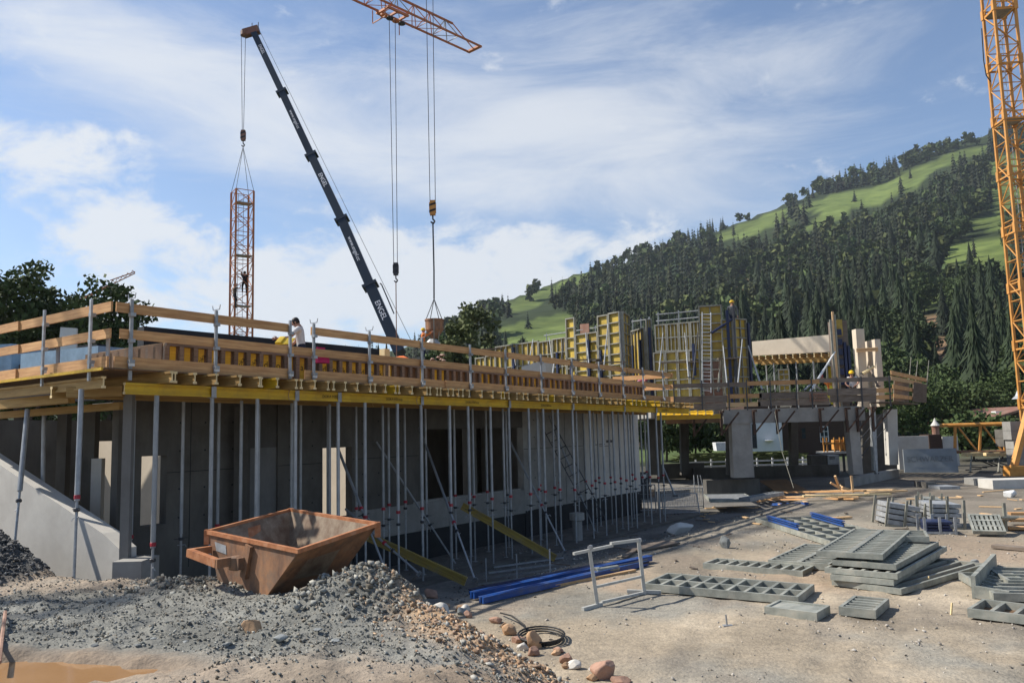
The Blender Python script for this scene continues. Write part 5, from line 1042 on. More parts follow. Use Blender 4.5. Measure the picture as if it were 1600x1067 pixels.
# far crane jib over the trees
a = W(172, 446, 140); c = W(211, 427, 140); t = thing('distant_crane_jib', 'tip of a small distant crane jib above the left trees', 'crane jib', a)
for dz in (0, .9): MB().bar(a+V((0, 0, dz)), c+V((0, 0, dz*.3)), .14, .14).build('chord', MT['ored'], t)
b = MB()
for k in range(5): p = a.lerp(c, k/5); q = a.lerp(c, (k+.5)/5); b.bar(p, q+V((0, 0, .75)), .08, .08).bar(q+V((0, 0, .75)), a.lerp(c, (k+1)/5), .08, .08)
b.build('brace', MT['ored'], t)
e_ = a+(a-c).normalized()*14; MB().bar(a, e_, .3, .5).build('jib_root', MT['ored'], t); MB().bar(V((e_.x, e_.y, 0)), e_+V((0, 0, 1)), .9, .9).build('mast', MT['ored'], t)

# ------------------------------------------------------------------ houses and yard beyond
def gbox(x0, x1, y0, y1, Y, dp, zb=0.):
    a = W(x0, y0, Y); c = W(x1, (y0+y1)/2, Y); a2 = W(x0, (y0+y1)/2, Y); return a2.x, c.x, Y, Y+dp, zb, a.z
def win(parent, x0, x1, y0, y1, Y, nx=2, ny=3, fm='white'):
    a = W(x0, y0, Y); c = W(x1, y1, Y); f = .06; b = MB().box(a.x, c.x, Y-.06, Y-.01, c.z, c.z+f).box(a.x, c.x, Y-.06, Y-.01, a.z-f, a.z).box(a.x, a.x+f, Y-.06, Y-.01, c.z+f, a.z-f).box(c.x-f, c.x, Y-.06, Y-.01, c.z+f, a.z-f)
    for k in range(1, nx): x = a.x+(c.x-a.x)*k/nx; b.box(x-.025, x+.025, Y-.055, Y-.015, c.z+f, a.z-f)
    for k in range(1, ny): z = c.z+(a.z-c.z)*k/ny; b.box(a.x+f, c.x-f, Y-.054, Y-.016, z-.025, z+.025)
    w_ = b.build('window', MT[fm], parent); MB().box(a.x+.01, c.x-.01, Y-.03, Y-.02, c.z+.01, a.z-.01).build('pane', MT['glass'], w_)
x = gbox(1172, 1222, 640, 706, 72, 6); t = thing('white_house', 'white rendered house seen under the right deck', 'house', (x[0], 72, 0)); MB().box(*x).build('wall', MT['wwall'], t); MB().box(x[0]-.6, x[1]+.6, 71.4, 79, x[5], x[5]+.3).build('roof', MT['brown'], t); win(t, 1174, 1183, 662, 700, 72, 1, 2, 'steel')
c = W(1203, 690, 71.6); b = MB(); b.lathe(c, [(.02, -.1), (.42, .12), (.40, .14), (.02, -.04)], 14); o = b.build('satellite_dish', MT['white'], t)
x = gbox(1222, 1332, 640, 716, 73, 8); t = thing('timber_house', 'dark brown timber house seen under the right deck', 'house', (x[0], 73, 0)); MB().box(*x).build('wall', MT['brown'], t); MB().box(x[0]-.3, x[1]+.8, 72.2, 82, x[5], x[5]+.4).build('roof', MT['brown'], t); win(t, 1280, 1295, 666, 690, 73, 2, 3); win(t, 1251, 1260, 668, 686, 73, 1, 2, 'brown')
a = W(1056, 712, 59); c = W(1262, 712, 59); hv, hf_ = leafy_np(150, 60, .10, 90, 1, 1, 1); hv = hv/np.array([1.15, 1.15, 1.15]); hv = np.stack([a.x+(c.x-a.x)*(hv[:, 0]*.5+.5), 59+hv[:, 1]*.55, .55+np.clip(hv[:, 2], -1, .62)*.75], -1)
put('hedge', npmesh('hedge', hv, hf_, MT['leafpale']), label='clipped green hedge in front of the white house', cat='hedge')
t = thing('white_fence', 'low white rail fence in front of the hedge', 'fence', W(1060, 722, 54))
for y in (718.5, 725): a = W(1062, y+4.5, 54); c = W(1262, y-.5, 54); c.z = a.z; MB().bar(a, c, .05, .10).build('rail', MT['white'], t)
for k in range(9): p = W(1064+24*k, 726, 54); MB().box(p.x-.05, p.x+.05, 54.06, 54.14, 0, .75).build('post', MT['white'], t)
for k in range(5): a = W(1120, 703-2.6*k, 60); b = MB(); b.box(a.x-.02*k, a.x+.95+.05*k, 60, 61, a.z-.06, a.z+.06); b.build('white_board', MT['white'], label=f'white board in the small stack before the white house, {ordw(k)} from below', cat='board', group='stack of white boards')
# service cabinet and orange machine under the deck
x = gbox(1294, 1312, 711, 741, 46, .7, .15); t = thing('site_cabinet', 'grey electrical cabinet under the right deck', 'cabinet', (x[0], 46, 0)); MB().box(*x).build('body', MT['galv'], t); MB().box(x[0]+.1, x[0]+.4, 45.97, 45.995, 1.0, 1.05).box(x[0]+.1, x[0]+.4, 45.97, 45.995, .92, .97).build('vent', MT['steel'], t); MB().box(x[0]-.9, x[0]-.02, 46.1, 46.8, .0, x[5]).build('side_box', MT['concd'], t)
P0 = W(1286, 706, 49); t = thing('orange_machine', 'bright orange machine frame on a pale platform under the deck', 'machine', P0); MB().box(P0.x, P0.x+1.5, 49, 50.2, P0.z-.12, P0.z).build('platform', MT['concl'], t)
b = MB()
for dx in (.15, .35, .8, 1.15, 1.4): b.bar(P0+V((dx, .2, 0)), P0+V((dx, .2, .85)), .07, .07)
b.bar(P0+V((.1, .2, .5)), P0+V((1.45, .2, .5)), .07, .1).box(P0.x+.85, P0.x+1.4, 49.3, 49.8, P0.z+.1, P0.z+.7).build('frame', MT['orange'], t); MB().bar(P0+V((.3, .2, 0)), P0+V((.3, .2, -1.2)), .12, .12).bar(P0+V((1.3, .2, 0)), P0+V((1.3, .2, -1.2)), .12, .12).build('leg', MT['steel'], t)
# yard at the right edge
a = W(1402, 682, 50); c = W(1452, 703, 50); b = MB(); b.box(a.x, c.x, 50, 50.3, 0, a.z); b.build('yard_wall', MT['concl'], label='pale rendered wall behind the leaning grey sheet', cat='wall')
a = W(1451, 679, 52); c = W(1473, 703, 52); b = MB(); b.box(a.x, c.x, 52, 53.2, 0, a.z); b.build('dark_shed', MT['brown'], label='small dark shed box behind the leaning grey sheet', cat='shed')
a = W(1472, 682, 52.5); c = W(1498, 703, 52.5); b = MB(); b.box(a.x, c.x, 52.5, 52.8, 0, a.z); b.build('pink_wall', MT['concl'], label='low pinkish wall just left of the orange boom legs', cat='wall')
c = W(1462, 674, 53); t = thing('chimney', 'small red brick chimney with a pale cone cap', 'chimney', c); MB().lathe(V((c.x, c.y, 0)), [(.22, 0), (.22, c.z+.28), (.25, c.z+.3), (.25, c.z+.36)], 12).build('stack', MT['rpanel'], t); MB().lathe(c+V((0, 0, .38)), [(.29, 0), (.12, .25), (.015, .5)], 12).build('cap', MT['concl'], t)
c = W(1591, 622, 46); t = thing('yard_lamp', 'grey cone-shaped lamp shade at the right edge', 'lamp', V((c.x, c.y, 0))); MB().lathe(c, [(.34, -.05), (.16, .12), (.05, .38), (.03, .42)], 14).build('lamp_shade', MT['galv'], t); MB().tube(V((c.x, c.y, 0)), c, .04, 8).build('pole', MT['steel'], t)
a = W(1520, 664, 78); r2 = W(1612, 636, 78); t = thing('chalet', 'dark brown chalet with low gable roof at the right edge', 'house', (r2.x, 78, 0))
MB().prism([V((a.x+.8, 78.5, 0)), V((2*r2.x-a.x-.8, 78.5, 0)), V((2*r2.x-a.x-.8, 78.5, a.z-.1)), V((r2.x, 78.5, r2.z-.25)), V((a.x+.8, 78.5, a.z-.1))], (0, 9, 0)).build('wall', MT['brown'], t)
for s_ in (1, -1): MB().bar(V((r2.x, 83, r2.z+.02)), V((r2.x-s_*(r2.x-a.x), 83, a.z)), 10, .22, (0, 0, 1)).build('roof', MT['rpanel'], t)
c = W(1564, 646, 80); MB().box(c.x-.5, c.x+.5, 80, 80.8, c.z-.6, c.z+.25).build('chimney', MT['white'], t)
a = W(1411, 702, 42); c = W(1494, 700, 42); e = W(1498, 738, 41.6); f = W(1414, 738, 41.6); b = MB(); o = V((0, .08, 0)); b.hexa([f, e, e+o, f+o, a, c, c+o, a+o]); t = b.build('grey_sheet', MT['bgrey'], label='large leaning blue grey sheet with faded lettering', cat='sheet')
mid = W(1453, 717, 41.78); text('lettering', 'SCHWARZER', .40, basis(mid+V((0, -.02, 0)), c-a) @ M4.Rotation(R(80), 4, 'X'), mat('faded_lettering', (.182, .198, .207), rough=.7), t, .002)
t = thing('lattice_boom', 'orange lattice crane boom lying on timbers at the right edge', 'crane boom part', W(1480, 708, 47)); P0 = W(1478, 664.5, 46.5); P1 = W(1640, 660, 45); Q0 = W(1483, 706, 46.5); Q1 = W(1640, 704, 45)
MB().tube(P0, P1, .11, 8).build('upper_chord', MT['orange'], t); MB().tube(Q0, Q1, .09, 8).build('lower_chord', MT['rust'], t); MB().lathe(P0-V((.15, 0, .11)), [(.1, 0), (.2, .05), (.2, .17), (.1, .22)], 10).build('pin_eye', MT['orange'], t)
for k in range(5):
    u = (.09+.25*k); p = P0.lerp(P1, u); MB().tube(p, Q0.lerp(Q1, u-.03), .085, 7).build('brace', MT['orange'], t); MB().tube(p+V((.1, 0, 0)), Q0.lerp(Q1, u+.2), .055, 6).build('brace', MT['orange'], t)
for k, (x0, x1) in enumerate(((1506, 1532), (1537, 1572), (1578, 1604))): plank('timber_block', W(x0, 710, 44.5), W(x1, 709.5, 44.5), .5, .2, MT['endgrain'], f'pale squared timber under the lattice boom, {ordw(k)} from the left', 'timber block', None, 'timbers under the lattice boom')
for k, x in enumerate((1516, 1560)): P = W(x, 738, 43.5); strut(f'thin pale stake below the squared timbers, {ordw(k)} from the left', P, W(x+2, 712, 43.9), .05, 'frame', 'stake', 'stake')
for k in range(7): P = W(1522+9*k, 726+rnd.uniform(-4, 4), 45.5); b = MB(); b.bar(P+V((-.5, 0, rnd.uniform(-.3, .3))), P+V((.5, .2, rnd.uniform(-.3, .3))), .06, .06); b.build('scrap_bar', MT['steel'], label=f'bent dark scrap bar below the squared timbers, {ordw(k)} from the left', cat='scrap', group='scrap bars in the yard')
for k, (x0, x1, y0, Y, h_, mt) in enumerate([(1528, 1556, 757, 36.5, .30, 'conc'), (1552, 1640, 764, 34.5, .38, 'concl'), (1447, 1462, 753, 36, .25, 'concd'), (1468, 1500, 757, 35, .12, 'galv')]):
    a = W(x0, y0, Y); c = W(x1, y0, Y); b = MB(); z0 = g1(a.x, Y)-.05; b.box(a.x, c.x, Y, Y+1.1, z0, z0+.05+h_); b.build('concrete_slab' if k < 3 else 'sheet_pile', MT[mt], label=['grey concrete slab lying left of the big pale slab', 'big pale concrete slab in front of the crane base', 'small dark block on the ground right of the plinth', 'flat grey sheets lying on the shaded ground'][k], cat='slab')
# mountain farmhouses
for k, (x, y, Y, wd, lab) in enumerate([(1319, 302, 1060, 16, 'brown alpine farmhouse on the high meadow'), (1049, 372, 890, 14, 'dark farmhouse roof on the skyline among trees'), (1068, 358, 930, 10, 'small pale farmhouse on the skyline'), (763, 466, 640, 12, 'dark barn on the ridge right of the willowy tree'), (1212, 484, 420, 5, 'tiny white hut in the forest clearing')]):
    a_ = math.atan2(ray(x, y).x, ray(x, y).y); Y = min(Y, float(np.interp(a_, _az, _dd))*.975); P = V((Y*math.sin(a_), Y*math.cos(a_), float(hz(np.array([a_]), np.array([Y]))[0])+wd*.28)); t = thing('farmhouse', lab, 'house', P); h_ = wd*.32
    MB().box(P.x-wd/2, P.x+wd/2, P.y, P.y+wd*.8, P.z-h_, P.z+h_*.55).build('wall', MT['brown' if k != 2 and k != 4 else 'wwall'], t)
    MB().prism([V((P.x-wd*.62, P.y-1.2, P.z+h_*.5)), V((P.x+wd*.62, P.y-1.2, P.z+h_*.5)), V((P.x, P.y-1.2, P.z+h_*1.15))], (0, wd*.95, 0)).build('roof', MT['brown' if k != 0 else 'oldboard'], t)
# ------------------------------------------------------------------ rusty skip
bF = GG(416, 932); bL = GG(343, 918)
if bF.y > 11.2: bF = G(416, 932, .84); bL = G(343, 918, .84)
ex = (bF-bL); ex.z = 0; ex.normalize(); ey = V((-ex.y, ex.x, 0))
if ey.y < 0: ey = -ey
def onplane(x, y):                                  # pixel on the vertical plane of the near end plate
    r_ = ray(x, y); t_ = (bF-EYE).dot(ey)/r_.dot(ey); return EYE+r_*t_
rA = onplane(324, 832); rF = onplane(466, 862)
def online_(x, y, o):
    r_ = ray(x, y); n_ = V((r_.y, -r_.x, 0)); k = -(o-EYE).dot(n_)/ey.dot(n_); P = o+ey*k; P.z = 3+r_.z*(P.y/r_.y); return P
rR = online_(590, 820, rF); rB = online_(454, 798, rA)
k_ = (rR-rF).length; bR = bF+ey*k_*.86+V((0, 0, .02)); bB = bL+ey*k_*.86+V((0, 0, .02))
bF.z = rF.z-(rF.z-bF.z); zmin = min(bF.z, bL.z)
t = thing('skip', 'rusty open skip tipped on the gravel mound in front of the props', 'skip', (bF+bL+bR+bB)*.25)
O = [bL, bF, bR, bB, rA, rF, rR, rB]; cen = sum(O, V())/8; I = [p+(cen-p)*V((1, 1, 0)).normalized().length*.0 for p in O]
I = [cen+(p-cen)*.955+V((0, 0, .0)) for p in O]; 
for i in range(4, 8): I[i].z = O[i].z-.004
for nm, (i, j) in {'near_plate': (0, 1), 'front_slope': (1, 2), 'far_plate': (2, 3), 'back_slope': (3, 0)}.items():
    b = MB(); b.add([O[i], O[j], O[j+4], O[i+4], I[i], I[j], I[j+4], I[i+4]], [(0, 1, 2, 3), (0, 4, 5, 1), (1, 5, 6, 2), (2, 6, 7, 3), (3, 7, 4, 0)], 0); b.add([I[i], I[j], I[j+4], I[i+4]], [(3, 2, 1, 0)], 1); b.build(nm, [MT['rust'], MT['rustin']], t)
MB().add([O[0], O[1], O[2], O[3], I[0], I[1], I[2], I[3]], [(3, 2, 1, 0), (4, 5, 6, 7)]).build('floor', MT['rustin'], t)
for a, c in ((4, 5), (5, 6), (6, 7), (7, 4)):
    d = (O[c]-O[a]).normalized()*.028; MB().bar(O[a]-d+V((0, 0, .012)), O[c]+d+V((0, 0, .012)), .06, .055).build('rim', MT['skiporange'], t)
for p in (4, 6, 7): MB().box(-.05, .05, -.05, .05, -.16, .03) and MB().bar(O[p]+V((0, 0, -.17)), O[p]+V((0, 0, .044)), .075, .075, (1, 0, 0)).build('corner_block', MT['skiporange'], t)
out = -ey
def pl(u, v): return rA.lerp(rF, u).lerp(bL.lerp(bF, u), v)
h0 = pl(.02, .30); h1_ = pl(.42, .38); w_ = .36
MB().bar(h0+out*.03, h0+out*w_, .09, .10).build('handle_arm', MT['skiporange'], t); MB().bar(h0+out*w_, h1_+out*w_, .09, .11).build('handle_bar', MT['skiporange'], t); MB().bar(h1_+out*.03, h1_+out*(w_+.04), .10, .12).build('handle_arm', MT['rust'], t)
c = pl(.44, .42)+out*.10; MB().lathe(c, [(.05, -.1), (.10, -.08), (.10, .08), (.05, .1)], 10).bar(c-ex*.14, c+ex*.14, .1, .16).build('lug', MT['rust'], t)
MB().bar(pl(.52, .06)+out*.03, pl(.52, .70)+out*.03, .13, .05, out).build('stiffener', MT['rust'], t)
b = MB(); p = [pl(u, v)+out*.006 for u, v in ((.08, .14), (.22, .17), (.22, .34), (.08, .31))]; b.add(p, [(0, 1, 2, 3)]); b.build('plate', MT['galv'], t)
pp_ = [I[7].lerp(I[4], u).lerp(I[3].lerp(I[0], u), v)+(cen-I[7]).normalized()*.012 for u, v in ((.40, .08), (.56, .08), (.56, .34), (.40, .30))]; MB().add(pp_, [(0, 1, 2, 3)]).build('paint_patch', MT['skiporange'], t)

# ------------------------------------------------------------------ formwork panels on the ground
def gpanel(label, a, b_, c, zt, nx=0, ny=0, th=.13, solid=False, mt='gframe', group='grey formwork panels on the ground', sheet='gsheet', tilt=0., z0=None, mid=False, name='formwork_panel'):
    """a, b_: picture points of the near top edge (left, right); c: far corner beyond b_; zt: height of the top above the ground"""
    zg = g1(*GG(b_[0], b_[1]).to_2d()) if z0 is None else z0
    P0 = G(a[0], a[1], zg+zt); P1 = G(b_[0], b_[1], zg+zt); P2 = G(c[0], c[1], zg+zt)
    x = (P1-P0); x.z = 0; Wd = x.length; x.normalize(); y = V((-x.y, x.x, 0)); dp = (P2-P1).dot(y)
    if dp < 0: y = -y; dp = -dp
    m = basis(P0-V((0, 0, th)), x) @ M4.Rotation(tilt, 4, 'X')
    t = thing(name, label, 'formwork panel', m=m, group=group); f = MT[mt]; e = .05
    put('sheet', MB().box(e, Wd-e, e, dp-e, .0, .02 if not solid else th-.02).mesh('sheet', MT[sheet]), t)
    put('frame', MB().box(0, Wd, 0, e, 0, th).box(0, Wd, dp-e, dp, 0, th).box(0, e, e, dp-e, 0, th).box(Wd-e, Wd, e, dp-e, 0, th).mesh('frame', f), t)
    if nx:
        me = MB().box(-.028, .028, e, dp-e, .02, th-.012).mesh('rib', f)
        for k in range(1, nx): put('rib', me, t, M4.Translation((Wd*k/nx, 0, 0)))
    if ny:
        me = MB().box(e, Wd-e, -.028, .028, .021, th-.010).mesh('slat', f)
        for k in range(1, ny): put('slat', me, t, M4.Translation((0, dp*k/ny, 0)))
    if mid: put('middle_bar', MB().box(Wd*.5-.05, Wd*.5+.05, e, dp-e, .02, th+.004).mesh('middle_bar', f), t)
    return t
zg = g1(*G(1385, 905, 0).to_2d())
S_ = [((1275, 860), (1379, 866), (1448, 830), .62, 0, 15, True, 'topmost slatted panel of the big grey stack'), ((1300, 874), (1400, 882), (1466, 846), .47, 0, 14, True, 'second panel of the big grey stack, jutting right'),
      ((1288, 886), (1402, 896), (1462, 852), .36, 6, 0, False, 'pale greenish panel in the middle of the big grey stack'), ((1297, 897), (1396, 906), (1458, 862), .25, 6, 0, False, 'fourth panel of the big grey stack'), ((1299, 905), (1408, 920), (1465, 872), .135, 5, 0, False, 'lowest panel of the big grey stack on the ground')]
for a, b_, c, zt, nx, ny, md, lab in S_: gpanel(lab, a, b_, c, zt+zg, nx, ny, .098, mid=md, group='panels of the big grey stack', z0=0., sheet='gsheet' if zt > .4 else 'ply')
gpanel('long grey panel top lying behind the big stack', (1372, 836), (1452, 838), (1472, 829), .60+zg, 0, 3, .12, group='panels of the big grey stack', z0=0.)
gpanel('grid panel lying flat with two blue bars on it', (1180, 809), (1297, 845), (1361, 827), .15, 8, 4)
gpanel('slatted panel half hidden behind the big grey stack', (1200, 874), (1296, 881), (1312, 852), .14, 0, 9, mid=True)
gpanel('narrow dark ladder panel lying left of the big stack', (1098, 879), (1254, 892), (1283, 884), .12, 9, 0, mt='gframe', sheet='ply')
gpanel('long ladder panel with two rows of cells in the foreground', (1004, 911), (1247, 932), (1283, 913), .14, 9, 2)
gpanel('smooth grey panel lying face up in the right foreground', (1194, 947), (1276, 957), (1320, 948), .14, 0, 0, solid=True, sheet='gframe')
gpanel('small slatted panel beside the smooth foreground panel', (1310, 947), (1368, 953), (1402, 936), .14, 0, 5)
gpanel('open grid panel cut by the right picture edge, nearest', (1511, 950), (1660, 968), (1695, 953), .15, 4, 0, sheet='ply')
gpanel('slatted panel at the right edge behind the nearest one', (1552, 926), (1650, 928), (1668, 896), .16, 0, 6)
gpanel('upper slatted panel at the right edge', (1575, 906), (1660, 908), (1690, 888), .22, 0, 4)
P0 = G(1523, 936, .0); P1 = G(1556, 896, .0); t = thing('corner_panel', 'grey panel standing on edge at the right picture edge', 'formwork panel', P0); d = (P1-P0); L = d.length; d.normalize(); sd_ = V((d.y, -d.x, 0))
MB().bar(P0+V((0, 0, .19)), P1+V((0, 0, .19)), .07, .38).build('upright_plate', MT['gframe'], t)
for k in range(9): q = P0+d*(L*(k+.5)/9); MB().bar(q+sd_*.04+V((0, 0, .12)), q+sd_*.34+V((0, 0, .04)), .05, .16).build('rib', MT['gframe'], t)
MB().bar(P0+sd_*.0+V((0, 0, .13)), P0+sd_*.5+V((0, 0, .08)), .06, .20).build('end_plate', MT['gframe'], t)
for k, (a, c, lab) in enumerate([((1200, 808), (1247, 822), 'left blue steel bar lying on the grid panel'), ((1268, 803), (1318, 817), 'right blue steel bar lying on the grid panel')]):
    z_ = .15; P0 = G(a[0], a[1], z_+.1); P1 = G(c[0], c[1], z_+.1); b = MB(); b.bar(P0, P1, .10, .02).bar(P0+V((0, 0, -.05)), P1+V((0, 0, -.05)), .02, .1).bar(P0+V((0, 0, .05)), P1+V((0, 0, .05)), .1, .02); b.build('blue_bar', MT['blue'], label=lab, cat='steel bar')
P0 = GG(1207, 790); P1 = GG(1261, 789); MB().bar(P0+V((0, 0, .06)), P1+V((0, 0, .06)), .12, .1).build('blue_bar', MT['blue'], label='blue steel bar on the ground in front of the plank pile', cat='steel bar')
P0 = GG(1293, 812); P1 = GG(1329, 810); MB().bar(P0+V((0, 0, .05)), P1+V((0, 0, .05)), .2, .04).build('short_board', MT['fresh'], label='short orange board behind the two blue bars', cat='board')
# plank pile, plywood, stacked steel panels
for k, (x0, y0, x1, y1, z, mt, lab) in enumerate([(1200, 784, 1338, 783, .10, 'board', 'front orange plank of the long plank pile'), (1212, 780, 1345, 779, .10, 'fresh', 'second plank of the long plank pile'), (1222, 777, 1352, 775, .22, 'board', 'third plank of the plank pile, raised'), (1230, 773, 1398, 771, .16, 'fresh', 'long pale plank at the back of the plank pile'), (1255, 783, 1392, 780, .2, 'endgrain', 'pale plank at the right end of the plank pile'), (1355, 779, 1415, 775, .22, 'fresh', 'short pale board at the far right of the plank pile'), (1185, 788, 1225, 779, .12, 'board', 'short orange plank crossing the left end of the plank pile')]):
    P0 = GG(x0, y0); P1 = GG(x1, y1); plank('plank', P0+V((0, 0, z)), P1+V((0, 0, z)), .26, .06, MT[mt], lab, 'plank', None, 'planks of the long plank pile')
gpanel('grey steel panel lying on the ground left of the plank pile', (1110, 780), (1180, 779), (1205, 770), .12, 0, 0, solid=True, sheet='galv'); gpanel('slotted grey steel panel resting on another left of the plank pile', (1172, 778), (1225, 768), (1238, 762), .24, 10, 0, .13, mt='galv')
P0 = GG(1242, 772); b = MB(); b.hexa([P0+V(q) for q in ((-.7, 0, .0), (.9, -.1, .0), (.2, 1.6, .55), (-1.2, 1.5, .55), (-.7, 0, .03), (.9, -.1, .03), (.2, 1.6, .58), (-1.2, 1.5, .58))]); b.build('plywood_ramp', MT['ply'], label='brown plywood sheet propped as a ramp behind the plank pile', cat='plywood')
b = MB(); c = GG(1316, 772)
for k in range(5): b.bar(c+V((rnd.uniform(-.5, .5), rnd.uniform(-.2, .3), rnd.uniform(.05, .2))), c+V((rnd.uniform(-.5, .5), rnd.uniform(-.2, .3), rnd.uniform(.3, .8))), .08, .08)
b.build('wooden_trestle', MT['fresh'], label='small broken timber trestle in front of the plinth', cat='trestle')
rope('thin pale rope hanging from the right deck to the plywood ramp', [W(1209, 636, 37.3), W(1222, 706, 36), W(1240, 762, 34)], .011, 'frame')
# racks with stacked panels
def rack(label, x0, x1, yb, hh, n, mt, lean=0., dp=1.0, posts=True, pm='frame'):
    P0 = GG(x0, yb); P1 = GG(x1, yb); x = P1-P0; x.z = 0; Wd = x.length; m = basis(P0, x) @ M4.Rotation(lean, 4, 'Y'); t = thing('panel_rack', label, 'rack', m=m); h = hh*P0.y/1250
    for k in range(n): z = .08+(h-.08)*k/n; put('stacked_panel', MB().box(.06, Wd-.06-.05*(k % 2), .04, dp, z, z+(h-.1)/n*.8).mesh('stacked_panel', MT[mt if not (mt == 'gframe' and k == n-1) else 'gframe']), t)
    if posts:
        for u in (0, .5, 1):
            for y in (0, dp): put('post', MB().box(Wd*u-.03, Wd*u+.03, y-.03, y+.03, 0, h+.1).mesh('post', MT[pm]), t)
        put('base_bar', MB().box(0, Wd, -.02, .02, .02, .08).mesh('base_bar', MT[pm]), t)
    return t
rack('tilted rack of grey steel panels, leftmost of the racks', 1384, 1442, 822, 38, 4, 'galv', R(10), 1.1); rack('upright rack of stacked grey and yellow panels in the middle', 1456, 1508, 827, 40, 5, 'galv', R(2), 1.3); rack('low stack of dark blue panels in front of the middle rack', 1446, 1494, 835, 20, 3, 'dblue', 0, .8, True, 'galv'); rack('rack of small panels behind, at the right of the group', 1440, 1478, 808, 30, 4, 'gframe', R(4), 1.0)
gpanel('perforated grid panel leaning at the right end of the racks', (1520, 828), (1572, 829), (1576, 823), .16, 7, 3, .1, tilt=R(24)); 
P0 = GG(1572, 830); b = MB(); b.bar(P0, P0+V((0, 0, .75)), .07, .07); b.build('rack_post', MT['frame'], label='lone grey rack post at the right end of the racks', cat='post')
gpanel('tilted smooth grey panel behind the right rack post', (1566, 806), (1592, 806), (1580, 795), .45, 0, 0, .05, solid=True, sheet='galv', tilt=R(-12))
for k, (x0, y0, x1, y1, z) in enumerate([(1553, 856, 1640, 864, .05), (1574, 828, 1650, 828, .06), (1576, 820, 1650, 820, .14), (1578, 814, 1650, 814, .22)]):
    P0 = GG(x0, y0); P1 = GG(x1, y1); plank('plank', P0+V((0, 0, z)), P1+V((0, 0, z)), .3, .07, MT['oldboard' if k == 0 else 'board'], ['grey plank lying alone on the earth at the right edge', 'lowest brown board at the right edge', 'middle brown board at the right edge', 'top brown board at the right edge'][k], 'plank')
# white trestle frame
t = thing('trestle_frame', 'pale steel trestle frame standing in the yard beside the blue beams', 'trestle', GG(934, 948)); A0 = GG(934, 948); B0 = GG(1007, 928); A1 = W(921, 857, A0.y); B1 = W(998, 846, B0.y); dx = (B0-A0).normalized()
for n_, p, q, w_ in (('post', A0, A1, .06), ('post', B0, B1, .06), ('top_rail', A1-dx*.40-V((0, 0, .03)), A1.lerp(B1, .45)+V((0, 0, .0)), .045), ('top_rail', A1.lerp(B1, .42)+V((0, 0, .035)), B1+dx*.05+V((0, 0, .03)), .05), ('middle_rail', A0.lerp(A1, .34), B0.lerp(B1, .34), .04), ('foot', A0-dx*.38+V((0, 0, .03)), A0+dx*.1+V((0, 0, .03)), .06), ('bottom_rail', A0+dx*.1+V((0, 0, .06)), B0+V((0, 0, .03)), .045), ('foot', B0+V((-.3, .1, .04)), B0+V((.3, .0, .03)), .06)):
    MB().bar(p, q, w_, w_).build(n_, MT['palesteel'], t)
for p in (A1, B1): MB().tube(p+V((.0, -.03, .02)), p+V((.03, .05, .02)), .042, 10).build('coupler', MT['galv'], t)
# blue beams, brown pole, grey pipe
for k, (x0, y0, x1, y1, dz, w_, mt, lab) in enumerate([(738, 938, 1016, 878, .12, .14, 'blue', 'far long blue steel beam on the ground'), (752, 944, 1010, 884, .10, .13, 'blue', 'middle long blue steel beam on the ground'), (735, 930, 940, 888, .09, .12, 'dblue', 'dark blue steel beam behind the long blue ones'), (862, 918, 992, 893, .05, .07, 'fresh', 'thin brown timber pole lying against the blue beams')]):
    P0 = GG(x0, y0); P1 = GG(x1, y1); sd2 = (P1-P0).cross(V((0, 0, 1))).normalized()*w_*.3; MB().bar(P0+sd2+V((0, 0, dz-.03)), P1+sd2+V((0, 0, dz-.03)), w_*.3, w_*.8).bar(P0-sd2+V((0, 0, dz-.03)), P1-sd2+V((0, 0, dz-.03)), w_*.3, w_*.8).bar(P0+sd2*1.15+V((0, 0, dz+w_*.4-.03)), P1+sd2*1.15+V((0, 0, dz+w_*.4-.03)), w_*.55, .012).bar(P0-sd2*1.15+V((0, 0, dz+w_*.4-.03)), P1-sd2*1.15+V((0, 0, dz+w_*.4-.03)), w_*.55, .012).build('long_beam', MT[mt], label=lab, cat='steel beam' if mt != 'fresh' else 'pole')
P0 = GG(930, 901); P1 = GG(965, 895); MB().tube(P0+V((0, 0, .1)), P1+V((0, 0, .1)), .07, 12).tube(P0+V((0, 0, .1)), P0.lerp(P1, .15)+V((0, 0, .1)), .09, 12).build('grey_pipe', MT['gframe'], label='short grey pipe with a collar lying on the blue beams', cat='pipe')
P0 = GG(968, 893); P1 = GG(1012, 884); MB().tube(P0+V((0, 0, .1)), P1+V((0, 0, .1)), .05, 10).build('dark_pipe', MT['steel'], label='dark pipe end beside the trestle frame', cat='pipe')
# bent steel, boards and mats near the props
for k, (x0, y0, x1, y1, lab) in enumerate([(985, 862, 1050, 850, 'brown board lying near the end of the blue beams'), (975, 874, 1008, 852, 'narrow board lying across behind the trestle')]):
    P0 = GG(x0, y0); P1 = GG(x1, y1); plank('plank', P0+V((0, 0, .05)), P1+V((0, 0, .05)), .55 if k == 0 else .12, .04, MT['oldboard'], lab, 'board')
t = thing('mesh_mat', 'steel mesh frame lying by the props behind the blue beams', 'steel mesh', GG(800, 905))
for k in range(4): P0 = GG(748+8*k, 916-9*k); P1 = GG(862+6*k, 901-9*k); MB().bar(P0+V((0, 0, .05)), P1+V((0, 0, .05)), .04, .04).build('bar', MT['galv'], t)
for k, x in enumerate((760, 808, 860)): P0 = GG(x, 908-k*4); MB().bar(P0, P0+V((0, 0, .55)), .03, .03).build('upright', MT['galv'], t)
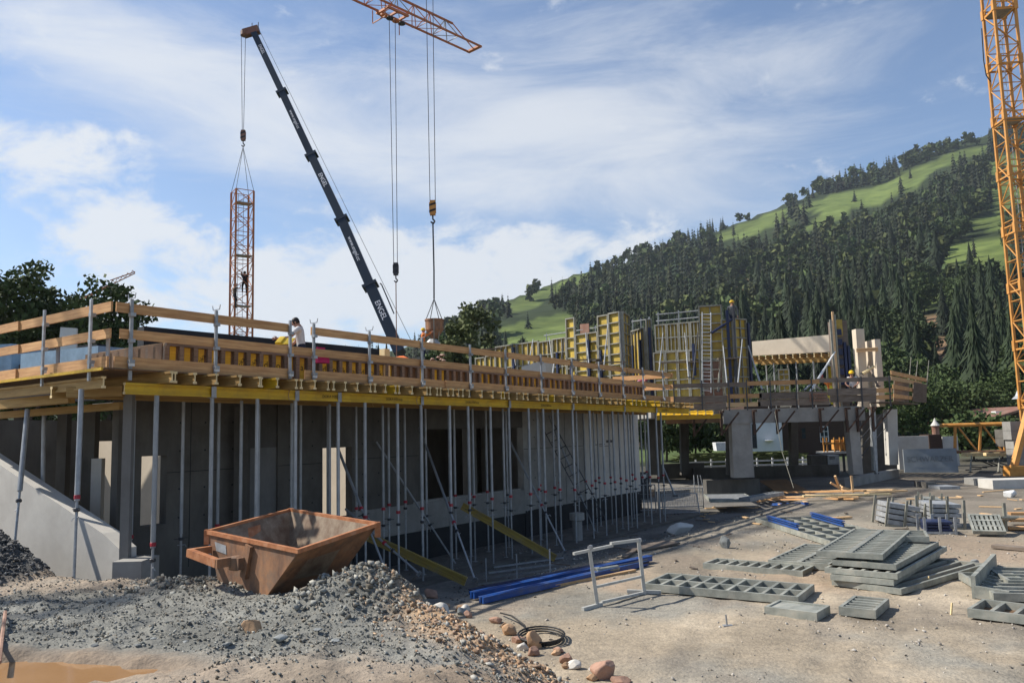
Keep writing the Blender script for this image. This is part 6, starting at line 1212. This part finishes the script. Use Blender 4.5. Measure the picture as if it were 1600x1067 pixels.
# mesh fence panels and the small yard behind the props
def mesh_fence(label, x0, x1, yb, hpx, Y, n, tilt=0.):
    P0 = W(x0, yb, Y); P1 = W(x1, yb, Y); P0.z = g1(P0.x, P0.y); P1.z = g1(P1.x, P1.y); h = hpx*Y/1250; t = thing('mesh_fence', label, 'fence panel', P0); u = V((0, tilt, h))
    b = MB(); b.tube(P0, P0+u, .025, 6).tube(P1, P1+u, .025, 6).tube(P0+u, P1+u, .022, 6).tube(P0+u*.08, P1+u*.08, .022, 6); b.build('frame', MT['galv'], t); b = MB()
    for k in range(1, n): q = P0.lerp(P1, k/n); b.tube(q+u*.08, q+u, .007, 4)
    for k in range(2, 6): b.tube(P0+u*k/6, P1+u*k/6, .006, 4)
    b.build('wire_mesh', MT['galv'], t, kind='stuff'); return t
mesh_fence('leaning wire mesh fence panel at the end of the steel props', 1036, 1092, 776, 30, 33.5, 30, .4); mesh_fence('upright wire mesh fence panel behind the right-hand props', 960, 1024, 776, 42, 34.5, 4); mesh_fence('mesh fence panel standing behind the leaning one', 1028, 1098, 768, 30, 36, 26)
for k, (x0, y0, x1, y1) in enumerate([(1086, 780, 1084, 742), (1094, 780, 1090, 742), (1103, 779, 1094, 742)]): strut(f'short pale upright of the fence stand, {ordw(k)} from the left', GG(x0, y0), W(x1, y1, GG(x0, y0).y+.2), .03, 'galv', 'post', 'fence_post')
strut('grey pole leaning against the fence by the props', W(1055, 775, 33), W(1037, 731, 33.6), .04, 'galv', 'pole', 'pole')
a = W(925, 772, 36); c = W(958, 772, 36); b = MB(); b.prism([V((a.x, 36, -.3)), V((c.x+1.6, 36, -.3)), V((c.x, 36, 1.15)), V((a.x, 36, 1.35))], (0, .3, 0)); b.build('pale_block', MT['concl'], label='sunlit pale concrete block seen between the right-hand props', cat='concrete block')
for k in range(4): P0 = W(975, 776-3*k, 35.5); P1 = W(1022, 775-3*k, 35.5); plank('plank', P0, P1, .3, .05, MT['board' if k % 2 else 'rpanel'], f'reddish plank in the small pile behind the props, {ordw(k)} from below', 'plank', None, 'planks behind the props')
b = MB(); c = W(1007, 754, 35); b.box(c.x-.2, c.x+.2, 35, 35.3, -.1, c.z+.45); t = b.build('dark_box', MT['steel'], label='dark box with a white sticker behind the props', cat='box'); MB().box(c.x-.12, c.x+.12, 34.985, 34.996, c.z+.18, c.z+.36).build('sticker', MT['white'], t)
# rods, hoses, odd frames on the mound
for k, pts in enumerate([[(276, 976), (314, 965), (352, 968)], [(276, 976), (296, 981), (352, 970)]]): rope(['upper rusty bar of the bent frame on the gravel', 'lower rusty bar of the bent frame on the gravel'][k], [GG(*p)+V((0, 0, .05)) for p in pts], .016, 'steel')
for k, pts in enumerate([[(294, 929), (340, 923)], [(292, 936), (324, 930)]]): rope(['rusty flat bar lying left of the skip', 'second rusty bar lying left of the skip'][k], [GG(*p)+V((0, 0, .04)) for p in pts], .02, 'rust')
rope('weathered thin pole lying on the earth in front of the stair wall', [GG(16, 926)+V((0, 0, .03)), GG(106, 921)+V((0, 0, .03))], .025, 'oldboard'); rope('short pole at the left edge beside the weathered one', [GG(-5, 938)+V((0, 0, .03)), GG(16, 930)+V((0, 0, .03))], .025, 'oldboard')
rope('pale red hose standing up at the left picture edge', [GG(-2, 1040)+V((0, 0, .03)), GG(2, 1010)+V((0, 0, .06)), GG(7, 975)+V((0, 0, .08)), GG(8, 962)+V((0, 0, .05))], .022, 'pstone')
b = MB(); c = GG(846, 1000)
for k in range(3): b.path([c+V((.30*math.cos(a)*(1+.06*k), .42*math.sin(a)*(1+.05*k), .03+.028*k)) for a in np.linspace(0, 2*math.pi, 22)], .014, 6)
b.path([c+V((-.2, .3, .06)), GG(820, 985)+V((0, 0, .08)), GG(800, 972)+V((0, 0, .1)), GG(782, 962)+V((0, 0, .05))], .014, 6).build('hose_coil', MT['hose'], label='coiled black hose at the foot of the orange earth bank', cat='hose')
P0 = GG(1136, 978); t = thing('stake', 'short steel stake on a small plate in the foreground earth', 'stake', P0); MB().tube(P0, P0+V((-.01, 0, .17)), .014, 8).build('rod', MT['galv'], t); MB().box(P0.x-.06, P0.x+.08, P0.y-.04, P0.y+.04, P0.z, P0.z+.02).build('plate', MT['galv'], t)
for k, (x, y, h_) in enumerate([(1450, 912, .14), (1486, 960, .18)]): P0 = GG(x, y); MB().bar(P0, P0+V((.03, 0, h_)), .03, .02).build('peg', MT['endgrain'], label=['small pale peg in the shadow of the big stack', 'pale wooden peg right of the foreground panels'][k], cat='peg')

# ------------------------------------------------------------------ rocks
def rock_np(seed, sub=2, flat=.7, amp=.35):
    bm = bmesh.new(); bmesh.ops.create_icosphere(bm, subdivisions=sub, radius=1); q = np.random.RandomState(seed); v = np.array([p.co[:] for p in bm.verts]); f = np.array([[p.index for p in fc_.verts] for fc_ in bm.faces]); bm.free()
    nc_ = 7 if sub < 4 else 20; cuts_ = q.normal(size=(nc_, 3)); cuts_ /= np.linalg.norm(cuts_, axis=1)[:, None]; dd = .55+.4*q.rand(nc_)
    for n_, d_ in zip(cuts_, dd): o = v @ n_-d_; v = v-np.clip(o, 0, None)[:, None]*n_
    v = v*(1+amp*.4*q.normal(size=(len(v), 1))*.25); v = v*np.array([1, .6+.4*q.rand(), flat*(.7+.5*q.rand())]); return v, f
def shard_np(seed, npts=10, flat=.6):
    q = np.random.RandomState(seed); p = q.normal(size=(npts, 3)); p /= np.linalg.norm(p, axis=1)[:, None]; p *= (.75+.35*q.rand(npts, 1)); p *= np.array([1, .55+.4*q.rand(), flat*(.6+.6*q.rand())])
    bm = bmesh.new(); [bm.verts.new(v) for v in p]; bmesh.ops.convex_hull(bm, input=bm.verts); bm.verts.ensure_lookup_table()
    lone = [v for v in bm.verts if not v.link_faces]; bmesh.ops.delete(bm, geom=lone, context='VERTS'); bmesh.ops.triangulate(bm, faces=bm.faces); bm.verts.index_update()
    v = np.array([q_.co[:] for q_ in bm.verts]); f = np.array([[a.index for a in fc_.verts] for fc_ in bm.faces]); bm.free(); return v, f
def boulder(label, x, y, wpx, hpx, mt, seed, cat='boulder', flat=.75, rot=0., nm='boulder'):
    P = GG(x, y); r_ = wpx*P.y/1250/2; v, f = rock_np(seed, 4, 1., .12); v = v/np.abs(v).max(0)*np.array([r_, r_*.8, hpx*P.y/1250*.5]); v[:, 2] += hpx*P.y/1250*.26
    return put(nm, npmesh(nm, v, f, MT[mt]), None, M4.Translation(P) @ M4.Rotation(rot, 4, 'Y'), label=label, cat=cat)
for k, a in enumerate([('round ochre boulder on the gravel left of the rubble heap', 396, 988, 36, 32, 'ostone'), ('pale grey boulder on the right flank of the rubble heap', 684, 962, 38, 30, 'concl'), ('pale pinkish stone at the front corner of the skip', 461, 948, 32, 14, 'ostone'), ('reddish boulder at the bottom of the earth bank', 944, 1058, 42, 34, 'pstone'), ('small reddish boulder left of the larger reddish one', 886, 1034, 24, 18, 'pstone'),
                      ('pale round stone between the two reddish boulders', 896, 1043, 24, 16, 'concl'), ('flat yellowish slab stone at the lower centre edge', 817, 1058, 34, 12, 'ostone'), ('flat grey slab on the rubble heap', 634, 930, 30, 18, 'stone'), ('brown boulder on the crest of the earth bank', 834, 1012, 26, 34, 'ostone'), ('orange stone higher on the earth bank crest', 812, 1004, 26, 16, 'pstone'),
                      ('large dark slab against the concrete footing left of the skip', 232, 908, 44, 22, 'concd'), ('pale whitish slab leaning left of the skip', 318, 908, 34, 32, 'concl'), ('pale torn concrete lump by the shadow edge', 1063, 832, 44, 22, 'concl'), ('grey stone standing near the left end of the grid panel', 1134, 856, 18, 26, 'stone'), ('small dark stone on the earth at the right', 1524, 880, 14, 8, 'stone'),
                      ('white lump lying before the pale slab at the right edge', 1578, 776, 20, 16, 'white'), ('dark flat stone in front of the skip underside', 505, 936, 30, 14, 'concd'), ('flat pale stone in the lower left gravel', 437, 1000, 26, 12, 'stone'), ('reddish stone in the bottom row right of the boulders', 968, 1066, 36, 14, 'pstone'), ('ochre stone low in the earth bank', 925, 1062, 18, 14, 'ostone'), ('grey angular stone right of the pale boulder', 722, 960, 16, 16, 'stone'), ('pale slab stone in the gravel centre', 216, 976, 18, 10, 'concl'), ('grey slab stone in the gravel centre', 214, 962, 14, 8, 'stone')]):
    boulder(*a[:6], seed=200+k)
qb = random.Random(5)
for k in range(16):
    u = k/15; x = 690+285*u+qb.uniform(-20, 10)-14; y = 925+135*u**.9+qb.uniform(-6, 14); w_ = qb.uniform(12, 24)
    boulder(f'rough stone bedded in the orange earth bank, {ordw(k)} from the upper end', x, min(y, 1064), w_, w_*qb.uniform(.6, .95), ('pstone', 'ostone', 'ostone', 'concl', 'pstone')[k % 5], 600+k)
for k in range(14):
    x = 120+40*k+qb.uniform(-18, 18); y = qb.uniform(952, 1012); w_ = qb.uniform(10, 22)
    boulder(f'flat grey slate slab in the gravel, {ordw(k)} from the left', x, y, w_, w_*qb.uniform(.25, .5), 'stone', 650+k, cat='stone slab', nm='stone_slab')
def scatter(name, label, cat, n, area, dens, size, mts, seed, sub=1, tint=None):
    q = np.random.RandomState(seed); X = area[0]+(area[1]-area[0])*q.rand(n*4); Y = area[2]+(area[3]-area[2])*q.rand(n*4)**1.3; k = q.rand(len(X)) < dens(X, Y); X = X[k][:n]; Y = Y[k][:n]; Z = gz(X, Y); kinds = [shard_np(seed+i, 8+i % 4, .62) for i in range(10)]
    s_ = size(q, X, Y); vs = []; fs = []; cs = []; o = 0
    for i in range(len(X)):
        v, f = kinds[i % 10]; a, e, g_ = q.rand(3)*6.28; ca, sa = math.cos(a), math.sin(a); ce, se = math.cos(e*.2), math.sin(e*.2); u = v*s_[i]
        u = np.stack([u[:, 0]*ca-u[:, 1]*sa, u[:, 0]*sa+u[:, 1]*ca, u[:, 2]], -1); u = np.stack([u[:, 0]*ce+u[:, 2]*se, u[:, 1], -u[:, 0]*se+u[:, 2]*ce], -1)+np.array([X[i], Y[i], Z[i]+s_[i]*.22])
        vs.append(u); fs.append(f+o); o += len(u); c_ = tint[int(q.rand()*len(tint))]; cs.append(np.tile(np.array(c_)*(.65+.6*q.rand()), (len(u), 1)))
    put(name, npmesh(name, np.concatenate(vs), np.concatenate(fs), MT['pebble'], np.concatenate(cs)), label=label, cat=cat, kind='stuff')
MT['pebble'] = mat('stone_pieces', (1.1, 1.1, 1.1), (.8, .8, .8), 20, rough=.9, attr='soil', spec=.2)
grey_t = [(.22, .222, .20), (.17, .172, .155), (.27, .268, .24), (.14, .14, .128), (.34, .325, .28), (.25, .215, .165)]; och_t = [(.42, .28, .17), (.34, .22, .14), (.50, .36, .24), (.30, .21, .15), (.40, .38, .33)]; pal_t = [(.42, .37, .31), (.33, .30, .26), (.50, .46, .40), (.28, .25, .21)]
def md_(X, Y): return polydist(X, Y, MOUND)
lg = lambda lo, hi, p: (lambda q, X, Y: lo+(hi-lo)*q.rand(len(X))**p)
def pud(X, Y): return np.hypot((X-PUD[0])/2.0, (Y-PUD[1])/.85) > 1.05
gb_ = lambda X, Y: np.where((md_(X, Y) < .1) & pud(X, Y), np.clip(smst(Y+.5*fbm(X*1.1, Y*1.1, 61, 4), 7.5, 8.4)*(1-.75*smst(Y, 11.2, 12.2))+.12+.5*np.clip(fbm(X*.9, Y*.9, 61, 4), 0, 1), 0, 1), 0)
scatter('grey_gravel', 'grey green crushed stone covering the mound round the skip', 'gravel', 38000, (-8.5, .9, 6.2, 13.2), gb_, lg(.006, .034, 5), None, 300, 1, grey_t)
pile_d = lambda X, Y: np.clip(1.15-np.hypot((X+2.0)/1.25, (Y-10.75)/1.1), 0, 1)+np.clip(1-np.hypot((X+4.6)/1.6, (Y-12)/.8), 0, 1)
scatter('rubble_heap', 'heap of broken grey slate pieces right of the skip', 'rubble', 6000, (-6, 0, 9.2, 13), pile_d, lg(.012, .085, 5.5), None, 330, 1, grey_t)
rg_ = lambda X, Y: np.exp(-((md_(X, Y)+.3)/.6)**2)*(X > -2.4)*(Y > 6.5)
scatter('ochre_rubble', 'orange brown earth clods and stones along the bank of the mound', 'rubble', 9500, (-2.6, 2.2, 6.2, 13), rg_, lg(.008, .060, 5), None, 350, 1, och_t)
scatter('pale_pebbles', 'scattered pale pebbles over the bare earth yard', 'pebbles', 9000, (-.5, 15, 7.2, 26), lambda X, Y: np.where(md_(X, Y) > .3, np.clip(.25+1.3*fbm(X*.8, Y*.8, 401, 4), .04, 1), 0), lg(.008, .050, 6), None, 370, 1, pal_t)
scatter('dark_gravel_heap', 'dark gravel heap against the stair wall at the left edge', 'gravel', 9000, (-12.4, -7.2, 11.2, 16), lambda X, Y: np.clip(3*(1.02-np.hypot((X+9.75)/2.3, (Y-13.7)/2.3)), 0, 1), lg(.018, .065, 2.2), None, 390, 1, [(.08, .08, .08), (.12, .118, .113), (.16, .155, .148)])
scatter('pit_rubble', 'loose dark rubble on the ground between the props', 'rubble', 3000, (-5, 9, 14, 34), lambda X, Y: np.where((md_(X, Y) > .5) & (((X-C0.x)*NX.x+(Y-C0.y)*NX.y) > -2.4) & (((X-C0.x)*NX.x+(Y-C0.y)*NX.y) < 4), np.clip(.3+fbm(X*.9, Y*.9, 411, 4), .03, 1), 0), lg(.015, .08, 4), None, 410, 1, grey_t)

q = np.random.RandomState(77); b = MB()
for k in range(46):
    x = 7+12*q.rand(); y = 24+12*q.rand(); z = g1(x, y)+.03; a = q.rand()*6.28; L = .2+.9*q.rand()**2; b.bar(V((x, y, z)), V((x+L*math.cos(a), y+L*math.sin(a), z+.04*q.rand())), .05+.1*q.rand(), .03)
b.build('timber_scraps', MT['fresh'], label='small timber scraps strewn over the ground before the right building', cat='timber scraps', kind='stuff')
b = MB()
for k in range(60):
    x = -3+14*q.rand(); y = 15+18*q.rand(); z = g1(x, y)+.02; a = q.rand()*6.28; L = .15+.6*q.rand()**2; b.bar(V((x, y, z)), V((x+L*math.cos(a), y+L*math.sin(a), z+.03*q.rand())), .03+.06*q.rand(), .025)
b.build('site_litter', MT['oldboard'], label='grey wood scraps and litter strewn by the props and in the yard', cat='litter', kind='stuff')
# ------------------------------------------------------------------ workers
def person(label, P, rz, pose=None, top='c_white', legs='c_navy', sleeves=True, helmet=None, hair=True, lean=0., seat=0., twist=0.):
    """one skinned body; joints in metres, facing +Y; pose overrides joints"""
    J = dict(pelvis=(0, 0, .95), waist=(0, .01, 1.10), chest=(0, .02, 1.30), neck=(0, .0, 1.47), head=(0, .03, 1.57), crown=(0, .02, 1.69), nose=(0, .135, 1.585),
             shL=(-.19, 0, 1.41), elL=(-.25, .02, 1.13), wrL=(-.24, .14, .90), haL=(-.235, .18, .83), shR=(.19, 0, 1.41), elR=(.25, .02, 1.13), wrR=(.24, .14, .90), haR=(.235, .18, .83),
             hiL=(-.10, 0, .90), knL=(-.12, .04, .50), anL=(-.13, -.01, .09), toL=(-.14, .15, .045), hiR=(.10, 0, .90), knR=(.12, .04, .50), anR=(.13, -.01, .09), toR=(.14, .15, .045))
    upper = ('waist', 'chest', 'neck', 'head', 'crown', 'nose', 'shL', 'elL', 'wrL', 'haL', 'shR', 'elR', 'wrR', 'haR')
    if pose: J.update(pose)
    if lean:
        pv = V(J['pelvis']); ro = M4.Rotation(-lean, 3, 'X')
        for k in upper: J[k] = tuple(pv+ro @ (V(J[k])-pv))
    rad = dict(pelvis=(.16, .12), waist=(.145, .105), chest=(.165, .115), neck=(.058, .058), head=(.078, .09), crown=(.062, .07), nose=(.014, .016), shL=(.075, .075), elL=(.046, .046), wrL=(.03, .03), haL=(.040, .022), shR=(.075, .075), elR=(.046, .046), wrR=(.03, .03), haR=(.04, .022),
               hiL=(.10, .10), knL=(.066, .066), anL=(.048, .048), toL=(.045, .035), hiR=(.10, .10), knR=(.066, .066), anR=(.048, .048), toR=(.045, .035))
    E_ = [('pelvis', 'waist'), ('waist', 'chest'), ('chest', 'neck'), ('neck', 'head'), ('head', 'crown'), ('head', 'nose'), ('chest', 'shL'), ('shL', 'elL'), ('elL', 'wrL'), ('wrL', 'haL'), ('chest', 'shR'), ('shR', 'elR'), ('elR', 'wrR'), ('wrR', 'haR'),
          ('pelvis', 'hiL'), ('hiL', 'knL'), ('knL', 'anL'), ('anL', 'toL'), ('pelvis', 'hiR'), ('hiR', 'knR'), ('knR', 'anR'), ('anR', 'toR')]
    for s in 'LR':                                      # four fingers and a thumb from each palm
        w_ = V(J['wr'+s]); h_ = V(J['ha'+s]); d = (h_-w_).normalized(); sd_ = d.cross(V((1, 0, .2))).normalized(); dn = d.cross(sd_)
        for k in range(4):
            o = h_+sd_*(-.028+.019*k); l_ = (.065, .078, .072, .055)[k]; a = f'f{s}{k}a'; c = f'f{s}{k}b'
            J[a] = tuple(o+d*l_*.55); J[c] = tuple(o+d*l_*.95+dn*.022); rad[a] = (.0095, .0095); rad[c] = (.008, .008); E_ += [('ha'+s, a), (a, c)]
        a = f't{s}a'; c = f't{s}b'; J[a] = tuple(w_.lerp(h_, .55)-sd_*.045); J[c] = tuple(h_-sd_*.055+d*.03+dn*.015); rad[a] = (.013, .013); rad[c] = (.009, .009); E_ += [('ha'+s, a), (a, c)]
    names = list(J); idx = {k: i for i, k in enumerate(names)}
    bm = bmesh.new(); L = bm.verts.layers.skin.verify(); vs = [bm.verts.new(J[k]) for k in names]; [bm.edges.new((vs[idx[a]], vs[idx[c]])) for a, c in E_]
    for k in names: vs[idx[k]][L].radius = rad[k]; vs[idx[k]][L].use_root = (k == 'pelvis')
    me = bpy.data.meshes.new('tmp'); bm.to_mesh(me); bm.free(); o = bpy.data.objects.new('tmp', me); COL.objects.link(o)
    o.modifiers.new('s', 'SKIN'); sb_ = o.modifiers.new('u', 'SUBSURF'); sb_.levels = 1; sb_.render_levels = 1
    bpy.context.view_layer.update(); dg = bpy.context.evaluated_depsgraph_get(); body = bpy.data.meshes.new_from_object(o.evaluated_get(dg)); bpy.data.objects.remove(o); bpy.data.meshes.remove(me)
    body.name = 'body'; body.materials.clear()
    for m_ in (MT['skin'], MT[top], MT[legs], MT['c_black']): body.materials.append(m_)
    reg = {('pelvis', 'waist'): 1, ('waist', 'chest'): 1, ('chest', 'neck'): 1, ('chest', 'shL'): 1, ('chest', 'shR'): 1, ('shL', 'elL'): 1, ('shR', 'elR'): 1, ('elL', 'wrL'): 1 if sleeves else 0, ('elR', 'wrR'): 1 if sleeves else 0, ('pelvis', 'hiL'): 2, ('pelvis', 'hiR'): 2, ('hiL', 'knL'): 2, ('hiR', 'knR'): 2, ('knL', 'anL'): 2, ('knR', 'anR'): 2, ('anL', 'toL'): 3, ('anR', 'toR'): 3}
    segs = [(V(J[a]), V(J[c]), reg.get((a, c), 0), a, c) for a, c in E_]
    for p in body.polygons:
        c = p.center; best = 9; r_ = 0
        for a, e, g_, na, nc_ in segs:
            d = e-a; t = max(0, min(1, (c-a).dot(d)/max(d.length_squared, 1e-9))); dist = (c-a-d*t).length
            if dist < best:
                best = dist; r_ = g_
                if (na, nc_) == ('chest', 'neck') and t > .72: r_ = 0
                if not sleeves and na in ('shL', 'shR') and t > .55: r_ = 0
        p.material_index = r_
    body.shade_smooth()
    t = thing('person', label, 'person', P, rz); bo = put('body', body, t)
    hd = V(J['head']); cr = V(J['crown']); up = (cr-hd).normalized(); fw = (V(J['nose'])-hd); fw = (fw-up*fw.dot(up)).normalized(); rt = fw.cross(up)
    hm = M4(((rt.x, fw.x, up.x, 0), (rt.y, fw.y, up.y, 0), (rt.z, fw.z, up.z, 0), (0, 0, 0, 1))); hm.translation = hd
    if helmet:
        b = MB().lathe((0, -.01, .055), [(.125, 0), (.122, .05), (.10, .10), (.05, .135), (.012, .142)], 14).box(-.09, .09, .09, .165, .052, .062); put('helmet', b.mesh('helmet', MT[helmet], smooth=False), t, hm)
    elif hair:
        b = MB().lathe((0, -.022, .03), [(.082, -.05), (.090, 0), (.090, .05), (.074, .09), (.036, .112), (.01, .117)], 14); 
        b.v = [(x, min(y, .085+.5*(z-.07)) if z < .09 else y, z) for x, y, z in b.v]; put('hair', b.mesh('hair', MT['hair'], smooth=True), t, hm)
    for s_ in (-1, 1):
        put('eye', MB().lathe((0, 0, 0), [(.004, -.008), (.010, 0), (.004, .008)], 8).mesh('eye', MT['c_black']), bo, hm @ M4.Translation((.032*s_, .086, .03)))
        put('ear', MB().lathe((0, 0, 0), [(.008, -.03), (.016, 0), (.010, .03)], 8).mesh('ear', MT['skin']), bo, hm @ M4.Translation((.088*s_, -.01, .01)))
    put('mouth', MB().box(-.022, .022, -.004, .004, -.004, .004).mesh('mouth', MT['pstone']), bo, hm @ M4.Translation((0, .088, -.05)))
    return t
# the man on the left deck: in profile, facing left, head bent, arm reaching out to the yellow sheet
s_, _ = pA(472, 520, 2.0); P = A(s_, 2.0, 4.215+TZ(s_)+.02)
person('man in a white T-shirt on the deck, bending over the edge formwork', P, R(98), dict(wrR=(.22, .34, 1.05), elR=(.26, .16, 1.14), haR=(.2, .42, 1.06), elL=(-.26, .22, 1.20), wrL=(-.22, .48, 1.22), haL=(-.2, .57, 1.23), head=(0, .07, 1.55), crown=(0, .10, 1.665), nose=(0, .175, 1.535)), 'c_white', 'c_navy', False, None, True, R(8))
P = W(995, 598, 33); P.z = 3.86
person('bending worker in pink shirt and yellow helmet at the right end of left deck', P, R(-80), dict(knL=(-.14, .22, .52), knR=(.14, .2, .5), elL=(-.22, .12, 1.10), wrL=(-.2, .35, .98), haL=(-.2, .42, .92), elR=(.22, .12, 1.1), wrR=(.2, .34, 1.0), haR=(.2, .41, .95)), 'c_pink', 'c_grey', False, 'helmet', lean=R(62))
P = W(1145, 500, 41.0); P.z = W(1145, 496, 41.).z-.85
person('worker in grey with a yellow helmet standing high behind the tall formwork', P, R(170), None, 'c_grey', 'c_navy', True, 'helmet')
for k in (0,): pl_ = MB().box(P.x-.6, P.x+.5, 41.0-.4, 41.4, P.z-.06, P.z); pl_.build('scaffold_platform', MT['oldboard'], label='scaffold platform under the worker on the tall formwork', cat='platform')
P = W(1333, 610, 39.6); P.z = ZD-.02
person('worker in a white shirt and yellow helmet leaning on the right deck railing', P, R(150), dict(elL=(-.3, .18, 1.16), wrL=(-.2, .40, 1.08), haL=(-.14, .46, 1.06), elR=(.3, .18, 1.16), wrR=(.2, .4, 1.08), haR=(.14, .46, 1.06)), 'c_white', 'c_brown', False, 'helmet', lean=R(14))
P = W(1299, 612, 39.8); P.z = ZD-.02
person('stooping worker in an orange jacket and yellow trousers by the column formwork', P, R(60), dict(knL=(-.14, .16, .5), knR=(.14, .14, .5)), 'c_orange', 'c_yellow', True, 'rhelmet', lean=R(38))
P = W(661, 545, 42.2); P.z = W(661, 515, 42.2).z-1.66
t_ = thing('scaffold_tower', 'small steel scaffold tower under the worker at the hanging bucket', 'scaffold', (P.x, P.y, 0)); MB().box(P.x-.6, P.x+.6, P.y-.5, P.y+.5, P.z-.07, P.z-.01).build('platform', MT['oldboard'], t_)
for dx, dy in ((-.55, -.45), (.55, -.45), (.55, .45), (-.55, .45)): MB().tube(V((P.x+dx, P.y+dy, 0)), V((P.x+dx, P.y+dy, P.z-.05)), .03, 6).build('leg', MT['galv'], t_)
person('worker in an orange vest and yellow helmet guiding the hanging bucket', P, R(-70), dict(elR=(.22, .2, 1.36), wrR=(.16, .42, 1.5), haR=(.14, .5, 1.54), elL=(-.22, .2, 1.33), wrL=(-.15, .42, 1.45), haL=(-.13, .5, 1.5)), 'c_orange', 'c_navy', True, 'helmet')
climb = dict(elL=(-.24, .16, 1.5), wrL=(-.2, .28, 1.66), haL=(-.2, .3, 1.74), elR=(.24, .2, 1.34), wrR=(.2, .32, 1.5), haR=(.2, .34, 1.58), knL=(-.14, .26, .66), anL=(-.13, .12, .32), toL=(-.13, .26, .28))
P = W(382, 462, 54.1); person('dark-clad worker climbing inside the hanging tower section', P, R(20), climb, 'c_black', 'c_black', True, None)
P = W(366, 482, 53.4); person('worker in brown clinging to the outside of the hanging tower section, below the other climber', P, R(-40), climb, 'c_brown', 'c_black', False, None)
P = W(974, 778, 35.2); P.z = g1(P.x, P.y); person('worker in dark clothes and red helmet behind the right-hand props', P, R(200), dict(elR=(.28, .2, 1.15), wrR=(.2, .42, 1.12), haR=(.2, .5, 1.12)), 'c_black', 'c_navy', True, 'rhelmet', lean=R(20))
# ------------------------------------------------------------------ thin valley haze
hzm = bpy.data.materials.new('haze'); hzm.use_nodes = True; hn = hzm.node_tree; hn.nodes.clear()
ho = hn.nodes.new('ShaderNodeOutputMaterial'); hv_ = hn.nodes.new('ShaderNodeVolumePrincipled'); hv_.inputs['Density'].default_value = .0001; hv_.inputs['Color'].default_value = (.80, .90, 1, 1); hv_.inputs['Anisotropy'].default_value = .2
hn.links.new(hv_.outputs[0], ho.inputs['Volume'])
MB().box(-5200, 5200, -5200, 5200, -3, 620).build('haze', hzm, kind='stuff')
sc.cycles.volume_bounces = 0
